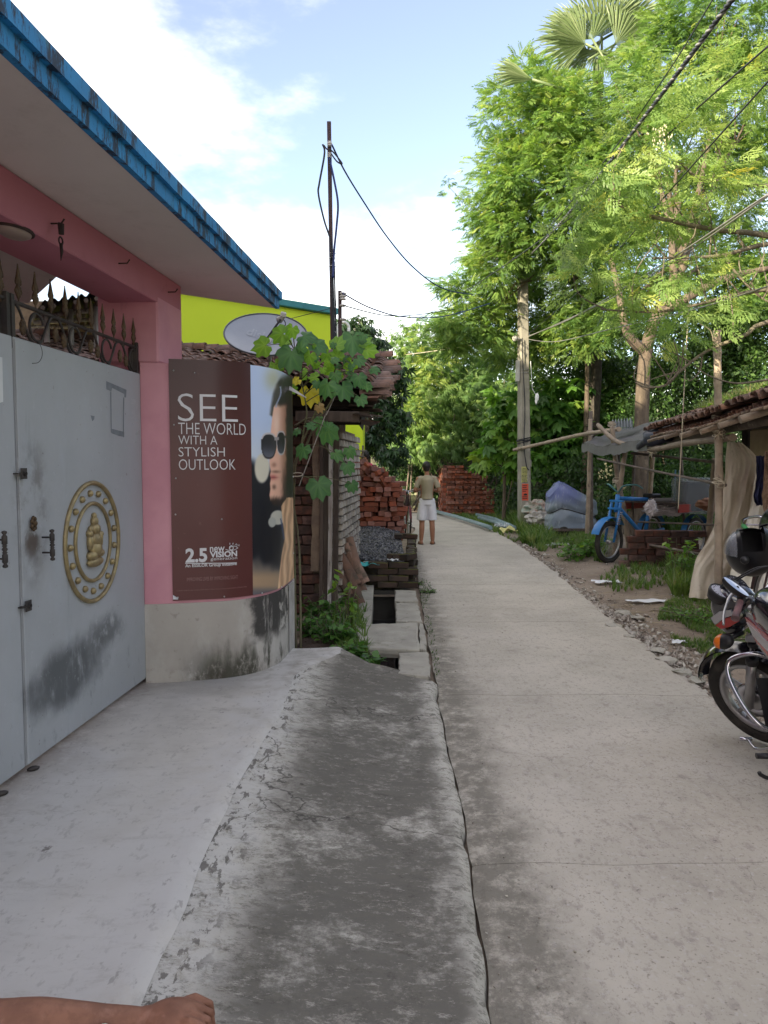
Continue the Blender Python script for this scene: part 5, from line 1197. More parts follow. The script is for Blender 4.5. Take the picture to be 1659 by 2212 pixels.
for (v, w) in ((1050, 10), (1054, 9), (1058.5, 11), (1062, 8), (1074, 11), (1077.5, 11)):
    q = [epx(1128.5, v, .009), epx(1128.5 + w, v, .009), epx(1128.5 + w, v - 1.7, .009), epx(1128.5, v - 1.7, .009)]; b.add(q, [(0, 1, 2, 3)])
q = [epx(1131, 1070.5, .009), epx(1139, 1070.5, .009), epx(1139, 1067, .009), epx(1135, 1065.5, .009), epx(1131, 1067.5, .009)]; b.add(q, [(0, 1, 2, 3, 4)]); b.build('poster_print', m_blk, epole)
b = MB()
for i in range(11):
    v = 1012 + i * 2.9; x = 1127.5 + random.random() * 2; 
    while x < 1137.5: w = random.uniform(.8, 2.6); b.add([epx(x, v + 1.2, .009), epx(x + w, v + 1.0, .009), epx(x + w, v - .6, .009), epx(x, v - .4, .009)], [(0, 1, 2, 3)]); x += w + .9
b.build('poster_print', m_blk, epole)
for v in (948, 951.5, 955): b = MB(); b.torus(P(1131, v, EPY), .165, .012, Matrix.Rotation(R(-8 + random.uniform(-6, 6)), 3, 'Y') @ mrE, n=24, k=5); b.build('cable_wrap', m_cable, epole)
wire([(1128, 730, EPY - .2), (1130, 800, EPY - .2), (1134, 880, EPY - .2), (1132, 960, EPY - .2), (1137, 1005, EPY - .2), (1142, 1015, EPY - .2)], 0, .012, m_cable, 'cable_run', epole)
b = MB(); p = P(1124, 733, EPY - .15); b.tube([p, P(1108, 728, EPY - .2), P(1112, 735, EPY - .2)], .02, n=6); b.ell(P(1112, 731, EPY - .2), (.06, .06, .07), None, 10, 7); b.build('bulb_bracket', m_porc, epole)
for v in (800, 806): b = MB(); b.torus(P(1131, v, EPY), .145, .008, mrE, n=20, k=4); b.build('metal_band', m_steel, epole)
MB().box(tuple(P(1143.5, 1001, EPY)), (.09, .03, .17), mrE).build('tin_tag', m_kerb, epole); MB().box(tuple(P(1118, 801, EPY - .1)), (.06, .12, .5), mrE).build('meter_box', m_grey, epole)
b = MB(); p = P(1160, 858, EPY - .3); b.ell(p, (.05, .05, .10), None, 8, 6); b.ell(p - Vector((.02, 0, .1)), (.03, .03, .07), None, 8, 6); b.tube([p, P(1150, 840, EPY - .2), P(1146, 780, EPY - .2)], .006, n=4); tag(b.build('hanging_bag', m_paper), 'small white plastic bag hanging from a wire right of the concrete pole', 'bag')

# ================================================================ FAR SIDE: brick stacks, old wall, pipes
m_wallold = mat('old_mossy_wall', (.12, .12, .085), (.07, .07, .05), scale=3, rough=.95, bump=.8, bscale=12, bdist=.03, layers=[dict(col=(.05, .07, .02), scale=3, lo=.5, hi=.65, amt=.8)])
ow = thing('boundary_wall', 'dark mossy old boundary wall behind the red brick stack', 'wall', (3, 27.5, 0))
MB().bbox((4.5, 27.8, 1.0), (10, .25, 2.0), b=.02).build('wall', m_wallold, ow); b = MB(); p = P(894, 1045, 26.5); b.bbox((p.x, 26.5, .95), (.24, .24, 1.9), b=.02); b.build('gate_pillar', mat('limewashed_pillar', (.26, .27, .18), (.14, .17, .09), scale=5, rough=.9, bump=.5, bscale=15), ow)
stk = thing('brick_stack', 'orderly stack of new red bricks in leaning columns on the grass at the bend', 'brick pile', (P(1010, 1100, 23.5).x, 23.6, 0))
sb2 = MB().bbox((0, 0, 0), (.245, .12, .072), b=.004, j=.002).mesh('brick', m_brick); ns = 0; SY = 23.2
colsx = [(972, 1007, 1098), (990, 1010, 1104), (1009, 1018, 1108), (1026, 1022, 1107), (1043, 1031, 1105), (1058, 1060, 1102)]
for ci, (u, vt, vb) in enumerate(colsx):
    x = P(u, 1060, SY).x; zt_ = P(u, vt, SY).z; z = .04; c = 0; lean = (.10, .06, .0, -.02, -.05, -.06)[ci]
    while z < zt_:
        for s in ((-.064, .064) if c % 2 == 0 else (0,)):
            if ns >= 215: break
            r = (0 if c % 2 else PI / 2) + random.gauss(0, .05)
            inst('brick', sb2, stk, (x + s + lean * z * .3 + random.gauss(0, .012), SY + random.gauss(0, .012) - .03 * (ci % 2), z + .03), (0, random.gauss(0, .015), r)); ns += 1
        z += .077; c += 1
for c in range(19):     # side going back on the left
    for k in range(4):
        z = .05 + c * .077
        if ns < 298: inst('brick', sb2, stk, (P(961, 1060, SY).x - .02 * k + random.gauss(0, .012), SY + .25 + k * .25, z + .03), (0, 0, PI / 2 + random.gauss(0, .05))); ns += 1
MB().box((P(1012, 1060, SY).x, SY + .7, .55), (1.1, .9, 1.05)).build('core', m_dark, stk)
b = MB(); 
for k in range(60): p = P(random.uniform(950, 1030), random.uniform(994, 1012), SY + random.uniform(0, .6)); q = p + Vector((random.uniform(-.4, .4), random.uniform(-.2, .2), random.uniform(-.15, .12))); b.tube([p, q], .006, n=4)
tag(b.build('dry_twigs', m_wood), 'dry twigs and thatch lying on top of the orderly brick stack', 'twigs', kind='stuff')
m_pipe = mat('blue_grey_pvc', (.20, .28, .30), (.15, .21, .23), scale=4, rough=.45)
for k, (pts, lab) in enumerate((([(940, 1104, 22), (1000, 1122, 19.5), (1060, 1146, 0), (1115, 1142, 0)], 'longest grey-blue plastic pipe lying in the grass along the lane edge'),
                 ([(1030, 1112, 21), (1070, 1122, 20), (1112, 1140, 18.2)], 'middle grey-blue plastic pipe ending near the concrete pole'), ([(1035, 1118, 20.5), (1075, 1130, 19), (1095, 1138, 18.3)], 'short grey-blue plastic pipe beside the two longer ones'))):
    if k == 0: pts = [(940, 1104), (985, 1116), (1030, 1130), (1060, 1140)]
    else: pts = [(u, v) for u, v, _ in pts]
    b = MB(); b.tube([G(u, v, .10) for u, v in pts], .05, n=10); tag(b.build('plastic_pipe', m_pipe), lab, 'pipe', 'plastic pipes in the grass')
# ================================================================ BAMBOO SHED ON THE RIGHT
bs_ = thing('bamboo_shed', 'ramshackle bamboo frame shed with tarpaulin and clay tile roof beside the lane', 'shed', (4.3, 10.5, 0))
def bamboo(pts, r, mt=m_bamb, nm='bamboo_post', par=bs_, seg=26, nodes=7, wob=.04):
    BK = .88 if nm == 'bamboo_post' else .62
    pp = crom(pts, seg * nodes // 5 + 2); rr = []; n = len(pp)
    b = MB(); 
    for i in range(n):
        t = i / (n - 1); rr.append(BK * (r[0] + (r[1] - r[0]) * t if hasattr(r, '__len__') else BK * r) * (1.14 if (i % 5) == 2 else 1.0) * (1 + random.uniform(-wob, wob)))
    b.tube(pp, rr, n=9); return b.build(nm, mt, par)
def pp_(l): return [P(*q) for q in l]
def gbase(u, v, z=-.03): return G(u, v, z)
b0 = gbase(1267, 1178); bamboo([b0, P(1272, 1040, b0.y), P(1275, 905, b0.y)], (.048, .042), m_bamb)
b0 = gbase(1277, 1172); bamboo([b0, P(1277, 1040, b0.y), P(1276, 888, b0.y)], (.048, .04), m_bambd)
p2 = gbase(1361, 1205); bamboo([p2, P(1349, 1110, p2.y), P(1333, 1024, p2.y), P(1321, 910, p2.y)], (.052, .045), m_bamb)
p3 = gbase(1326, 1213); bamboo([p3, P(1336, 1090, p3.y), P(1345, 1010, p3.y), P(1351, 975, p3.y)], (.046, .042), m_bamb)
bamboo([gbase(1341, 1190), P(1338, 1080, 13.4), P(1336, 960, 13.4)], .035, m_bambd)
p4 = gbase(1396, 1195); bamboo([p4, P(1403, 1080, p4.y), P(1411, 972, p4.y)], (.048, .044), m_bamb)
p5 = Vector((P(1527, 1180, 11.5).x, 11.5, 0)); bamboo([p5, P(1533, 1130, 11.5), P(1545, 990, 11.5)], (.055, .048), m_bamb)
bamboo([P(1372, 1200, 13.2), P(1366, 1090, 13.4), P(1372, 960, 13.6)], .032, m_bambd); bamboo([P(1480, 1190, 13), P(1476, 1080, 13), P(1470, 955, 13)], .03, m_bambd)
Y6 = 8.3; bamboo([Vector((P(1551, 1300, Y6).x, Y6, -.05)), P(1552, 1244, Y6), P(1553, 1000, Y6), P(1551, 850, Y6), P(1549, 714, Y6)], (.050, .044), m_bamb, nodes=9)
bamboo(pp_([(1291, 917, 13.2), (1334, 954, 12.6), (1408, 969, 11.2), (1481, 957, 9.6), (1583, 945, 8.1)]), (.055, .065), m_bamb, 'bamboo_rail', nodes=8)
bamboo(pp_([(1110, 972, 18.9), (1188, 954, 17), (1260, 938, 15.2), (1337, 927, 13)]), (.06, .06), m_bamb, 'bamboo_rail')
bamboo(pp_([(1364, 979, 12.8), (1450, 988, 12), (1560, 1000, 10.5)]), .055, m_bambd, 'bamboo_rail')
bamboo(pp_([(1291, 991, 13.2), (1393, 1013, 11.6), (1470, 1029, 10), (1567, 1048, 8.25)]), .045, m_bambd, 'bamboo_rail')
bamboo(pp_([(1358, 1169, 12.3), (1440, 1184, 11), (1516, 1198, 10)]), .05, m_bambd, 'bamboo_rail')
bamboo(pp_([(1373, 1127, 13), (1542, 1134, 11)]), .04, m_bambd, 'bamboo_rail'); bamboo(pp_([(1355, 1075, 14.5), (1480, 1081, 14), (1545, 1085, 13.5)]), .06, m_bambd, 'bamboo_rail')
for (u, v, Y) in ((1553, 938, 8.22), (1552, 902, 8.25), (1275, 935, 15), (1322, 918, 12.6), (1409, 977, 11.2), (1332, 1040, 12.6), (1553, 1042, 8.2)):
    b = MB()
    for k in range(4): b.torus(P(u, v + 1.5 * k - 3, Y), .062 + .006 * random.random(), .006, Matrix.Rotation(random.gauss(0, .4), 3, 'Y') @ Matrix.Rotation(random.gauss(0, .3), 3, 'X'), n=16, k=4)
    b.tube([P(u, v, Y - .06), P(u + random.uniform(-5, 5), v + 12, Y - .08)], .006, n=4); b.build('rope_lashing', m_rope, bs_)
# tarpaulin and corrugated sheet
m_tarp = mat('grey_tarpaulin', (.13, .125, .13), (.09, .088, .095), scale=2, rough=.5, spec=.5, bump=.4, bscale=9, bdist=.02, layers=[dict(col=(.22, .20, .17), scale=5, lo=.6, hi=.75, amt=.5)])
Ta, Tb, Tc, Td = P(1256, 958, 14.6), P(1418, 941, 10.9), P(1490, 893, 12.4), P(1330, 930, 16)
b = MB()
def tarp(a, c, dz=0): p = Ta.lerp(Tb, a).lerp(Td.lerp(Tc, a), c); return (p.x, p.y, p.z + .05 * noise.noise(Vector((a * 5, c * 4, 0))) - .08 * math.sin(a * PI) * (1 - c) + .025 * noise.noise(Vector((a * 19, c * 9, 2))) + dz)
b.grid(lambda a, c: tarp(a, c), 50, 24); b.grid(lambda a, c: tarp(1 - a, c, -.012), 50, 24); b.build('tarpaulin', m_tarp, bs_)
b = MB(); b.grid(lambda a, c: (lambda q: (q[0] + .0, q[1] - .05 + .04 * math.sin(c * 3), q[2] - .16 * c - .03 * noise.noise(Vector((a * 12, c, 0)))))(tarp(a * .9, 0)), 50, 5); b.build('tarp_flap', m_tarp, bs_)
b = MB(); b.tube(crom([P(1380, 965, 11.6), P(1400, 950, 11.2), P(1445, 938, 10.8)], 12), [.05] * 6 + [.12] * 6, n=10, wob=.15); b.build('rolled_tarp', mat('blue_black_tarp', (.03, .035, .06), rough=.45), bs_)
m_corr = mat('corrugated_grey', (.22, .24, .25), (.15, .16, .17), rough=.6, metal=.3)
b = MB(); q0, q1, q2, q3 = P(1323, 927, 13.2), P(1368, 925, 13), P(1366, 905, 13.6), P(1322, 909, 13.8); b.grid(lambda a, c: tuple(q0.lerp(q1, a).lerp(q3.lerp(q2, a), c) + Vector((0, 0, .03 * math.sin(a * 44)))), 60, 2); b.build('corrugated_sheet', m_corr, bs_)
# tile roof along the lane
E0, E1 = P(1398, 934, 11.3), P(1700, 868, 6.2); E1.z = E0.z + .12
def ep(t): return E0.lerp(E1, t) + Vector((0, 0, .02 * math.sin(t * 9)))
ed = (E1 - E0).normalized(); upv = Vector((.93, .10, .30)).normalized(); upv = (upv - ed * upv.dot(ed)).normalized(); nn = ed.cross(upv); nn = nn if nn.z > 0 else -nn; xxr = upv.cross(nn)
RT2 = thing('tile_roof', 'weathered red clay tile roof on bamboo rafters with weeds growing on it', 'roof', ep(.5))
tmr = tile_mesh(m_tileR, .075, .062, .30, 8)
NC = 44
for i in range(NC):
    for j in range(4):
        p = ep((i + .5) / NC) + upv * (j * .19) + nn * .01; M_ = Matrix((xxr, upv, nn)).transposed() @ Euler((R(-6 + random.gauss(0, 2)), R(random.gauss(0, 8)), R(random.gauss(0, 6)))).to_matrix()
        inst('roof_tile', tmr, RT2, p - upv * (.05 + random.uniform(-.02, .03)) + nn * random.uniform(0, .02), M_)
    p = ep((i + 1.0) / NC) - upv * .02 - nn * .03      # under tiles, hollow side up
    inst('under_tile', tmr, RT2, p, Matrix((xxr, upv, nn)).transposed() @ Euler((0, R(180 + random.gauss(0, 8)), 0)).to_matrix())
MB().grid(lambda a, c: tuple(ep(a) + upv * (.02 + 2.4 * c) - nn * .05), 10, 4).grid(lambda a, c: tuple(ep(1 - a) + upv * (2.4 * c) - nn * .09), 10, 4).build('deck', m_dark, RT2)
MB().grid(lambda a, c: tuple(ep(a) + upv * (.7 + 1.7 * c) + nn * (.03 + .04 * noise.noise(Vector((a * 20, c * 6, 0))))), 60, 14).build('mossy_tiles', m_tileR, RT2)
for k in range(26):      # light bamboo laths under the eave
    t = (k + random.random() * .5) / 26; p = ep(t) - nn * .085; b = MB(); b.tube([p - upv * (.05 + random.random() * .05), p + upv * 1.5], .012 + .005 * random.random(), n=7); b.build('lath', m_bamb, RT2)
for t0, r in ((.10, .035), (.16, .03), (.22, .03), (.29, .045), (.44, .055), (.60, .05), (.72, .05), (.84, .06)):
    p = ep(t0) - nn * .13; b = MB(); b.tube([p - upv * .16 - ed * -.05, p + upv * 1.8], r * .62, n=9); b.build('rafter', m_bamb, RT2)
for s in (.25, .95): b = MB(); p, q = ep(.0) + upv * s - nn * .22, ep(1) + upv * s - nn * .22; b.tube([p, q], .05, n=8); b.build('purlin', m_bambd, RT2)
# mud wall of the small shop and things hanging on it
m_mudl = mat('beige_mud_wall', (.42, .34, .23), (.33, .265, .18), scale=3, rough=.95, bump=.4, bscale=14)
shop = thing('mud_wall', 'beige mud wall of the small shop under the tile roof', 'wall', (4.2, 7.5, 0))
wA, wB = P(1612, 1000, 9.6), P(1720, 1000, 8.1); wA.z = wB.z = 0
dw = (wB - wA).normalized(); nw = Vector((-dw.y, dw.x, 0)); nw = nw if nw.x < 0 else -nw
Mw = Matrix((dw, nw, Vector((0, 0, 1)))).transposed()
MB().bbox((wA + wB) / 2 - nw * .12 + Vector((0, 0, 1.0)) + dw * .8, ((wB - wA).length + 1.6, .18, 2.0), Mw, b=.02).build('wall', m_mudl, shop)
MB().bbox(wA + Vector((1.2, .3, 1.05)), (2.2, .15, 2.1), b=.02).build('back_wall', m_dark, shop)
# big cloth
m_cloth = mat('cream_cloth', (.60, .55, .46), (.52, .46, .37), scale=3, rough=.95, bump=.35, bscale=6, bdist=.03, layers=[dict(col=(.24, .19, .14), scale=4, lo=.60, hi=.76, amt=.6), dict(col=(.15, .11, .08), scale=2.5, lo=.45, hi=.7, amt=.6, ax=[('Z', None, None, .0, .5)], wob=.5)])
def cloth(rows, mt, nm, label, Yf, fold=.05, nf=7, n=44, par=None, cat='cloth'):
    """rows: list of (uL, uR, v, Y) ; wide folds run down the cloth"""
    b = MB(); rl = crom([(r[0], r[2], r[3]) for r in rows], n + 1); rr = crom([(r[1], r[2] if len(r) < 5 else r[4], r[3]) for r in rows], n + 1); ph = random.random() * 9; W_ = 54
    vs = []
    for j in range(n + 1):
        for i in range(W_ + 1):
            a = i / W_; c = j / n; L_ = rl[j]; Rr = rr[j]; u = L_.x + (Rr.x - L_.x) * a; v = L_.y + (Rr.y - L_.y) * a; Y = L_.z + (Rr.z - L_.z) * a
            dY = fold * (.55 * math.sin(a * nf * 2 + 4 * noise.noise(Vector((a * 2.5, c * 3.2, ph))) + ph) * (.2 + .9 * c) + 1.1 * noise.noise(Vector((a * 4, c * 5, ph))) + .45 * noise.noise(Vector((a * 11 + c * 5, c * 12, ph))) + .7 * abs(noise.noise(Vector((a * 5 - c * 4, c * 3, ph + 3)))))
            vs.append(P(u + 1.5 * noise.noise(Vector((c * 9, a * 2, ph))), v + 3 * noise.noise(Vector((a * 7, c * 2, ph + 5))), Y + dY))
    W1 = W_ + 1; b.add(vs, [(j * W1 + i, j * W1 + i + 1, (j + 1) * W1 + i + 1, (j + 1) * W1 + i)[::-1] for j in range(n) for i in range(W_)], True)
    o = b.build(nm, mt, par)
    if par is None: tag(o, label, cat)
    return o
cloth([(1571, 1602, 955, 8.9), (1568, 1638, 992, 8.85), (1563, 1632, 1050, 8.8), (1552, 1622, 1112, 8.75), (1528, 1612, 1165, 8.7), (1505, 1600, 1205, 8.65), (1497, 1590, 1240, 8.6), (1487, 1580, 1292, 8.5)], m_cloth, 'hanging_cloth', 'large cream cloth hanging from the roof down to the grass behind the tall bamboo post', 8.8, fold=.045)
cloth([(1634, 1700, 1010, 8.2), (1622, 1700, 1090, 8.1), (1600, 1700, 1170, 8.0), (1580, 1700, 1230, 7.9), (1565, 1700, 1300, 7.7)], mat('off_white_cloth', (.58, .56, .50), (.48, .46, .40), scale=4, rough=.95, bump=.3, bscale=7, bdist=.03), 'white_sheet', 'off-white sheet behind the motorcycle handlebars at the right edge', 8, fold=.07)
cloth([(1632, 1652, 985, 7.7), (1634, 1654, 1030, 7.65), (1628, 1650, 1075, 7.6), (1634, 1650, 1092, 7.6)], mat('navy_cloth', (.02, .025, .07), (.03, .035, .09), rough=.9), 'navy_shirt', 'dark navy cloth hanging between the cream cloth and the brown sack', 7.6, fold=.05, nf=4)
cloth([(1652, 1690, 975, 7.3), (1650, 1690, 1030, 7.3), (1646, 1690, 1075, 7.25), (1650, 1690, 1108, 7.2)], mat('brown_sacking', (.20, .13, .09), (.14, .09, .06), scale=20, rough=.98, bump=.8, bscale=60), 'brown_sack', 'frayed brown sacking hanging at the right edge above the bicycle handlebar', 7.3, fold=.06, nf=4)
# low brick wall in the shed
lw = thing('low_brick_wall', 'low rough brick wall across the front of the bamboo shed', 'wall', (P(1430, 1230, 11.9).x, 11.9, 0))
kb2 = MB().bbox((0, 0, 0), (.245, .118, .088), b=.007, j=.005).mesh('brick', m_brickold)
WYs = G(1440, 1225, .0).y; x0, x1 = P(1357, 1200, WYs).x, P(1512, 1200, WYs).x
for c in range(6):
    x = x0 + (.12 if c % 2 else 0) + (.1 if c > 3 else 0)
    while x < x1: inst('brick', kb2, lw, (x, WYs + random.gauss(0, .015) + (x - x0) * -.12, .05 + c * .094), (random.gauss(0, .02), random.gauss(0, .02), -.12 + random.gauss(0, .04))); x += .258
# plank table with red side, bundle, plastic covered box
m_redp = mat('red_painted_wood', (.33, .03, .02), (.25, .03, .02), rough=.6, layers=[dict(col=(.05, .03, .025), scale=8, lo=.6, hi=.7, amt=.7)])
m_blue = mat('blue_paint', (.025, .17, .44), (.02, .13, .35), scale=5, rough=.4, layers=[dict(col=(.05, .05, .06), scale=14, lo=.62, hi=.7, amt=.7)])
m_rub = mat('tyre_rubber', (.018, .017, .016), (.03, .028, .025), scale=9, rough=.8, bump=.3, layers=[dict(col=(.10, .085, .07), scale=5, lo=.5, hi=.75, amt=.5)])
m_chr = mat('chrome', (.48, .48, .52), (.40, .40, .44), rough=.16, metal=1); m_alu = mat('cast_alloy', (.40, .40, .41), (.30, .29, .29), scale=8, rough=.38, metal=.8)
def wheel(par, C, n_, Rr, tw, spokes=36, mt_rim=m_alu, nm='wheel', cast=False, rimw=.012):
    """wheel parts: tyre > rim, spokes, hub as sub-parts"""
    n_ = Vector(n_).normalized(); x, y = frame(n_); M3 = Matrix((x, y, n_)).transposed()
    b = MB(); b.torus(C, Rr - tw, tw, M3, n=56, k=10, rz=.95); ty = b.build(nm, m_rub, par)
    Ri = Rr - 2 * tw
    b = MB(); b.torus(C, Ri - .004, rimw, M3, n=56, k=8, rz=1.5); b.build('rim', mt_rim, ty)
    b = MB(); b.tube([C - n_ * .045, C + n_ * .045], .032 if not cast else .055, n=14); b.build('hub', mt_rim, ty)
    if cast:
        for i in range(5):
            a = 2 * PI * i / 5 + .3; d_ = x * math.cos(a) + y * math.sin(a); b = MB(); t_ = n_.cross(d_)
            p, q = C + d_ * .04, C + d_ * (Ri - .004); b.bar(p + t_ * .012, q + t_ * .03, .018, .022, b=.003); b.bar(p - t_ * .012, q - t_ * .03, .018, .022, b=.003); b.build('spoke', mt_rim, ty)
        b = MB(); b.lathe([(.055, .03), (.105, .03), (.105, .034), (.055, .034), (.055, .03)], Matrix.Translation(C) @ M3.to_4x4(), 30); b.build('brake_disc', m_chr, ty)
    else:
        b = MB()
        for i in range(spokes):
            a = 2 * PI * i / spokes; s = .03 if i % 2 else -.03; a2_ = a + (.5 if i % 4 < 2 else -.5)
            b.tube([C + (x * math.cos(a2_) + y * math.sin(a2_)) * .025 + n_ * s, C + (x * math.cos(a) + y * math.sin(a)) * Ri], .0016, n=3, cap=False)
        tag(b.build('spokes', m_alu, ty), kind='stuff')
    return ty
# ---- cycle van (three wheeled cargo cycle)
Cw = P(1316, 1168, 12.15); fwd = Vector((-.80, -.60, 0)).normalized(); sid = Vector((fwd.y, -fwd.x, 0))
van = thing('cargo_tricycle', 'bright blue cargo tricycle parked inside the bamboo shed', 'tricycle', (Cw.x + .9, Cw.y + .7, 0))
Cw.z = .33; wheel(van, Cw, sid, .34, .042, cast=False)
def vb(f, s, z): return Vector((Cw.x, Cw.y, 0)) - fwd * f + sid * s + Vector((0, 0, z))
b = MB()    # fender
b.grid(lambda a, c: tuple(Vector((Cw.x, Cw.y, .34)) + (fwd * math.cos(.35 + a * 2.1) + Vector((0, 0, math.sin(.35 + a * 2.1)))) * (.385 + .012 * math.cos(c * PI - PI / 2)) + sid * (c - .5) * .15), 20, 6); b.build('front_fender', m_blue, van)
b = MB(); 
for s in (-.085, .085): b.tube([vb(0, s, .33), vb(.16, s, .95)], [.02, .022], n=8)
b.bar(vb(.13, -.12, .86), vb(.13, .12, .86), .05, .03); b.bar(vb(.17, -.12, .98), vb(.17, .12, .98), .05, .03); b.build('fork', m_blue, van)
for s in (-.1, .1):
    b = MB()
    for k in range(7): b.torus(vb(.075 + .012 * k, s, .62 + k * .03), .028, .007, Matrix.Identity(3), n=12, k=5)
    b.build('spring', m_chr, van)
b = MB(); b.tube([vb(.16, 0, .80), vb(.20, 0, 1.08)], .035, n=10); b.tube([vb(.20, 0, 1.02), vb(1.0, 0, .98)], .033, n=9); b.tube([vb(.19, 0, .90), vb(.85, 0, .42), vb(.95, 0, .42)], .033, n=9); b.tube([vb(.95, 0, .40), vb(1.10, 0, .98)], .033, n=9)
b.tube([vb(.95, 0, .42), vb(1.9, .28, .42)], .026, n=8); b.tube([vb(.95, 0, .42), vb(1.9, -.28, .42)], .026, n=8); b.build('frame', m_blue, van)
b = MB(); b.tube(crom([vb(.42, .30, 1.18), vb(.28, .27, 1.24), vb(.17, .12, 1.22), vb(.20, 0, 1.12), vb(.17, -.12, 1.22), vb(.28, -.27, 1.24), vb(.42, -.30, 1.18)], 26), .013, n=8); b.build('handlebar', mat('teal_steel', (.05, .16, .16), rough=.5), van)
for s in (-.42, .42): 
    C2 = vb(1.75, s, .33); wheel(van, C2, sid, .34, .03)
    b = MB(); b.grid(lambda a, c: tuple(C2 + Vector((0, 0, .02)) + (fwd * math.cos(.2 + a * 2.6) + Vector((0, 0, math.sin(.2 + a * 2.6)))) * .375 + sid * (c - .5) * .10), 20, 4); b.build('rear_fender', m_blue, van)
b = MB(); b.tube([vb(1.75, -.45, .33), vb(1.75, .45, .33)], .02); b.build('axle', m_pole, van)
for k in range(5): b = MB(); b.box(vb(1.75, -.44 + k * .22, .93), (1.45, .205, .03), Matrix((fwd, sid, Vector((0, 0, 1)))).transposed(), j=.004); b.build('deck_plank', m_wood, van)
b = MB(); b.box(vb(1.75, .56, .85), (1.45, .03, .13), Matrix((fwd, sid, Vector((0, 0, 1)))).transposed()); b.box(vb(1.75, -.56, .85), (1.45, .03, .13), Matrix((fwd, sid, Vector((0, 0, 1)))).transposed()); 
for s in (.56, -.56): MB().box(vb(1.75, s, .85), (1.45, .03, .13), Matrix((fwd, sid, Vector((0, 0, 1)))).transposed()).build('side_board', m_redp, van)
b = MB(); b.bbox(vb(1.12, 0, 1.04), (.26, .2, .07), Matrix((fwd, sid, Vector((0, 0, 1)))).transposed(), b=.02); b.build('saddle', m_blk, van)
def lump(c, r, mt, nm, label, cat, ns=.5, nu=26, nv=18, fr=3.0, flatb=None):
    b = MB(); b.ell((0, 0, 0), (1, 1, 1), None, nu, nv); ph = random.random() * 20; vs = []
    for q in b.v:
        q = Vector(q); k = 1 + ns * noise.noise(q * fr + Vector((ph, 0, 0))) * .5 + ns * .35 * abs(noise.noise(q * fr * 2.6 + Vector((0, ph, 0))))
        w_ = Vector((q.x * r[0] * k, q.y * r[1] * k, q.z * r[2] * k)); 
        if flatb is not None and w_.z < -flatb: w_.z = -flatb
        vs.append(w_ + Vector(c))
    b.v = [tuple(q) for q in vs]; b.sm = [False] * len(b.sm) if ns > .9 else b.sm; return tag(b.build(nm, mt), label, cat)
m_white = mat('white_poly', (.62, .58, .58), (.52, .48, .48), scale=9, rough=.5, bump=.4, bscale=10, bdist=.01)
lump(P(1445, 1100, 12.9), (.38, .16, .09), m_white, 'white_bundle', 'white crumpled plastic bundle lying on the deck of the blue tricycle', 'bundle', 1.0)
lump(P(1406, 1098, 12.3), (.08, .08, .12), m_white, 'white_bag', 'small white bag tied to the bamboo post in front of the tricycle saddle', 'bag', 1.0)
m_film = mat('clear_film', (.50, .55, .58), (.40, .45, .48), rough=.22, alpha=.38, spec=.6, bump=.4, bscale=9, bdist=.02)
cb = thing('wrapped_box', 'dark box wrapped in clear plastic film on the tricycle deck', 'box', P(1495, 1100, 12.4))
pc = P(1496, 1072, 12.7); MB().bbox(pc, (.42, .35, .48), (0, 0, .2), b=.02).build('box', m_blk, cb)
b = MB(); b.ell((0, 0, 0), (1, 1, 1), None, 24, 16); b.v = [tuple(pc + Vector((max(-.27, min(.27, q[0] * .42)) * (1 + .1 * noise.noise(Vector(q) * 3)), max(-.23, min(.23, q[1] * .4)), max(-.28, min(.31, q[2] * .5))))) for q in b.v]; b.build('film', m_film, cb)
lump(P(1530, 1090, 12.0), (.16, .12, .09), mat('tan_tool', (.40, .20, .12), rough=.6), 'tan_tool', 'tan clamp-like tool lying at the end of the tricycle deck', 'tool', .9)
ld = thing('blue_ladder_rack', 'narrow light-blue steel ladder upright behind the tricycle deck', 'ladder', P(1458, 1110, 13))
for du in (0, 9): b = MB(); b.tube([P(1455 + du, 1108, 13), P(1459 + du, 1015, 13)], .014, n=6); b.build('rail', mat('light_blue_steel', (.10, .22, .30), rough=.5) if du == 0 else bpy.data.materials['light_blue_steel'], ld)
for k in range(5): b = MB(); v = 1100 - k * 18; b.tube([P(1455, v, 13), P(1466, v, 13)], .010, n=5); b.build('rung', bpy.data.materials['light_blue_steel'], ld)

# ---- covered hand cart
cart = thing('covered_cart', 'small food cart wrapped in translucent bluish plastic tied with black rope', 'cart', G(1240, 1165, 0))
cY = G(1240, 1160, 0).y; c0 = P(1240, 1110, cY)
xl, xr_ = P(1187, 1120, cY).x, P(1294, 1120, cY).x; hw = (xr_ - xl) / 2; cx = (xl + xr_) / 2
def cartp(a, c, k=1.0, nz=1.0):
    ang = 2 * PI * a; sq = .62; ca, sa = math.cos(ang), math.sin(ang); ex = abs(ca) ** sq * (1 if ca > 0 else -1); ey = abs(sa) ** sq * (1 if sa > 0 else -1)
    z = .13 + c * .80; w_ = 1.0 - .10 * math.exp(-((c - .47) / .07) ** 2) + .05 * math.exp(-((c) / .2) ** 2)
    xx = cx + ex * hw * w_ * k; topz_ = pw([(-1, .84), (-.95, .86), (-.55, 1.14), (-.25, 1.10), (.3, .92), (.9, .76), (1, .72)], max(-1, min(1, (xx - cx) / hw)))
    z = .13 + c * (topz_ - .13); f = .035 * nz * noise.noise(Vector((a * 14, c * 3, 1))) + .02 * nz * noise.noise(Vector((a * 34, c * 7, 5)))
    return (xx + f * ex, cY + .35 + ey * .36 * w_ * k + f * ey, z)
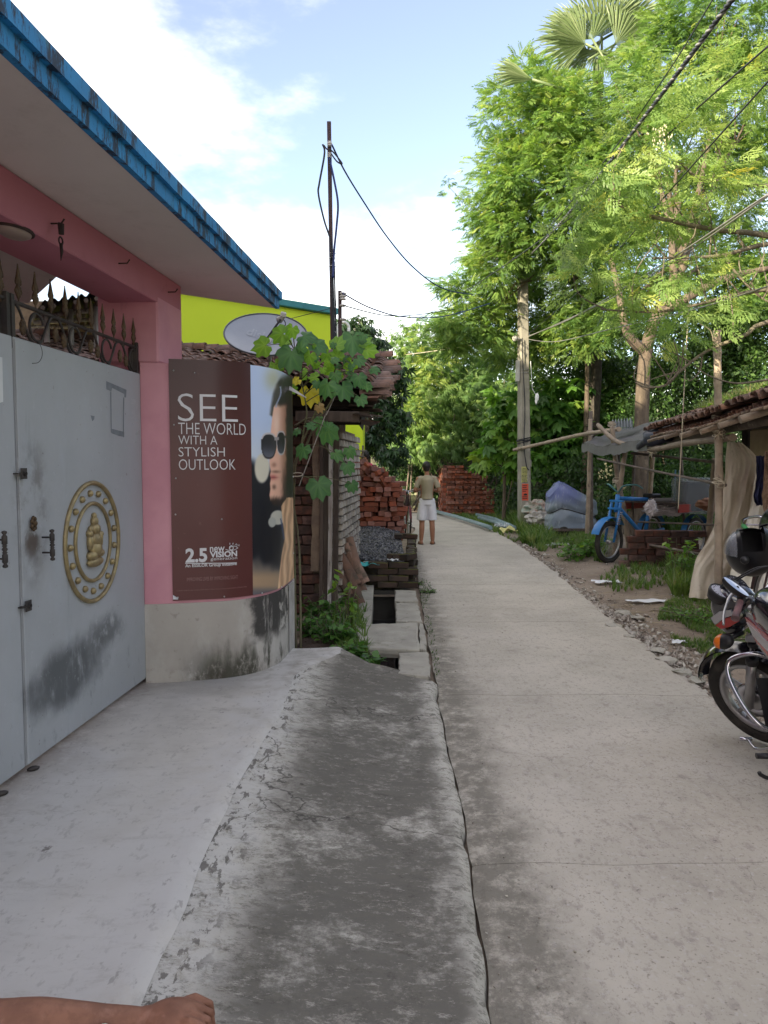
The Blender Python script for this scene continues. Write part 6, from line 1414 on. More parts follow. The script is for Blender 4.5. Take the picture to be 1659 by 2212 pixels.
m_blue_film = mat('bluish_plastic', (.36, .43, .50), (.26, .33, .42), scale=2.5, rough=.28, alpha=.52, spec=.6, bump=.5, bscale=7, bdist=.03, layers=[dict(col=(.20, .24, .62), scale=1.4, lo=.2, hi=.5, amt=.8, ax=[('Z', .62, .9, None, None), ('X', None, None, cx + .0, cx + .25)], wob=.2), dict(col=(.70, .75, .80), scale=9, st=(1.5, 1, .5), lo=.58, hi=.66, amt=.6)])
b = MB(); b.grid(lambda a, c: cartp(a, c), 90, 26); 
def capf(a, c): q = Vector(cartp(a, 1.0)); m_ = Vector((q.x, cY + .35, q.z + .05 * math.sin(c * PI / 2))); return tuple(q.lerp(m_, c) + Vector((0, 0, .012 * noise.noise(Vector((a * 30, c * 5, 0))))))
b.grid(capf, 90, 6); b.build('plastic_cover', m_blue_film, cart)
b = MB(); q = [Vector(cartp(i / 60, .47, 1.0)) for i in range(61)]; b.tube(q, .014, n=6); b.build('rope', m_blk, cart)
MB().bbox((cx, cY + .35, .30), (hw * 1.75, .55, .28), b=.03).build('cart_body', mat('dark_cart', (.06, .07, .09), rough=.6), cart); MB().bbox((cx + .05, cY + .35, .62), (hw * 1.3, .5, .26), b=.03).build('counter_box', mat('dark_stove', (.04, .05, .08), rough=.5), cart)
for s in (-.22, .38):
    C = Vector((cx - .24, cY + .02 + s * .5, .12)); b = MB(); b.torus(C, .085, .03, Matrix.Rotation(PI / 2, 3, 'X'), n=24, k=8); b.ell(C, (.06, .03, .06)); b.build('wheel', m_rub, cart)
MB().box((cx, cY + .1, .16), (hw * 1.8, .5, .05)).build('base_board', m_wood, cart)
# rubbish sacks by the pole
lump(P(1160, 1102, 17.6), (.26, .2, .20), mat('pinkish_sack', (.38, .24, .20), (.25, .33, .28), scale=5, rough=.6, bump=.4, bscale=9, bdist=.02), 'rubbish_sack', 'pinkish patterned rubbish sack heaped right of the concrete pole', 'sack', 1.2)
lump(P(1163, 1122, 17.4), (.23, .2, .16), mat('white_sack', (.48, .46, .42), (.36, .34, .32), scale=5, rough=.6, bump=.4, bscale=9, bdist=.02), 'white_sack', 'lower whitish rubbish sack on the ground behind the concrete pole', 'sack', 1.2)
m_ylw = mat('yellow_cloth', (.55, .52, .22), (.45, .42, .18), rough=.8)
scrap(1098, 1150, 16.4, .35, .3, m_ylw, 'yellow_rag', 'pale yellow rag crumpled in the grass before the concrete pole', 'rag', z=.08, amp=.10)
scrap(1085, 1142, 16.8, .3, .2, m_film, 'clear_bag', 'clear plastic bag in the grass left of the yellow rag', 'bag', z=.1, amp=.12)
for (u, v, w_, h_, lab) in ((1213, 1176, .75, .45, 'large crumpled white and pink paper on the dirt in front of the covered cart'), (1312, 1258, .35, .18, 'flat white scrap on the bare dirt in front of the tricycle wheel'), (1335, 1338, .0, .0, ''),
                            (1468, 1288, .18, .12, 'small white plastic scrap at the foot of the cream cloth'), (1397, 1300, .42, .16, 'long pale torn wrapper lying among straw on the dirt'), (1466, 1388, .13, .08, 'small pale scrap in the grass beside the broken road edge'), (876, 1122, .0, 0, ''),
                            (1172, 1140, .35, .2, 'thin pale bag lying flat beside the rubbish sacks')):
    if w_: scrap(u, v, 0, w_, h_, m_paper, 'paper_scrap', lab, 'litter', z=-.005, amp=.022)

# ================================================================ MOTORCYCLE (front half in view, whole machine built)
ax_px = G(1636, 1503, .30); Wc = Vector((ax_px.x, ax_px.y, 0)); hd = Vector((.10, 1.0, 0)).normalized()      # heading
RSM = Matrix.Identity(3)
ls = Vector((-hd.y, hd.x, 0))                                       # left side of the machine
MC = thing('motorcycle', 'black and red motorcycle with alloy wheels parked at the right edge', 'motorcycle', (Wc.x, Wc.y, 0))
def mq(f, s, z): # f: forward of front axle, s: to the left, z height ; the machine leans to its left a little
    p = Vector((Wc.x, Wc.y, 0)) + hd0 * f + ls0 * (s + LEAN * (z - .3)) + Vector((0, 0, z))
    return CA0 + RSM @ (p - CA0)
RW = .292; LEAN = .13; hd0, ls0 = hd.copy(), ls.copy(); CA0 = Vector((Wc.x, Wc.y, RW))
saxis = (hd0 * -.27 + ls0 * LEAN * .58 + Vector((0, 0, .58))).normalized(); RSM = Matrix.Rotation(R(40), 3, saxis); hd, ls = RSM @ hd0, RSM @ ls0
stn = (RSM @ (ls0 - Vector((0, 0, LEAN)))).normalized()
m_bikeb = mat('bike_black_paint', (.010, .010, .014), (.012, .012, .02), rough=.16, coat=.8, spec=.6); m_biker = mat('bike_red_decal', (.36, .015, .012), (.30, .012, .01), rough=.22, coat=.6); m_bikes = mat('bike_silver_decal', (.42, .42, .44), (.36, .36, .38), rough=.3, metal=.4, coat=.5)
Ca = mq(0, 0, RW); ty = wheel(MC, Ca, stn, RW, .042, cast=True, nm='front_wheel', rimw=.020)
# fender
fx = Vector(stn).cross(Vector((0, 0, 1))).normalized(); fx = fx if fx.dot(hd) > 0 else -fx; fz = stn.cross(fx).normalized(); fz = fz if fz.z > 0 else -fz
def wp(ang, r, s): return Ca + fx * r * math.cos(ang) + fz * r * math.sin(ang) + stn * s
b = MB(); b.grid(lambda a, c: tuple(wp(R(8) + a * R(150), RW + .035 + .028 * math.sin(c * PI) - (.02 if a in (0, 1) else 0), (c - .5) * .15 * (1 - .35 * (2 * a - 1) ** 4))), 30, 10)
b.grid(lambda a, c: tuple(wp(R(8) + (1 - a) * R(150), RW + .030 + .028 * math.sin(c * PI), (c - .5) * .145 * (1 - .35 * (2 * a - 1) ** 4))), 30, 10); b.build('front_mudguard', m_bikeb, MC)
b = MB(); b.grid(lambda a, c: tuple(wp(R(158) + a * R(42), RW + .035 + .01 * math.sin(a * 3), (c - .5) * .15)), 8, 4); b.build('mudflap', m_blk, MC)
# fork legs
ft = {}
for s in (.085, -.085):
    lo, up = Ca + stn * s, mq(-.27, s * 1.0, .88); ft[s] = up
    b = MB(); b.tube([lo - (up - lo) * .02, lo.lerp(up, .48)], .026, n=14); b.build('fork_slider', m_alu, MC)
    b = MB(); b.tube([lo.lerp(up, .48), up], .017, n=12); b.build('fork_tube', m_chr, MC)
    b = MB(); b.tube([lo.lerp(up, .44), lo.lerp(up, .50)], .032, n=14); b.tube([lo.lerp(up, .62), lo.lerp(up, .66)], .028, n=12); b.build('fork_seal', m_blk, MC)
b = MB()
for t, zz in ((.70, .04), (1.0, .03)):
    c = (ft[.085] + ft[-.085]) / 2; l = Ca.lerp(c, t); b.bbox(l, (.07, .23, zz), Matrix((hd, ls, Vector((0, 0, 1)))).transposed(), b=.01)
b.build('fork_yoke', m_alu, MC)
# headlamp cowl: faceted shell with coloured sides
def shell(prof, nm, mt, par=MC, seg=24, sub=1):
    """prof: list of (f, zc, half width, half height) cross sections along the machine"""
    b = MB(); n = len(prof); K = []
    P_ = crom([(p[0], p[1], 0) for p in prof], (n - 1) * 4 + 1); Q_ = crom([(p[2], p[3], 0) for p in prof], (n - 1) * 4 + 1)
    for p, q in zip(P_, Q_):
        for k in range(seg):
            a = 2 * PI * k / seg; ca, sa = math.cos(a), math.sin(a); e = .75
            K.append(mq(p.x, abs(ca) ** e * math.copysign(1, ca) * max(q.x, .001), p.y + abs(sa) ** e * math.copysign(1, sa) * max(q.y, .001)))
    m_ = len(P_); fs = [(i * seg + k, i * seg + (k + 1) % seg, (i + 1) * seg + (k + 1) % seg, (i + 1) * seg + k) for i in range(m_ - 1) for k in range(seg)]
    fs += [tuple(reversed(range(seg))), tuple((m_ - 1) * seg + k for k in range(seg))]
    b.add(K, fs, True); return b.build(nm, mt, par)
shell([(-.12, .80, .05, .05), (-.09, .80, .085, .085), (-.04, .79, .095, .10), (-.01, .79, .085, .09)], 'headlamp_bowl', m_bikeb)
b = MB(); cL = mq(.0, 0, .79); x3, y3 = frame(hd); b.lathe([(.088, -.02), (.084, .0), (.06, .022), (.001, .03)], Matrix.Translation(cL) @ Matrix((x3, y3, hd)).transposed().to_4x4(), 24); b.build('headlamp_lens', mat('clear_lens', (.5, .52, .55), rough=.08, spec=.8, alpha=.6), MC)
shell([(-.18, .88, .07, .03), (-.13, .90, .10, .07), (-.06, .88, .105, .095), (.0, .84, .09, .08), (.03, .80, .04, .03)], 'cowl', m_bikeb)
def decal(pts, mt, off, nm):  # polygon on the left side (f,z)
    b = MB(); b.add([mq(f, off, z) for f, z in pts], [tuple(range(len(pts)))]); bb = MB(); bb.v = b.v; n = len(pts); bb.v = [tuple(mq(f, off, z)) for f, z in pts] + [tuple(mq(f, off - .012, z)) for f, z in pts]; bb.f = [tuple(range(n)), tuple(reversed(range(n, 2 * n)))] + [(i, n + i, n + (i + 1) % n, (i + 1) % n) for i in range(n)]; bb.sm = [False] * len(bb.f); bb.mi = [0] * len(bb.f); return bb.build(nm, mt, MC)
decal([(.0, .78), (.01, .82), (-.06, .86), (-.13, .87), (-.14, .84), (-.07, .82)], m_bikes, .106, 'side_stripe'); decal([(.0, .775), (-.07, .815), (-.14, .835), (-.15, .80), (-.09, .77), (-.03, .755)], m_biker, .105, 'side_stripe')
# indicators
for s in (1, -1):
    c = mq(-.06, s * .15, .70); b = MB(); b.ell(c, (.055, .035, .042), Matrix((hd, ls, Vector((0, 0, 1)))).transposed(), 14, 9); b.tube([c, mq(-.12, s * .06, .72)], .012, n=8); it = b.build('indicator', m_blk, MC)
    b = MB(); b.ell(c + hd * .02, (.045, .036, .040), Matrix((hd, ls, Vector((0, 0, 1)))).transposed(), 14, 9); b.build('amber_lens', mat('amber', (.75, .18, .02), rough=.2), it)
# instruments
m_dial = mat('dial_face', (.03, .03, .04), rough=.3); m_dialw = mat('dial_white', (.42, .42, .48), rough=.3); m_glass = mat('mirror_glass', (.16, .16, .20), rough=.05, metal=1)
un = (Vector((0, 0, 1)) * .80 - hd * .60).normalized()
for s, mtd in ((.07, m_dialw), (-.07, m_dial)):
    c = mq(-.09, s, .965); x3, y3 = frame(un); M4 = Matrix.Translation(c) @ Matrix((x3, y3, un)).transposed().to_4x4()
    b = MB(); b.lathe([(.001, -.06), (.05, -.055), (.062, -.02), (.064, .0), (.058, .006), (.054, .0)], M4, 26); g_ = b.build('instrument', m_blk, MC)
    b = MB(); b.lathe([(.054, .0), (.001, .001)], M4, 26); b.build('dial', mtd, g_)
    b = MB()
    for k in range(13): a = -2.3 + k * .38; b.bar(M4 @ Vector((.038 * math.sin(a), .038 * math.cos(a), .003)), M4 @ Vector((.048 * math.sin(a), .048 * math.cos(a), .003)), .002)
    b.bar(M4 @ Vector((0, 0, .004)), M4 @ Vector((.03, -.02, .004)), .003); b.build('dial_marks', m_dial if s > 0 else m_dialw, g_)
# handlebar, grips, levers, mirrors
hb_ = crom([mq(-.36, .36, .93), mq(-.33, .26, .965), mq(-.27, .12, .95), mq(-.25, .05, .92), mq(-.25, -.05, .92), mq(-.27, -.12, .95), mq(-.33, -.26, .965), mq(-.36, -.36, .93)], 40)
b = MB(); b.tube(hb_, .011, n=10); b.build('handlebar', m_chr, MC)
m_grip = mat('worn_grip', (.05, .04, .045), (.26, .13, .13), scale=14, rough=.7)
for s in (1, -1):
    g0, g1 = (hb_[0], hb_[5]) if s > 0 else (hb_[-1], hb_[-6]); dg = (g1 - g0).normalized()
    b = MB(); b.tube([g0 - dg * .015, g0 + dg * .0, g0 + dg * .115], [.020, .018, .0165], n=14); b.build('grip', m_grip, MC)
    b = MB(); b.bbox(g0 + dg * .15, (.05, .045, .06), Matrix((dg, hd, Vector((0, 0, 1)))).transposed(), b=.008); b.build('switch_box', m_blk, MC)
    b = MB(); q = g0 + dg * .17; b.tube(crom([q, q + hd * .06, g0 + dg * .06 + hd * .075 - Vector((0, 0, .01)), g0 - dg * .03 + hd * .06 - Vector((0, 0, .02))], 14), [.009] * 7 + [.006] * 7, n=8); b.build('lever', m_alu, MC)
    b = MB()
    for k in range(2): b.tube(crom([q + Vector((0, 0, .01)), q + hd * (.12 + .03 * k) + Vector((0, 0, .04)) - ls * s * .1, mq(-.0, 0, .90), mq(-.2, 0, .75)], 18), .005, n=6)
    b.build('cable', m_blk, MC)
def mirror(c, ax_, up_, w_, h_, nm, foot):
    n_ = ax_.cross(up_).normalized(); 
    if n_.dot(Vector((0, -1, 0))) < 0: n_ = -n_
    M3 = Matrix((ax_, up_, n_)).transposed(); b = MB(); b.lathe([(.001, -.035), (.6, -.03), (.9, -.015), (1, 0), (.97, .004)], Matrix.Translation(c) @ M3.to_4x4() @ Matrix.Diagonal((w_, h_, 1, 1)), 28); o = b.build(nm, m_blk, MC)
    b = MB(); b.lathe([(.96, .003), (.001, .004)], Matrix.Translation(c) @ M3.to_4x4() @ Matrix.Diagonal((w_, h_, 1, 1)), 28); b.build('mirror_glass', m_glass, o)
    b = MB(); b.tube(crom([foot, foot.lerp(c, .6) + Vector((0, 0, .03)), c - n_ * .02], 10), .006, n=7); b.build('mirror_stalk', m_blk, MC)
mL = P(1590, 1268, 3.75); mirror(mL, (P(1612, 1287, 3.75) - P(1560, 1248, 3.75)).normalized(), (P(1600, 1257, 3.85) - P(1582, 1282, 3.68)).normalized(), .082, .038, 'left_mirror', hb_[6])
mRt = P(1661, 1130, 4.5); mirror(mRt, Vector((.3, .1, .95)).normalized(), Vector((.95, .1, -.3)).normalized(), .10, .055, 'right_mirror', hb_[-7])
# tank, shrouds, seat, engine
RSM = Matrix.Identity(3); hd, ls = hd0, ls0
wheel(MC, mq(-1.27, 0, RW), (ls0 - Vector((0, 0, LEAN))).normalized(), RW, .048, cast=True, nm='rear_wheel', rimw=.02)
shell([(-.34, .80, .04, .05), (-.38, .84, .11, .10), (-.52, .87, .15, .13), (-.72, .85, .14, .11), (-.88, .80, .08, .06)], 'fuel_tank', m_bikeb)
decal([(-.36, .84), (-.50, .84), (-.74, .80), (-.66, .64), (-.48, .70), (-.38, .78)], m_bikeb, .138, 'tank_shroud'); decal([(-.37, .815), (-.50, .80), (-.72, .765), (-.68, .665), (-.48, .72)], m_biker, .146, 'tank_decal'); decal([(-.40, .795), (-.50, .78), (-.70, .745), (-.69, .70), (-.48, .74)], m_bikes, .152, 'tank_stripe')
b = MB(); b.lathe([(.001, .012), (.03, .01), (.034, 0), (.034, -.02)], Matrix.Translation(mq(-.55, 0, 1.0)), 20); b.build('fuel_cap', m_chr, MC)
shell([(-.80, .86, .08, .05), (-.95, .82, .12, .05), (-1.25, .84, .13, .05), (-1.50, .88, .10, .05), (-1.62, .90, .04, .03)], 'seat', m_blk); shell([(-.95, .70, .12, .07), (-1.2, .72, .12, .08), (-1.5, .78, .09, .07), (-1.7, .86, .04, .04)], 'tail_panel', m_bikeb)
b = MB(); b.tube([mq(-.27, 0, .80), mq(-.42, 0, .45), mq(-.50, 0, .30), mq(-.85, 0, .30), mq(-.95, 0, .62)], .02, n=8); b.tube([mq(-.27, 0, .82), mq(-.9, 0, .74), mq(-1.5, 0, .78)], .02, n=8); b.tube([mq(-.92, .09, .35), mq(-1.27, .09, .30)], .02); b.tube([mq(-.92, -.09, .35), mq(-1.27, -.09, .30)], .02); b.build('frame', m_blk, MC)
b = MB(); b.bbox(mq(-.68, 0, .38), (.30, .24, .22), Matrix((hd, ls, Vector((0, 0, 1)))).transposed(), b=.03)
for k in range(6): b.bbox(mq(-.60, 0, .50 + k * .022), (.15, .16, .010), Matrix((hd, ls, Vector((0, 0, 1)))).transposed(), b=.003)
b.tube([mq(-.72, .13, .36), mq(-.72, .16, .36)], .085, n=20); b.build('engine', m_alu, MC)
b = MB(); b.tube(crom([mq(-.52, -.05, .50), mq(-.45, -.10, .35), mq(-.6, -.13, .22), mq(-1.0, -.15, .27), mq(-1.5, -.16, .36)], 24), [.018] * 14 + [.04] * 10, n=10); b.build('exhaust', m_chr, MC)
for s in (.10, -.10): b = MB(); b.tube([mq(-1.27, s, .32), mq(-1.18, s, .68)], .02, n=8); b.build('rear_shock', m_chr, MC)
b = MB(); q = crom([mq(-.36, .02, .60), mq(-.34, .12, .62), mq(-.30, .22, .57), mq(-.33, .24, .48), mq(-.44, .20, .34), mq(-.48, .12, .27), mq(-.48, .0, .27)], 34); b.tube(q, .013, n=9); b.tube([Vector(p) - ls * 2 * ((p - Vector((Wc.x, Wc.y, 0))).dot(ls) - LEAN * (p.z - .3)) for p in q], .013, n=9); b.build('crash_guard', m_chr, MC)
b = MB(); b.tube([mq(-.70, .12, .24), mq(-.70, .26, .22)], .010, n=7); b.tube([mq(-.70, .17, .22), mq(-.70, .27, .22)], .015, n=8); b.build('foot_peg', m_blk, MC)
b = MB(); b.tube(crom([mq(-.62, .16, .24), mq(-.50, .20, .18), mq(-.42, .21, .20)], 8), .007, n=6); b.tube([mq(-.42, .19, .20), mq(-.42, .25, .20)], .010, n=6); b.build('gear_lever', m_chr, MC)
b = MB(); b.tube(crom([mq(-.72, .12, .25), mq(-.74, .16, .12), mq(-.76, .19, .0)], 8), .010, n=7); b.bbox(mq(-.76, .19, .008), (.07, .03, .012), b=.003); b.build('side_stand', m_blk, MC)
b = MB(); b.tube(crom([P(1640, 1668, 3.6), P(1644, 1674, 3.6), P(1665, 1678, 3.6), mq(-.62, .16, .20)], 12), .010, n=7); b.build('foot_brake', m_blk, MC)
# leg shield behind the wheel
b = MB(); b.grid(lambda a, c: tuple(mq(-.36 - .10 * a, -.12 + .24 * c, .50 - .34 * a)), 6, 6); b.build('splash_shield', m_blk, MC)

# ---- helmet hanging on the handlebar
HCn = P(1623, 1192, 4.35); helm = thing('helmet', 'glossy black full-face helmet with clear visor hung on the motorcycle handlebar', 'helmet', HCn)
fw = Vector((-.25, -.55, .80)).normalized(); up = Vector((-.90, .30, -.05)); up = (up - fw * up.dot(fw)).normalized(); rt = fw.cross(up); MH = Matrix.Translation(HCn) @ Matrix((fw, rt, up)).transposed().to_4x4()
def hp(th, ph, r=1.0): return MH @ Vector((math.cos(th) * math.cos(ph) * .155 * r, math.sin(th) * math.cos(ph) * .125 * r, math.sin(ph) * .135 * r))
b = MB(); NT, NP = 48, 30
def hskip(a, c):
    th = (a - .5) * 2 * PI; ph = -1.15 + c * (PI / 2 + 1.15); return abs(th) < .98 and -.42 < ph < .48
b.grid(lambda a, c: tuple(hp((a - .5) * 2 * PI, -1.15 + c * (PI / 2 + 1.15), 1.0 + (.10 if abs(a - .5) < .12 and c < .28 else 0))), NT, NP, skip=hskip); b.grid(lambda a, c: tuple(hp((.5 - a) * 2 * PI, -1.15 + c * (PI / 2 + 1.15), .86)), NT, NP, mi=1, skip=lambda a, c: hskip(1 - a, c)); b.build('shell', [mat('helmet_black', (.008, .008, .010), rough=.32, spec=.4), m_blk], helm)
b = MB(); b.grid(lambda a, c: tuple(hp((a - .5) * 2.3, .62 + c * .95, 1.06 + .02 * math.sin(c * 3))), 26, 12); b.build('visor', mat('clear_visor', (.55, .58, .64), rough=.06, alpha=.30, spec=.8), helm)
for s in (-1, 1): b = MB(); b.ell(hp(s * 1.25, .35, 1.04), (.024, .024, .024)); b.build('visor_pivot', m_blk, helm)
# ---- bicycle handlebars with the green grips
def bicycle(name, label, O, h, frame_mt, green=None, scale=1.0, basket=False):
    h = Vector(h).normalized(); l = Vector((-h.y, h.x, 0)); t = thing(name, label, 'bicycle', (O.x, O.y, 0))
    q = lambda f, s, z: Vector((O.x, O.y, 0)) + (h * f + l * s) * scale + Vector((0, 0, z * scale))
    wheel(t, q(0, 0, .34), l, .34 * scale, .018 * scale, 28, m_alu, 'front_wheel', rimw=.008); wheel(t, q(-1.05, 0, .34), l, .34 * scale, .018 * scale, 28, m_alu, 'rear_wheel', rimw=.008)
    b = MB(); b.tube([q(-.20, 0, .92), q(-.16, 0, .75)], .018); b.tube([q(-.19, 0, .88), q(-.68, 0, .86)], .013); b.tube([q(-.17, 0, .78), q(-.60, 0, .30)], .015); b.tube([q(-.60, 0, .30), q(-.72, 0, .92)], .014)
    for s in (-.05, .05): b.tube([q(-.60, s * .5, .30), q(-1.05, s, .34)], .008); b.tube([q(-.69, s * .4, .80), q(-1.05, s, .34)], .007)
    b.build('frame', frame_mt, t)
    b = MB()
    for s in (-.05, .05): b.tube(crom([q(0, s, .34), q(-.06, s, .50), q(-.155, s * .6, .76)], 8), .009)
    b.build('fork', frame_mt, t)
    b = MB(); b.tube(crom([q(-.42, .28, .98), q(-.25, .25, 1.02), q(-.18, .12, 1.04), q(-.22, 0, 1.0), q(-.18, -.12, 1.04), q(-.25, -.25, 1.02), q(-.42, -.28, .98)], 26), .011); b.tube([q(-.2, 0, .90), q(-.22, 0, 1.0)], .012); b.build('handlebar', m_chr, t)
    for s in (.28, -.28): b = MB(); b.tube([q(-.50, s, .965), q(-.38, s, .99)], .017, n=10); b.build('grip', green or m_blk, t)
    b = MB(); b.tube([q(-.28, -.24, .99), q(-.28, .24, .99)], .006); b.tube(crom([q(-.28, .24, .99), q(-.40, .27, .93), q(-.46, .25, .92)], 6), .005); b.build('brake_rod', m_chr, t)
    b = MB(); b.ell(q(-.75, 0, .97), (.13, .08, .035), Matrix((h, l, Vector((0, 0, 1)))).transposed()); b.tube([q(-.72, 0, .9), q(-.73, 0, .96)], .012); b.build('saddle', m_blk, t)
    for c in (0, -1.05): b = MB(); b.grid(lambda a, e: tuple(q(c, 0, .34) + (h * math.cos(.3 + a * 2.5) + Vector((0, 0, math.sin(.3 + a * 2.5)))) * .375 * scale + l * (e - .5) * .05), 18, 3); b.build('mudguard', frame_mt, t)
    b = MB(); b.tube([q(-.60, -.12, .30), q(-.60, .12, .30)], .01); b.torus(q(-.60, -.05, .30), .09, .004, Matrix((h, Vector((0, 0, 1)), l)).transposed(), n=24, k=4); b.box(q(-.50, .13, .18), (.09, .07, .02)); b.box(q(-.70, -.13, .42), (.09, .07, .02)); b.tube([q(-.6, .1, .30), q(-.50, .12, .18)], .007); b.tube([q(-.6, -.1, .30), q(-.70, -.12, .42)], .007); b.build('crank', m_chr, t)
    if basket:
        b = MB(); 
        for k in range(9): z = .72 + .025 * k; hw_ = .13 + .004 * k; pts = [q(.02 - .0, -hw_, z), q(.22, -hw_, z), q(.22, hw_, z), q(.02, hw_, z), q(.02, -hw_, z)]; b.tube(pts, .004, n=4, cap=False)
        for k in range(9): s = -.14 + .035 * k; b.tube([q(.22, s, .92), q(.22, s * .9, .72), q(.02, s * .9, .72), q(.02, s, .92)], .003, n=4, cap=False)
        b.build('basket', m_blk, t)
    return t
m_green = mat('green_rubber', (.02, .20, .05), rough=.6)
bicycle('bicycle', 'old bicycle with bright green handlebar grips behind the motorcycle', P(1660, 1260, 6.15), (.18, .98, 0), m_pole, green=m_green, scale=1.13)
bk2 = G(886, 1163, 0); bicycle('bicycle', 'dark red bicycle with a wire basket standing behind the brick heap beside the man', bk2 + Vector((-.02, .0, 0)), (.06, -1, 0), mat('dark_red_paint', (.12, .01, .015), rough=.4), scale=.98, basket=True)

# ================================================================ PEOPLE
m_skin = mat('brown_skin', (.30, .145, .085), (.26, .12, .07), scale=6, rough=.55, sss=.05, bump=.05, bscale=90, bdist=.001); m_hair = mat('black_hair', (.010, .008, .008), (.018, .014, .012), rough=.5)
m_shirt = mat('khaki_tshirt', (.33, .29, .20), (.29, .255, .175), scale=4, rough=.9, bump=.4, bscale=7, bdist=.015); m_shorts = mat('light_grey_shorts', (.62, .62, .64), (.52, .52, .55), scale=5, rough=.9, bump=.4, bscale=9, bdist=.012)
def body(name, label, O, H=1.62, shirt=m_shirt, arms='phone', shorts=m_shorts, yaw=0):
    k = H / 1.66; t = thing(name, label, 'person', O); Rz = Matrix.Rotation(yaw, 3, 'Z')
    q = lambda x, y, z: Vector(O) + Rz @ (Vector((x, y, z)) * k)
    b = MB(); V = lambda *a: q(*a)
    # legs
    for s in (-1, 1):
        b.tube(crom([V(s * .085, 0, .86), V(s * .095, .01, .66), V(s * .10, .0, .48), V(s * .105, -.03, .33), V(s * .115, -.01, .10), V(s * .117, 0, .05)], 24), [.088 * k + (.04 - .088) * k * min(1, i / 9) * .7 + (.0) for i in range(24)] if 0 else [k * pw([(0, .088), (5, .078), (9, .058), (11, .053), (14, .056), (17, .045), (20, .034), (23, .034)], i) for i in range(24)], n=12)
        b.ell(V(s * .12, .06, .035), (.045 * k, .125 * k, .032 * k), Rz @ Matrix.Rotation(-s * .18, 3, 'Z'), 14, 8); b.ell(V(s * .117, -.03, .04), (.034 * k, .045 * k, .04 * k))
    b.tube(crom([V(0, 0, .84), V(0, .01, .98), V(0, 0, 1.12), V(0, -.01, 1.28), V(0, .0, 1.37)], 14), [k * .69 * pw([(0, .145), (4, .125), (8, .145), (11, .15), (13, .09)], i) for i in range(14)], n=16, sq=1.45)
    b.ell(V(0, 0, .88), (.155 * k, .11 * k, .10 * k)); b.tube([V(0, -.005, 1.34), V(-.005, .015, 1.46)], [.055 * k, .05 * k], n=10)
    hc = V(-.012, .035, 1.545); b.ell(hc, (.073 * k, .092 * k, .11 * k), Rz @ Matrix.Rotation(-.28, 3, 'X'), 16, 12); b.ell(hc + Rz @ Vector((-.005, .095, -.035)) * k, (.012, .02, .022)); b.ell(hc + Rz @ Vector((0, .06, -.075)) * k, (.045 * k, .04 * k, .035 * k))
    for s in (-1, 1): b.ell(hc + Rz @ Vector((s * .074, -.005, -.01)) * k, (.010, .02, .032))
    for s in (-1, 1):
        el = V(s * .25, -.03, 1.07); wr = V(s * .13, .24, 1.09); b.tube([V(s * .16, 0, 1.34), V(s * .20, -.015, 1.22), el], [.056 * k, .047 * k, .038 * k], n=10); b.tube([el, el.lerp(wr, .4), wr], [.038 * k, .038 * k, .026 * k], n=10)
        b.ell(wr + (V(s * .04, .30, 1.10) - wr) * .55, (.035 * k, .045 * k, .022 * k), Rz @ Matrix.Rotation(s * .6, 3, 'Z'))
        for f in range(4): a0 = wr + (V(s * .04, .30, 1.10) - wr) * .9 + Vector((0, 0, .018 - f * .012)); b.tube([a0, a0 + Rz @ Vector((-s * .03, .02, 0)), a0 + Rz @ Vector((-s * .045, .0, 0))], .008, n=6)
        b.tube([wr + Vector((0, 0, .015)), wr + Rz @ Vector((-s * .03, .05, .035))], .009, n=6)
    o = remesh(b.build('body', m_skin, t), .011 * k, 3)
    b = MB(); b.tube(crom([V(0, 0, .875), V(0, .012, .93), V(0, .01, 1.02), V(0, 0, 1.16), V(0, -.01, 1.28), V(0, .0, 1.385)], 18), [k * .74 * pw([(0, .172), (3, .165), (7, .150), (11, .172), (14, .182), (16, .13), (17, .068)], i) for i in range(18)], n=20, sq=1.36)
    for s in (-1, 1): b.tube([V(s * .10, 0, 1.325), V(s * .155, -.002, 1.32), V(s * .20, -.015, 1.21), V(s * .222, -.02, 1.14)], [.062 * k, .060 * k, .055 * k, .058 * k], n=12)
    remesh(b.build('tshirt', shirt, t), .013 * k, 2)
    b = MB(); b.tube([V(0, 0, .93), V(0, 0, .88), V(0, 0, .80)], [.108 * k, .124 * k, .122 * k], n=20, sq=1.33)
    for s in (-1, 1): b.tube([V(s * .08, 0, .84), V(s * .10, .0, .66), V(s * .108, .0, .49)], [.10 * k, .105 * k, .112 * k], n=16, sq=.9)
    remesh(b.build('shorts', shorts, t), .013 * k, 2)
    b = MB(); b.ell(hc + Rz @ Vector((0, -.018, .028)) * k, (.080 * k, .090 * k, .098 * k), Rz @ Matrix.Rotation(-.28, 3, 'X'), 18, 12); b.ell(hc + Rz @ Vector((0, -.05, -.03)) * k, (.066 * k, .045 * k, .06 * k)); o = b.build('hair', m_hair, t); remesh(o, .010 * k, 1)
    for s in (-1, 1):
        b = MB(); b.ell(V(s * .12, .055, .008), (.05 * k, .145 * k, .012 * k), Rz @ Matrix.Rotation(-s * .18, 3, 'Z'), 16, 6); b.tube([V(s * .12, .12, .02), V(s * .12 + .04, .07, .05), V(s * .12 + .05, .03, .015)], .007, n=5); b.tube([V(s * .12, .12, .02), V(s * .12 - .04, .07, .05), V(s * .12 - .05, .03, .015)], .007, n=5); b.build('sandal', mat('brown_sandal', (.10, .05, .035), rough=.7) if s < 0 and 'brown_sandal' not in bpy.data.materials else bpy.data.materials['brown_sandal'], t)
    return t
pO = G(922, 1176, 0); hgt = P(918, 997, pO.y).z
body('person', 'man in khaki t-shirt and light grey shorts standing on the lane, back to the camera', (pO.x, pO.y, 0), hgt, yaw=R(4))
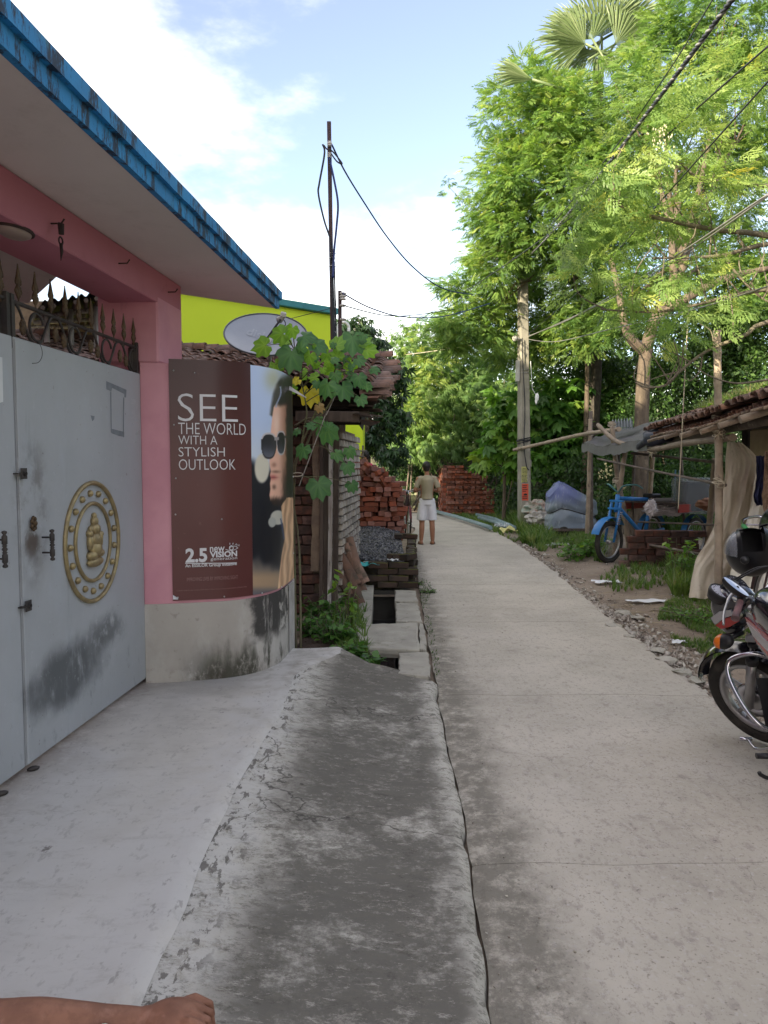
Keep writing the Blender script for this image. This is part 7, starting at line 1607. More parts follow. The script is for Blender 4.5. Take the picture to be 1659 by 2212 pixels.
pO2 = P(791, 1000, 16.2); body('person', 'person in a pink shirt half hidden behind the heap of bricks', (pO2.x, 16.2, P(789, 973, 16.2).z - 1.6), 1.6, shirt=mat('pink_shirt', (.50, .02, .12), rough=.85), yaw=R(60))
# seated person at the lower left: only forearm, hand and a bit of white cloth reach into view
SPt = P(330, 2190, 1.45)
per3 = thing('person', 'bare forearm and loosely closed hand of a person at the bottom left edge', 'person', (-1.15, 1.2, .15))
b = MB(); hx = P(405, 2188, 1.45); wr = P(300, 2206, 1.44); elb = P(-60, 2208, 1.36); dr = (hx - wr).normalized()
b.tube(crom([Vector((-1.25, 1.12, .98)), Vector((-1.22, 1.25, .75)), elb + Vector((-.16, 0, .06)), elb, elb.lerp(wr, .35), elb.lerp(wr, .75), wr], 40), [pw([(0, .05), (14, .044), (20, .042), (27, .041), (33, .030), (39, .025)], i) for i in range(40)], n=16)
side = Vector((0, 1, 0)); side = (side - dr * side.dot(dr)).normalized(); upn = dr.cross(side); upn = upn if upn.z > 0 else -upn
b.ell(wr.lerp(hx, .62), (.058, .042, .026), Matrix((dr, side, upn)).transposed(), 16, 10); b.ell(wr.lerp(hx, .15), (.04, .028, .024), Matrix((dr, side, upn)).transposed(), 12, 8)
for f, (ln, sd_) in enumerate(((.066, .036), (.073, .013), (.068, -.010), (.054, -.032))):
    k0 = wr + dr * .105 + side * sd_ * 1.0 + upn * .004; k1 = k0 + (dr * .80 - upn * .55) * ln * .52; k2 = k1 + (dr * .05 - upn * 1.0) * ln * .34; k3 = k2 + (-dr * .75 - upn * .4) * ln * .26
    b.tube([wr + dr * .05 + side * sd_ * .6, k0, k1, k2, k3], [.011, .0098, .0085, .0076, .006], n=10)
th = wr + dr * .035 - side * .026; b.tube([th, th + dr * .030 - side * .018 - upn * .008, th + dr * .058 - side * .018 - upn * .020, th + dr * .075 - side * .006 - upn * .028], [.014, .0125, .0105, .007], n=10)
b.tube([Vector((-1.25, 1.12, .98)), Vector((-1.3, .95, 1.0)), Vector((-1.3, .9, .5))], [.07, .15, .16], n=16); b.ell((-1.25, .95, 1.32), (.08, .09, .11)); b.tube([(-1.28, .93, 1.02), (-1.26, .94, 1.25)], .05, n=10)
b.tube([(-1.3, .9, .38), (-1.05, 1.25, .36), (-1.0, 1.3, .2)], [.12, .075, .05], n=12)
remesh(b.build('body', mat('forearm_skin', (.27, .125, .08), (.19, .085, .055), scale=14, rough=.6, sss=.05, bump=.35, bscale=160, bdist=.0015, layers=[dict(col=(.16, .07, .045), scale=40, lo=.5, hi=.65, amt=.4), dict(col=(.36, .19, .14), scale=16, lo=.55, hi=.7, amt=.5)]), per3), .0032, 3)
b = MB(); b.grid(lambda a, c: tuple(Vector((-1.15, .95, .42)).lerp(P(215, 2218, 1.38), a) + Vector((.05 * (c - .5), (.36 * (c - .5)) * (1 - a * .75), -.05 * (2 * c - 1) ** 2 + .012 * noise.noise(Vector((a * 5, c * 6, 0)))))), 24, 14); b.build('white_trousers', mat('white_cotton', (.62, .64, .64), (.55, .57, .58), rough=.9), per3)
# ================================================================ VEGETATION
m_neem = leafmat('neem_leaves', [(.045, .095, .030), (.10, .185, .05), (.19, .29, .07), (.34, .38, .10)], trans=.42)
m_moringa = leafmat('moringa_leaves', [(.09, .16, .055), (.17, .27, .08), (.27, .36, .11), (.48, .44, .10)], trans=.45)
m_bambl = leafmat('bamboo_leaves', [(.05, .10, .035), (.11, .20, .065), (.18, .28, .085), (.28, .34, .08)], trans=.42)
m_mangol = leafmat('mango_leaves', [(.014, .032, .014), (.028, .062, .024), (.055, .10, .035)], trans=.2, rough=.35)
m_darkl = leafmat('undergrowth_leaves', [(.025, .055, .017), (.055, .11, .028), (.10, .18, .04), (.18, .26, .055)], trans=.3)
m_broadl = leafmat('broad_leaves', [(.035, .09, .025), (.07, .17, .035), (.13, .26, .045), (.24, .34, .06)], trans=.35)
m_grassl = leafmat('grass_blades', [(.035, .075, .02), (.07, .14, .03), (.13, .20, .045), (.28, .26, .12)], trans=.35)
m_bark = mat('neem_bark', (.14, .11, .08), (.075, .058, .045), scale=7, stretch=(2.2, 2.2, .5), rough=.95, bump=1.0, bscale=14, bdist=.03, layers=[dict(col=(.30, .24, .17), scale=5, lo=.58, hi=.72, amt=.6), dict(col=(.05, .04, .03), scale=18, st=(1, 1, .25), lo=.56, hi=.64, amt=.7)])
m_twig = mat('twig_bark', (.17, .15, .11), (.10, .085, .065), scale=12, rough=.9, bump=.4)
TN, TB, TM, TBr, TS, TMo, TT = T_neem(), T_bamboo(), T_mango(), T_broad(), T_small(), T_moringa(), T_tuft()
def blobs_px(lst, ry=None):
    o = []
    for u, v, Y, r in lst:
        c = P(u, v, Y); rr = r / F * Y; o.append((c, (rr, (ry or rr), rr)))
    return o
def limb(pts, r0, r1, nm, par, mt=None, n=14, seg=9, wob=.05):
    b = MB(); b.tube(crom(pts, n), [r0 + (r1 - r0) * (i / (n - 1)) ** .8 for i in range(n)], n=seg, wob=wob); return b.build(nm, mt or m_bark, par)
def tree(name, label, base, trunk, blobs, T, mt, per=1.1, sub=.45, dens=55, r0=.2, group=None, limbs=8, **kw):
    t = thing(name, label, 'tree', base, group)
    if trunk: limb(trunk, r0, r0 * .45, 'trunk', t, n=18, seg=14)
    top = Vector(trunk[-1]) if trunk else Vector(base) + Vector((0, 0, 2)); mid = Vector(trunk[-2]) if trunk else top
    for i, (c, r) in enumerate(blobs):
        if i >= limbs: break
        c = Vector(c); st = mid.lerp(top, random.random()); k = st.lerp(c, .5) + Vector((random.uniform(-.3, .3), random.uniform(-.2, .2), random.uniform(.0, .4)))
        b = MB(); b.tube(crom([st, k, c], 10), [r0 * .38 * (1 - .85 * i / 9) for i in range(10)], n=7)
        for q in range(5):
            s = k.lerp(c, random.random()); e = c + Vector([random.uniform(-1, 1) * rr * .8 for rr in r]); b.tube([s, s.lerp(e, .5) + Vector((0, 0, .08)), e], [r0 * .12, r0 * .07, r0 * .02], n=5)
        b.build('limb', m_bark, t)
    crown('crown', blobs, T, per, sub, dens, mt, t, **kw); return t
# --- neem trees by the electricity pole
nb = G(1378, 1165, 0)
trunk = [Vector((nb.x, 16.3, -.05)), P(1383, 1050, 16.3), P(1386, 900, 16.3), P(1394, 770, 16.3), P(1415, 690, 16.2), P(1450, 640, 16.2), P(1480, 560, 16.3)]
tr = tree('neem_tree', 'big neem tree with a thick pale trunk forking above the bamboo shed', nb, trunk,
     blobs_px([(1560, 70, 17.5, 125), (1450, 130, 17.5, 110), (1630, 230, 18, 110), (1375, 255, 16.8, 95), (1480, 300, 17.5, 100), (1575, 330, 18.5, 90), (1400, 640, 17, 85), (1500, 600, 18.5, 80), (1380, 500, 17.5, 90), (1640, 60, 18, 120), (1290, 700, 18, 70), (1330, 430, 18.5, 90), (1420, 430, 18.8, 80), (1300, 560, 18.5, 90), (1560, 540, 19.5, 80), (1640, 520, 19.5, 80), (1650, 630, 19, 80), (1430, 560, 18.8, 80), (1570, 640, 19, 70), (1300, 640, 18.6, 80), (1600, 410, 20, 75), (1500, 430, 20, 75), (1660, 330, 20, 70)]),
     TN, m_neem, per=2.6, sub=.38, dens=215, droop=.08, r0=.19, gap=.05, fsc=(.65, 1.15))
limb([P(1392, 760, 16.3), P(1366, 735, 16.2), P(1350, 705, 16.1), P(1338, 640, 16.2), P(1320, 560, 16.4)], .13, .05, 'fork', tr)
limb([P(1440, 660, 16.2), P(1455, 600, 16.2), P(1452, 520, 16.3), P(1470, 420, 16.6)], .12, .05, 'fork', tr); limb([P(1425, 680, 16.2), P(1490, 640, 16), P(1570, 600, 16), P(1660, 580, 16)], .11, .05, 'fork', tr)
nb2 = Vector((P(1262, 900, 19.6).x, 19.6, 0))
tree('neem_tree', 'tall neem tree crowded round the top of the concrete pole against the sky', nb2,
     [nb2, P(1265, 950, 19.6), P(1268, 760, 19.6), P(1250, 640, 18.5), P(1210, 480, 17.6)],
     blobs_px([(1128, 205, 18, 62), (1195, 222, 18, 58), (1255, 245, 18, 70), (965, 690, 18.6, 24), (985, 735, 19, 36), (1110, 260, 18, 75), (1180, 280, 17.4, 95), (1270, 300, 17.4, 95), (1330, 350, 17.3, 85), (1075, 380, 18, 62), (1140, 390, 17.4, 90), (1230, 410, 17.0, 100),
               (1075, 470, 18, 62), (1120, 490, 17.5, 80), (1200, 520, 17.6, 80), (1060, 560, 18, 65), (1095, 590, 19.6, 74), (1210, 620, 20.4, 90), (1010, 640, 18.5, 48), (1070, 660, 19.6, 66), (1150, 690, 20.6, 70), (1040, 720, 18.8, 58), (1110, 740, 19.8, 60), (1220, 710, 19.5, 70), (978, 610, 18.3, 26), (1000, 690, 18.7, 40)]),
     TN, m_neem, per=3.0, sub=.34, dens=250, droop=.08, r0=.08, limbs=22, gap=.0, tintb=.52, fsc=(.65, 1.15))
b = thing('bamboo_shoot', 'thin bamboo tip poking out into the sky left of the neem tree', 'bamboo', P(1020, 440, 18)); limb([P(1060, 480, 18), P(1020, 444, 18), P(990, 425, 18), P(965, 398, 18)], .018, .005, 'stem', b, m_twig, n=10, seg=5)
crown('leaves', blobs_px([(970, 405, 18, 12), (992, 428, 18, 7)]), TB, 12, .10, 350, m_bambl, b, fsc=(.4, .6))
# --- palmyra palm
pm = thing('palmyra_palm', 'palmyra palm with stiff fan leaves rising above the neem crowns', 'palm', Vector((P(1290, 200, 19.5).x, 19.5, 0)))
limb([Vector((P(1290, 200, 20.2).x, 20.2, 0)), P(1290, 700, 20.2), P(1292, 130, 19.8)], .16, .13, 'trunk', pm, mat('palm_bark', (.075, .065, .055), (.04, .035, .03), scale=9, rough=.95, bump=.8))
m_palm = leafmat('palm_leaf', [(.07, .11, .045), (.13, .185, .08), (.24, .29, .16)], trans=.3, rough=.4)
def fan(c, d, n_, Rr, nm='fan_leaf', nseg=34, spread=2.5, dead=0):
    d = d.normalized(); n_ = (n_ - d * n_.dot(d)).normalized(); s = d.cross(n_); vs = []; fs = []; ti = []
    for i in range(nseg):
        a = (i + .5) / nseg * spread - spread / 2; dr_ = d * math.cos(a) + s * math.sin(a); w_ = spread / nseg * .5; fold = n_ * (.02 if i % 2 else -.02); L_ = Rr * (.82 + .18 * math.cos(a)) * random.uniform(.9, 1.08)
        e0 = d * math.cos(a - w_) + s * math.sin(a - w_); e1 = d * math.cos(a + w_) + s * math.sin(a + w_); k = len(vs); dp = Vector((0, 0, -.10 * L_))
        vs += [c, c + e0 * L_ * .55 + fold, c + dr_ * L_ * .56 - fold * 1.2, c + e1 * L_ * .55 + fold, c + dr_ * L_ * .8 + (e0 - dr_) * L_ * .25 + dp * .4, c + dr_ * L_ * .8 + (e1 - dr_) * L_ * .25 + dp * .4, c + dr_ * L_ + dp * random.uniform(.6, 1.8)]
        fs += [(k, k + 1, k + 2), (k, k + 2, k + 3), (k + 1, k + 4, k + 2), (k + 2, k + 5, k + 3), (k + 2, k + 4, k + 6), (k + 2, k + 6, k + 5)]
    b = MB(); b.add(vs, fs); b.tube([c - d * .9, c], .03, n=6); o = b.build(nm, m_palm, pm); a_ = o.data.attributes.new('tint', 'FLOAT', 'POINT'); a_.data.foreach_set('value', [random.uniform(.2, .95) for _ in o.data.vertices]); return o
pc_ = P(1295, 95, 19.5)
for (u, v, tu, tv, Rr, nx_) in ((1265, 95, 1195, 60, 1.25, -.4), (1280, 85, 1235, 10, 1.35, .1), (1300, 80, 1300, -20, 1.35, .0), (1335, 85, 1380, 15, 1.45, .3), (1330, 95, 1400, 55, 1.30, .5), (1270, 110, 1200, 105, 1.25, -.2), (1320, 115, 1385, 110, 1.2, .2), (1290, 110, 1275, 160, .9, .1), (1345, 60, 1430, 10, 1.1, .4)):
    c = P(u, v, 19.4 + random.uniform(-.5, .3)); fan(c, P(tu, tv, c.y + random.uniform(-.8, .4)) - c, Vector((nx_, -1, .25)), Rr * 1.05)
fan(P(1150, 172, 16.6), P(1050, 140, 16.4) - P(1150, 172, 16.6), Vector((0, -.9, .5)), .95, spread=1.3, nseg=18); b = MB(); b.tube(crom([pc_, P(1220, 150, 19.2), P(1160, 172, 19.0)], 10), .03, n=6); b.build('leaf_stalk', m_palm, pm)
# --- moringa in the foreground
mo = thing('moringa_tree', 'feathery light green moringa tree reaching in from the right with bare crooked branches', 'tree', (7.5, 8.5, 0))
MBR = [([(1900, 560, 8.5), (1659, 509, 8.3), (1543, 496, 8.1), (1431, 473, 7.9), (1365, 455, 7.8), (1315, 431, 7.7)], .040),
       ([(1900, 500, 8.5), (1659, 527, 8.2), (1565, 551, 8.0), (1498, 556, 7.9), (1409, 558, 7.8)], .032), ([(1900, 600, 8.5), (1659, 625, 8.2), (1565, 643, 8), (1476, 665, 7.9), (1400, 674, 7.8), (1298, 668, 7.8)], .028),
       ([(1900, 420, 8.5), (1659, 402, 8.2), (1588, 393, 8), (1512, 386, 7.9), (1472, 353, 7.8)], .035), ([(1900, 640, 8.2), (1659, 695, 7.8), (1613, 722, 7.7), (1554, 746, 7.7), (1516, 765, 7.7), (1469, 802, 7.7), (1440, 831, 7.7), (1399, 837, 7.7), (1372, 826, 7.7)], .026),
       ([(1565, 551, 8.0), (1590, 590, 8), (1640, 640, 8), (1680, 660, 8)], .018), ([(1476, 665, 7.9), (1440, 660, 7.9), (1400, 640, 7.9), (1370, 648, 7.9)], .012), ([(1659, 820, 7.6), (1600, 828, 7.5), (1560, 822, 7.5), (1525, 808, 7.5), (1500, 790, 7.5)], .012),
       ([(1469, 802, 7.7), (1430, 812, 7.7), (1395, 824, 7.7)], .010), ([(1440, 831, 7.7), (1455, 800, 7.7), (1466, 772, 7.7)], .010), ([(1492, 783, 7.7), (1470, 770, 7.7), (1440, 755, 7.7), (1415, 745, 7.7)], .010), ([(1517, 765, 7.7), (1512, 800, 7.7), (1492, 822, 7.7), (1476, 812, 7.7)], .010), ([(1543, 750, 7.7), (1535, 715, 7.7), (1512, 700, 7.7)], .009)]
Lp = bpy.data.lights  # (unused handle)
for pts, r in MBR: limb([P(*q) for q in pts], r, r * .30, 'branch', mo, m_twig, n=26, seg=8, wob=.09)
b = MB(); tips = []
for pts, r in MBR[:6]:
    cc = crom([P(*q) for q in pts], 30)
    for k in range(6):
        s = cc[random.randint(8, 29)]; e = s + Vector((random.uniform(-.35, .2), random.uniform(-.3, .3), random.uniform(.15, .75))); m_ = s.lerp(e, .5) + Vector((random.uniform(-.12, .12), 0, random.uniform(-.05, .05))); b.tube(crom([s, m_, e], 8), [.010 - .0009 * i for i in range(8)], n=5, wob=.1); tips.append(e)
tag(b.build('twigs', m_twig, mo), kind='stuff')
mb = blobs_px([(1310, 400, 7.6, 42), (1250, 440, 7.8, 40), (1350, 330, 7.7, 55), (1290, 300, 7.9, 34), (1230, 500, 7.9, 30), (1400, 380, 7.8, 60), (1450, 300, 7.8, 60), (1520, 240, 7.8, 60), (1590, 190, 7.8, 60), (1650, 140, 8, 60), (1480, 400, 7.9, 60), (1570, 330, 7.9, 65), (1650, 290, 8, 70), (1310, 545, 7.8, 45), (1360, 500, 7.8, 40), (1280, 600, 7.8, 30), (1430, 520, 7.9, 45),
               (1520, 450, 7.9, 50), (1600, 450, 8, 55), (1660, 420, 8, 50), (1480, 600, 7.9, 40), (1400, 610, 7.8, 36), (1560, 590, 8, 45), (1640, 560, 8, 50), (1340, 640, 7.8, 30), (1600, 680, 7.8, 35), (1480, 690, 7.8, 28), (1430, 720, 7.8, 20), (1390, 240, 7.9, 30), (1600, 110, 7.9, 40), (1520, 160, 7.9, 36), (1440, 220, 7.8, 30)], ry=.32)
crown('crown', mb, TMo, 4.6, .17, 150, m_moringa, mo, fsc=(.5, .9), droop=.12, tintb=.45, tvar=.2, gap=.12)
for k in range(26): pass
b = MB()
for k in range(60): p = P(random.gauss(1432, 14), random.gauss(282 if k % 2 else 300, 12), 7.5 + random.uniform(-.1, .1)); b.ell(p, (.006, .006, .012), None, 6, 4)
tag(b.build('blossom', mat('cream_blossom', (.62, .58, .40), rough=.8), mo), kind='stuff')
# --- mango at the left, behind the hut
tree('mango_tree', 'dark mango tree between the yellow-green house and the bamboo', Vector((P(790, 900, 20).x, 20, 0)), [Vector((P(790, 900, 20).x, 20, 0)), P(792, 950, 20), P(785, 820, 20)],
     blobs_px([(762, 700, 20, 34), (768, 745, 20, 42), (800, 790, 20, 42), (822, 740, 20.5, 22), (835, 815, 20, 42), (800, 850, 20, 45), (845, 890, 20, 42), (815, 930, 20, 48), (848, 970, 20, 38)]), TM, m_mangol, per=3.6, sub=.30, dens=120, r0=.14, tintb=.42, droop=.5)
# --- bamboo clumps
def bclump(nm, label, lst, base, **kw):
    t = thing(nm, label, 'bamboo', base, 'bamboo clumps at the bend'); 
    for k in range(9): u, v, Y, r = random.choice(lst); limb([Vector((P(u + random.uniform(-r, r), v, Y).x, Y, 0)), P(u + random.uniform(-20, 20), v + 60, Y), P(u + random.uniform(-r, r), v - r * .8, Y)], .035, .012, 'culm', t, m_bambd, n=10, seg=6)
    crown('leaves', blobs_px(lst), TB, kw.get('per', 1.8), .46, kw.get('dens', 85), m_bambl, t, fsc=(.9, 1.5), droop=.45, tintb=kw.get('tb', .5)); return t
bclump('bamboo_clump', 'pale leafy bamboo clump closest to the hut, arching over the man', [(885, 790, 25, 62), (950, 765, 26, 70), (900, 870, 24.5, 72), (965, 860, 25, 75), (880, 950, 24, 55), (940, 945, 24, 62), (905, 740, 26, 40)], Vector((1.6, 26, 0)))
bclump('bamboo_clump', 'taller bamboo clump in the middle behind the brick stack', [(1010, 760, 27, 72), (1070, 790, 27, 72), (1030, 860, 25.5, 75), (1100, 870, 25.5, 70), (1010, 930, 24.5, 66), (1080, 930, 24.5, 60), (1000, 975, 24.3, 34), (1060, 975, 24.3, 36), (970, 725, 27, 34)], Vector((4, 27, 0)), tb=.42)
# yellow-green feathery shrub inside bamboo
tree('shrub', 'yellow-green feathery shrub between the two bamboo clumps', Vector((1.8, 24, 0)), None, blobs_px([(905, 850, 23.6, 42), (935, 790, 24, 40), (890, 900, 23.4, 34)]), TN, m_neem, per=2.5, sub=.3, dens=90, limbs=0, tintb=.72)
# --- broad leaved trees left and right of the pole
tree('broad_leaf_tree', 'bright broad-leaved sapling just left of the concrete pole', Vector((P(1090, 900, 21).x, 21, 0)), [Vector((P(1090, 900, 21).x, 21, 0)), P(1092, 980, 21)], blobs_px([(1080, 905, 21, 34), (1105, 870, 21.5, 40), (1075, 950, 21, 30), (1110, 960, 21, 36), (1050, 985, 21.5, 26), (1100, 1010, 21, 26)]), TBr, m_broadl, per=3.2, sub=.32, dens=38, r0=.06, limbs=5, tintb=.55)
tree('broad_leaf_tree', 'wide broad-leaved tree filling the space between the pole and the shed', Vector((P(1200, 900, 20.5).x, 20.5, 0)), [Vector((P(1200, 900, 20.5).x, 20.5, 0)), P(1202, 990, 20.5)], blobs_px([(1170, 860, 20.5, 50), (1225, 870, 20.5, 52), (1180, 930, 20.5, 52), (1240, 940, 20.5, 52), (1165, 985, 20.5, 42), (1290, 880, 21, 50), (1300, 950, 21, 50), (1230, 1000, 20.8, 46)]), TBr, m_broadl, per=2.6, sub=.36, dens=34, r0=.09, limbs=8, tintb=.42)
# --- dark trees behind everything on the right
G2 = 'trees in the dark thicket behind the shed'
tree('thicket_tree', 'dense green tree behind the neem trunk, upper middle', Vector((8.2, 22.5, 0)), [Vector((8.2, 22.5, 0)), (8.1, 22.5, 2), (8.0, 22.5, 4)], blobs_px([(1180, 770, 22, 62), (1260, 780, 22, 72), (1340, 760, 22, 72), (1300, 840, 21.6, 72), (1230, 720, 22, 50), (1390, 830, 22, 60)]), TS, m_darkl, per=2.1, sub=.42, dens=85, r0=.13, group=G2, tintb=.5, fsc=(1.2, 1.9))
tree('thicket_tree', 'dark leafy tree right of the neem trunk above the tile roof', Vector((11, 20.5, 0)), [Vector((11, 20.5, 0)), (11, 20.5, 2), (10.8, 20.5, 4)], blobs_px([(1460, 740, 20, 75), (1540, 720, 20, 78), (1620, 700, 20, 80), (1480, 830, 19.5, 76), (1570, 810, 19.5, 80), (1650, 790, 19.5, 80), (1690, 660, 20, 80)]), TS, m_darkl, per=2.1, sub=.42, dens=80, r0=.16, group=G2, tintb=.30, fsc=(1.2, 2.0))
tree('thicket_tree', 'low dark bushes seen under the tarpaulin roof behind the tricycle', Vector((7.6, 17.8, 0)), None, blobs_px([(1310, 1030, 19, 62), (1390, 1000, 19, 62), (1470, 980, 18.5, 66), (1530, 1040, 18, 60), (1440, 1060, 18.5, 60), (1350, 1090, 19, 50), (1600, 960, 18, 70), (1670, 900, 18, 80), (1420, 900, 19, 60), (1500, 900, 19, 60), (1340, 1060, 17.3, 50), (1420, 1040, 17.3, 50), (1500, 1060, 16.8, 50), (1560, 1080, 16, 50)]), TS, m_darkl, per=2.2, sub=.38, dens=85, limbs=0, group=G2, tintb=.12, fsc=(1.1, 1.8))  # low leaf tint carries the shade under the shed roof
tree('thicket_tree', 'dark thorny bush behind the wrapped cart', Vector((5.6, 21, 0)), None, blobs_px([(1150, 1040, 21.5, 42), (1200, 1040, 20.5, 46), (1250, 1055, 20, 44), (1180, 1075, 20.5, 34), (1110, 1060, 22.5, 30)]), TS, m_darkl, per=2.2, sub=.34, dens=90, limbs=0, group=G2, tintb=.20, fsc=(1.0, 1.7))
tree('thicket_tree', 'dark shaded bush behind the man, left of the brick stack', Vector((1.8, 30, 0)), None, blobs_px([(870, 990, 26, 40), (915, 985, 26.5, 40), (960, 990, 26, 36), (1085, 1060, 25.5, 34), (1115, 1085, 25, 30), (885, 1040, 26.9, 30), (925, 1050, 27.2, 36), (960, 1035, 27.2, 36), (900, 1010, 30, 46), (960, 1010, 29, 40), (870, 1030, 29, 40), (1080, 1040, 28, 40), (1110, 1000, 28, 40)]), TS, m_darkl, per=1.9, sub=.5, dens=60, limbs=0, group=G2, tintb=.05, fsc=(1.3, 2.2))  # the bush's shade is put into its very low leaf tint
tree('thicket_tree', 'leafy tree far behind the gate scrollwork on the left', Vector((-8, 19, 0)), [Vector((-8, 19, 0)), (-8, 19, 2)], [(Vector((-8, 19, 3.0)), (2.5, 2, 2)), (Vector((-11, 20, 3.0)), (2.5, 2, 1.8))], TS, m_darkl, per=1.4, sub=.5, dens=50, limbs=2, group=G2, tintb=.6, fsc=(1.3, 2.2))
# far wood, one mass
fw_ = thing('far_wood', None, None, (8, 34, 0)); bpy.data.objects.remove(fw_)
PS = [((x + random.uniform(-1, 1), 33 + random.uniform(-1.5, 5), random.uniform(1, 2.6 + max(0, min(3.6, (x + 1) * .5)))), (2.2, 1.6, 2.0)) for x in np.arange(-6, 34, 1.0)] + [((x, 36, 1.2), (2.4, 1.5, 2.0)) for x in np.arange(-14, 40, 2.2)]
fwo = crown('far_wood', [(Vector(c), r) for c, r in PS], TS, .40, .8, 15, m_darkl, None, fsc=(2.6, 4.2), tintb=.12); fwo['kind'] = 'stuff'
PS = [((20 + random.uniform(-1, 1), y, random.uniform(1, 5.5)), (1.8, 2.2, 2.2)) for y in np.arange(6, 34, 1.6)]
fwo = crown('side_wood', [(Vector(c), r) for c, r in PS], TS, .4, .8, 15, m_darkl, None, fsc=(2.4, 4.0), tintb=.3); fwo['kind'] = 'stuff'
PS = [((random.uniform(9, 13), y, random.uniform(1.5, 8.5)), (2.2, 2.2, 2.0)) for y in np.arange(-14, 5, .9)]
fwo = crown('unseen_roadside_wood', [(Vector(c), r) for c, r in PS], TS, .3, .9, 13, m_darkl, None, fsc=(3.0, 5.0), tintb=.35); fwo['kind'] = 'stuff'  # unseen trees added to cut the sky light falling on the gate side
# --- grass
def poly_pts(poly, n):
    poly = [(G(u, v, 0).x, G(u, v, 0).y) for u, v in poly]; xs_ = [p[0] for p in poly]; ys_ = [p[1] for p in poly]; o = []
    while len(o) < n:
        x, y = random.uniform(min(xs_), max(xs_)), random.uniform(min(ys_), max(ys_)); ins = False; j = len(poly) - 1
        for i in range(len(poly)):
            if (poly[i][1] > y) != (poly[j][1] > y) and x < (poly[j][0] - poly[i][0]) * (y - poly[i][1]) / (poly[j][1] - poly[i][1]) + poly[i][0]: ins = not ins
            j = i
        if ins: o.append((x, y))
    return o
def grass(nm, poly, n, h, mt=None, tb=.5, z=None, w_=1.0):
    pts = [p for p in poly_pts(poly, n) if noise.noise(Vector((p[0] * 1.6, p[1] * 1.1, 3))) > -.28]; N_ = len(pts)
    zz = np.array([max(-.03, gz(*p)) if z is None else z for p in pts]); M_ = rmats(rng.uniform(0, 6.28, N_), rng.normal(size=N_) * .12, rng.normal(size=N_) * .12); s = h * rng.uniform(.45, 1.25, N_); sc = np.stack([s * w_, s * w_, s], 1)
    o = scatter(nm, TT[0], TT[1], np.array([(p[0], p[1], q) for p, q in zip(pts, zz)]), M_ * sc[:, None, :], tb + rng.normal(size=N_) * .17, mt or m_grassl); o['kind'] = 'stuff'; return o
grass('grass_verge', [(938, 1108), (1000, 1118), (1100, 1165), (1170, 1190), (1235, 1175), (1290, 1160), (1180, 1125), (1110, 1100), (1060, 1100), (960, 1090)], 3400, .15, tb=.5)
grass('grass_under_pole', [(1100, 1120), (1130, 1175), (1190, 1178), (1180, 1120)], 900, .28, tb=.5)
grass('grass_before_shed', [(1225, 1195), (1300, 1215), (1310, 1180), (1240, 1165)], 800, .22, tb=.55)
grass('grass_tricycle', [(1290, 1255), (1330, 1275), (1460, 1268), (1500, 1240), (1480, 1215), (1350, 1212)], 420, .12, tb=.5)
grass('grass_near_cloth', [(1420, 1330), (1450, 1375), (1570, 1440), (1640, 1400), (1600, 1290), (1500, 1285), (1440, 1300)], 2600, .06, tb=.5)
grass('grass_behind', [(930, 1092), (1120, 1098), (1300, 1130), (1660, 1200), (1660, 1120), (1250, 1085), (950, 1080)], 5000, .30, tb=.4)
grass('kerb_moss_grass', [(912, 1250), (935, 1262), (925, 1300), (940, 1380), (952, 1455), (942, 1462), (930, 1400), (916, 1330), (905, 1290)], 330, .022, tb=.2, z=-.0)
# weeds with small leaves
def weed(nm, label, spots, T, mt, per_, tb, cat='plant', group=None, fsc=(.5, .9)):
    t = thing(nm, label, cat, spots[0][0], group); PSs = []; TI = []; b = MB()
    for c, r, hh, n in spots:
        c = Vector(c)
        for k in range(n):
            a = random.uniform(0, 2 * PI); q = c + Vector((math.cos(a) * r * random.random() * .5, math.sin(a) * r * random.random() * .5, 0)); e = c + Vector((math.cos(a) * r * random.random() ** .5, math.sin(a) * r * random.random() ** .5, hh * random.uniform(.35, 1))); m_ = q.lerp(e, .5) + Vector((0, 0, hh * .15)); b.tube([q, m_, e], [.004, .003, .002], n=4)
            for f in range(per_): PSs.append(q.lerp(m_, random.random()) if random.random() < .4 else m_.lerp(e, random.random())); TI.append(tb + random.gauss(0, .15))
    tag(b.build('stems', m_twig, t), kind='stuff'); n = len(PSs); M_ = rmats(rng.uniform(0, 6.28, n), rng.normal(size=n) * .35 - .05, rng.normal(size=n) * .3) * rng.uniform(fsc[0], fsc[1], n)[:, None, None]
    tag(scatter('leaves', T[0], T[1], np.array([tuple(p) for p in PSs]), M_, np.array(TI), mt, t), kind='stuff'); return t
ovl = tmpl([leafq((0, 0, 0), (1, 0, -.1), .10, .065)])
weed('weeds', 'mass of creeping green weeds at the foot of the hut wall beside the drain slab', [(G(650, 1330, .0), .16, .26, 20), (G(670, 1370, .05), .2, .22, 22), (G(720, 1390, .05), .22, .24, 34), (G(757, 1415, .06), .16, .10, 36), (G(700, 1350, .05), .22, .32, 22), (G(745, 1385, .05), .12, .14, 20), (G(800, 1432, .07), .10, .05, 14), (G(645, 1290, .1), .10, .42, 14)], ovl, m_broadl, 9, .30, fsc=(.35, .9))
weed('weeds', 'thin tall weed with pale leaves in front of the leaning roof tiles', [(G(745, 1360, .05), .14, .62, 9)], ovl, m_broadl, 5, .7, fsc=(.7, 1.2))
grass('weed_grass', [(690, 1395), (790, 1400), (790, 1335), (700, 1330)], 70, .2, tb=.4, z=.03, w_=.9); grass('weed_grass', [(735, 1425), (800, 1440), (790, 1402), (720, 1402)], 110, .10, tb=.45, z=.04)
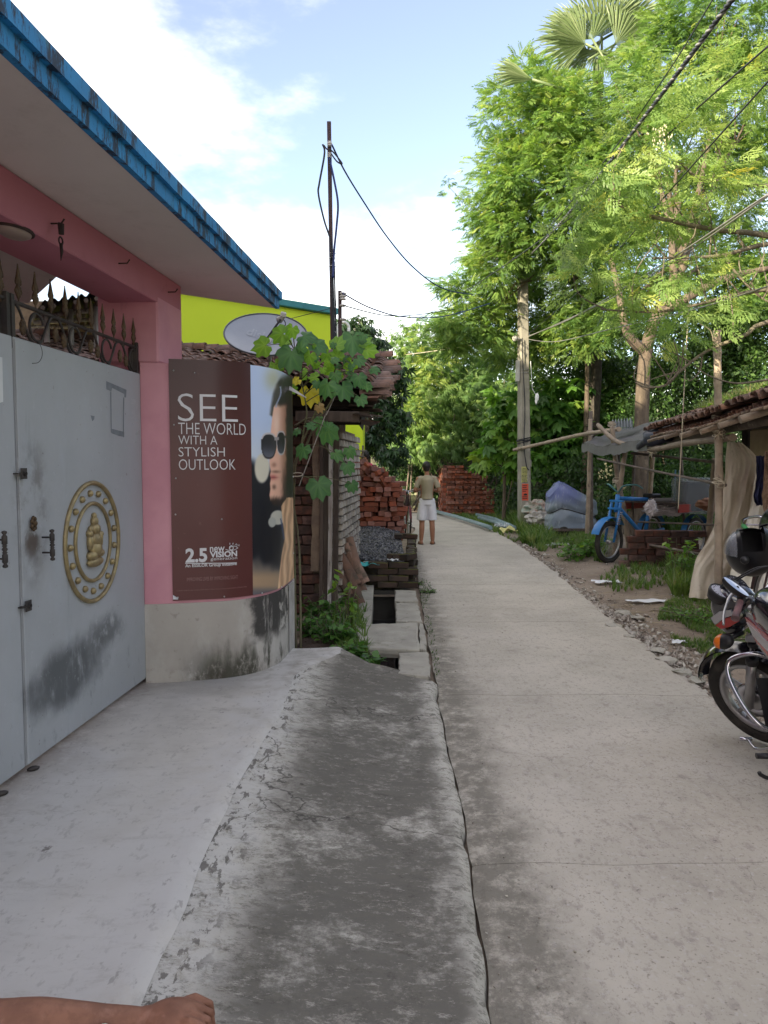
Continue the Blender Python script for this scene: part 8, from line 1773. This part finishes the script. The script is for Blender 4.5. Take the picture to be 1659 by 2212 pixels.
weed('weeds', 'leafy weed clump at the left foot of the cream cloth', [(G(1468, 1262, 0), .22, .62, 20), (G(1485, 1245, 0), .25, .4, 14)], ovl, m_broadl, 7, .62, fsc=(.6, 1.2)); grass('weed_grass', [(1450, 1290), (1500, 1290), (1500, 1215), (1440, 1225)], 220, .28, tb=.55, w_=.7)
weed('weeds', 'low weeds around the twin bamboo posts', [(G(1265, 1200, 0), .5, .35, 36), (G(1240, 1205, 0), .35, .22, 20)], ovl, m_broadl, 7, .5, fsc=(.6, 1.2))
weed('weeds', 'low leafy weeds in the short grass left of the motorcycle mirror', [(G(1520, 1340, 0), .35, .10, 40), (G(1480, 1330, 0), .3, .07, 26), (G(1548, 1330, 0), .2, .12, 20)], ovl, m_broadl, 5, .5, fsc=(.3, .6))
weed('weeds', 'flat green weed growing out of the lane edge below the black brick wall', [(G(925, 1280, 0), .13, .05, 26), (G(905, 1262, 0), .08, .06, 10)], ovl, m_broadl, 5, .35, fsc=(.2, .4))
weed('weeds', 'climbing vine leaves beside the tricycle handlebar', [(P(1345, 1100, 13.6), .25, .5, 12)], ovl, m_broadl, 6, .45, fsc=(.9, 1.4))
# roof weeds
t = thing('roof_weeds', 'bright green weeds and grass growing along the top of the clay tile roof', 'plant', ep(.5)); pts = [ep(random.uniform(.03, 1.0)) + upv * random.uniform(.55, 1.5) + nn * .03 for _ in range(900)]; n = len(pts)
M_ = rmats(rng.uniform(0, 6.28, n), rng.normal(size=n) * .2, rng.normal(size=n) * .2) * rng.uniform(.07, .19, n)[:, None, None]; tag(scatter('blades', TT[0], TT[1], np.array([tuple(p) for p in pts]), M_, .72 + rng.normal(size=n) * .18, m_grassl, t), kind='stuff')
pts = [ep(random.uniform(.2, .75)) + upv * random.uniform(.4, 1.4) + nn * random.uniform(.02, .10) for _ in range(800)]; n = len(pts); M_ = rmats(rng.uniform(0, 6.28, n), rng.normal(size=n) * .3, rng.normal(size=n) * .3) * rng.uniform(.5, 1.0, n)[:, None, None]; tag(scatter('leaves', ovl[0], ovl[1], np.array([tuple(p) for p in pts]), M_, .7 + rng.normal(size=n) * .15, m_broadl, t), kind='stuff')
# straw, rubble, gravel
m_rub2 = leafmat('rubble', [(.18, .15, .125), (.34, .30, .26), (.50, .47, .42)], trans=0, rough=.9, spec=.2)
pts = []
for k in range(2300):
    y = random.uniform(4.4, 9.3) if random.random() < .7 else random.uniform(9.3, 17); r_ = interp(RT, y); x = r_ + abs(random.gauss(0, .16)) * (1.3 if 5 < y < 8 else .8) - .03; pts.append((x, y, gz(x, y) + .012))
o = stones('edge_rubble', np.array(pts), .010, .052, m_rub2, flat=.55); o['kind'] = 'stuff'
pts = []
for k in range(3600): x, y = random.uniform(2.3, 5.0), random.uniform(5, 15); pts.append((x, y, gz(x, y) + .003)) if x > interp(RT, y) + .05 else None
o = stones('dirt_crumbs', np.array(pts), .006, .022, m_rub2, flat=.5); o['kind'] = 'stuff'
pts = []
for k in range(900): y = random.uniform(1.5, 15); l, r_ = lr(y); x = l + abs(random.gauss(0, .12)) if random.random() < .6 else random.uniform(l, r_); pts.append((x, y, .006))
o = stones('lane_grit', np.array(pts), .002, .008, m_rub2, flat=.5); o['kind'] = 'stuff'
for k, (u, v, s) in enumerate(((1345, 1325, .13), (1378, 1335, .10), (1325, 1352, .09), (1440, 1425, .10), (1475, 1452, .11), (1503, 1470, .09), (1420, 1405, .08), (1360, 1375, .07))):
    p = G(u, v, 0); b = MB(); b.ell(p, (s, s * .7, s * .22), (0, .1, random.random() * 3), 9, 5); b.v = [tuple(Vector(q) + Vector([random.uniform(-1, 1) * s * .12 for _ in range(3)])) for q in b.v]; b.sm = [False] * len(b.sm)
    tag(b.build('broken_concrete', m_kerb), ('broken concrete lump at the crumbling lane edge, ' + ('largest, among the straw', 'right of the largest one', 'just below the straw', 'halfway down to the motorcycle', 'near the motorcycle wheel', 'closest to the motorcycle wheel', 'above the long row of rubble', 'small one at the lane edge')[k]), 'rubble', 'broken concrete lumps at the lane edge')
sv = np.array(leafq((0, 0, 0), (1, 0, 0), 1, .03)); N_ = 620; pts = []
for k in range(N_): p = G(random.gauss(1395, 60), random.gauss(1300, 32), 0); pts.append((p.x, p.y, gz(p.x, p.y) + .012))
M_ = rmats(rng.normal(size=N_) * .9 + 2.9, rng.normal(size=N_) * .10, rng.normal(size=N_) * .3) * rng.uniform(.05, .34, N_)[:, None, None]; m_straw = leafmat('straw', [(.20, .16, .10), (.36, .30, .20)], trans=.1, rough=.9)
o = scatter('straw', sv, np.array([[0, 1, 2, 3]]), np.array(pts), M_, rng.random(N_), m_straw); o['kind'] = 'stuff'
# soil and fallen litter by the hut wall
pts = [(random.uniform(-.72, -.2), random.uniform(5.95, 7.0), random.uniform(.0, .05)) for _ in range(700)]; o = stones('soil_crumbs', np.array(pts), .006, .03, leafmat('soil', [(.05, .035, .03), (.11, .08, .06), (.20, .16, .13)], trans=0, rough=.95, spec=.1)); o['kind'] = 'stuff'
MB().grid(lambda a, c: (-.78 + .60 * a, 5.9 + 1.9 * c, .02 + .04 * math.sin(a * PI) + .03 * noise.noise(Vector((a * 5, c * 9, 0)))), 16, 30).build('soil_bank', mat('dark_soil', (.085, .06, .048), (.05, .036, .03), scale=9, rough=.98, bump=.8, bscale=25, bdist=.02))
bpy.data.objects['soil_bank']['kind'] = 'structure'

# ================================================================ BIG LEAFED VINE (each large leaf a part)
vine = thing('leafy_climber', 'tall climbing plant with large lobed green leaves in front of the hut corner', 'plant', G(655, 1400, .08))
def lobed():
    out = []
    for (a, r) in ((-176, .08), (-155, .40), (-130, .55), (-115, .52), (-96, .66), (-78, .74), (-66, .64), (-54, .66), (-40, .84), (-30, .90), (-20, .72), (-9, .82), (0, 1.04), (9, .82), (20, .72), (30, .90), (40, .84), (54, .66), (66, .64), (78, .74), (96, .66), (115, .52), (130, .55), (155, .40), (176, .08)): out.append((r * math.cos(R(a)), r * math.sin(R(a))))
    return out
def leaf_mesh(mt, curl):
    o = lobed(); vs = [(0, 0, 0)]; n = len(o); ph = random.random() * 9
    def zf(x, y): rr = math.hypot(x, y); an = math.atan2(y, x); return -curl * rr * rr * .55 + .07 * rr * math.cos(an * 5.2) + .05 * noise.noise(Vector((x * 3, y * 3, ph))) 
    for k in (.5, 1.0): vs += [(x * k, y * k, zf(x * k, y * k)) for x, y in o]
    fs = [(0, 1 + i, 2 + i) for i in range(n - 1)] + [(1 + i, 1 + n + i, 2 + n + i, 2 + i) for i in range(n - 1)]
    b = MB(); b.add(vs, fs, True); me = b.mesh('leaf', mt); a_ = me.attributes.new('tint', 'FLOAT', 'POINT'); base = random.random(); a_.data.foreach_set('value', [max(0, min(1, .15 + base * .35 + (.35 if i == 0 else 0) + (.40 if (i - 1) % len(o) in (2, 6, 9, 12, 15, 19, 22) and i <= len(o) else 0) + random.uniform(-.08, .08))) for i in range(len(vs))]); return me
m_vine = leafmat('vine_leaf', [(.045, .12, .045), (.075, .18, .055), (.12, .25, .06)], trans=.38, rough=.5); m_vy = leafmat('vine_leaf_yellow', [(.40, .34, .03), (.50, .45, .04), (.30, .22, .03)], trans=.3); m_vb = leafmat('vine_leaf_dry', [(.30, .20, .08), (.42, .30, .12)], trans=.1)
LM = [leaf_mesh(m_vine, c) for c in (.3, .65, 1.0, .5, .8)]; LMb = [leaf_mesh(leafmat('vine_leaf_backlit', [(.10, .22, .04), (.17, .32, .05), (.26, .42, .08)], trans=.45) if c == .3 else bpy.data.materials['vine_leaf_backlit'], c) for c in (.3, .5, .15)]; LY = leaf_mesh(m_vy, .4); LB = leaf_mesh(m_vb, 1.2)  # second set is a brighter green, painting the glow of backlit leaves
stemsA = [[(960, 1320), (1000, 1150), (1025, 1000), (1040, 900), (1005, 700), (960, 500)], [(940, 1340), (1060, 1000), (1120, 870), (1200, 700), (1255, 560), (1280, 470)], [(1020, 1180), (1100, 980), (1190, 860), (1260, 700), (1340, 600), (1400, 560)], [(960, 1000), (1090, 960), (1190, 1180), (1290, 1250)]]
SP = []
for k, st2 in enumerate(stemsA):
    pts = [P(*c3(x, y), 6.75 + .1 * k) for x, y in st2]
    if k < 2: pts = [G(640 + 10 * k, 1405, .05)] + [P(636 + 10 * k, 1180, 6.8)] + pts
    b = MB(); cc = crom(pts, 30); b.tube(cc, [.011 - .0002 * i for i in range(30)], n=7, wob=.08); b.build('stem', mat('vine_stem', (.12, .13, .06), (.09, .07, .05), rough=.8) if k == 0 else bpy.data.materials['vine_stem'], vine); SP += cc
LV = [(725, 480, 82, 195, 1), (840, 395, 78, 185, 1), (935, 385, 60, 250, 1), (935, 570, 112, 265, 0), (1060, 420, 80, 340, 0), (1130, 480, 76, 320, 0), (850, 620, 62, 300, 1), (1000, 475, 50, 90, 0), (1160, 545, 60, 230, 1), (1250, 440, 64, 60, 1), (1345, 470, 102, 270, 0), (1430, 430, 62, 20, 1), (1470, 500, 66, 350, 1), (1400, 575, 50, 320, 0), (1500, 625, 46, 345, 0),
      (1080, 680, 46, 180, 1), (1200, 640, 64, 200, 1), (1165, 760, 80, 250, 0), (1300, 780, 84, 300, 0), (1390, 705, 62, 280, 0), (1405, 840, 52, 290, 0), (1235, 680, 50, 290, 0), (965, 705, 38, 210, 2), (1062, 815, 88, 275, 2), (1128, 885, 40, 300, 3), (1060, 1000, 44, 180, 0), (1110, 970, 50, 200, 0), (1190, 1060, 88, 290, 0), (1008, 1180, 66, 250, 0), (965, 1040, 36, 220, 0),
      (1130, 1430, 98, 285, 0), (1255, 1200, 56, 320, 0), (1335, 1180, 52, 300, 0), (1320, 1290, 58, 290, 0), (1345, 1410, 52, 285, 0), (1235, 520, 50, 120, 1), (1320, 610, 60, 240, 1), (1050, 560, 60, 250, 1), (1180, 1000, 40, 100, 0), (890, 450, 50, 150, 1), (1290, 560, 46, 200, 0), (1450, 740, 44, 320, 0)] + [(random.gauss(1200, 130), random.gauss(620, 110), random.uniform(22, 40), random.uniform(180, 360), random.choice((0, 0, 1))) for _ in range(26)]
b = MB()
for i, (x, y, r, ang, kind) in enumerate(LV):
    Y = 6.55 + random.uniform(-.22, .25) + (.1 if kind == 1 else 0); s = r * .3255 / F * Y * 1.3
    a = R(ang); d2 = Vector((math.cos(a), 0, math.sin(a))); c = P(*c3(x, y), Y) - d2 * s * .38
    d3 = (d2 + Vector((0, -.25 if kind != 1 else .15, 0))).normalized(); nrm_ = Vector((random.uniform(-.35, .35), -1.0, .75 if kind != 1 else -.15 + random.random() * .9)); nrm_ = (nrm_ - d3 * nrm_.dot(d3)).normalized(); sd2 = nrm_.cross(d3)
    inst('leaf', (LM[i % 5], LMb[i % 3], LY, LB)[kind], vine, c, Matrix((d3, sd2, nrm_)).transposed(), s)
    nr = min(SP, key=lambda q: (q - c).length + (.3 if q.z > c.z + .15 else 0)); b.tube(crom([nr, nr.lerp(c, .5) + Vector((0, -.01, .03)), c], 8), [.0045] * 4 + [.003] * 4, n=5)
b.build('petioles', bpy.data.materials['vine_stem'], vine)['kind'] = 'stuff'
b = MB(); b.bar(P(*c3(1175, 900), 6.7), P(*c3(990, 1400), 6.7), .018, .006); tag(b.build('split_stick', m_woodl), 'pale split stick slanting among the vine stems beside the sign', 'stick')
b = MB(); b.bar(P(*c3(1235, 790), 6.8), P(*c3(1170, 930), 6.8), .012, .006); tag(b.build('split_stick', m_woodl), 'short pale stick behind the yellow vine leaf', 'stick')
b = MB(); b.torus(P(*c3(975, 1325), 6.7), .05, .006, Matrix.Rotation(.3, 3, 'X'), n=20, k=5); tag(b.build('string_tie', m_rope), 'loop of pale string tying the vine stems together', 'string')
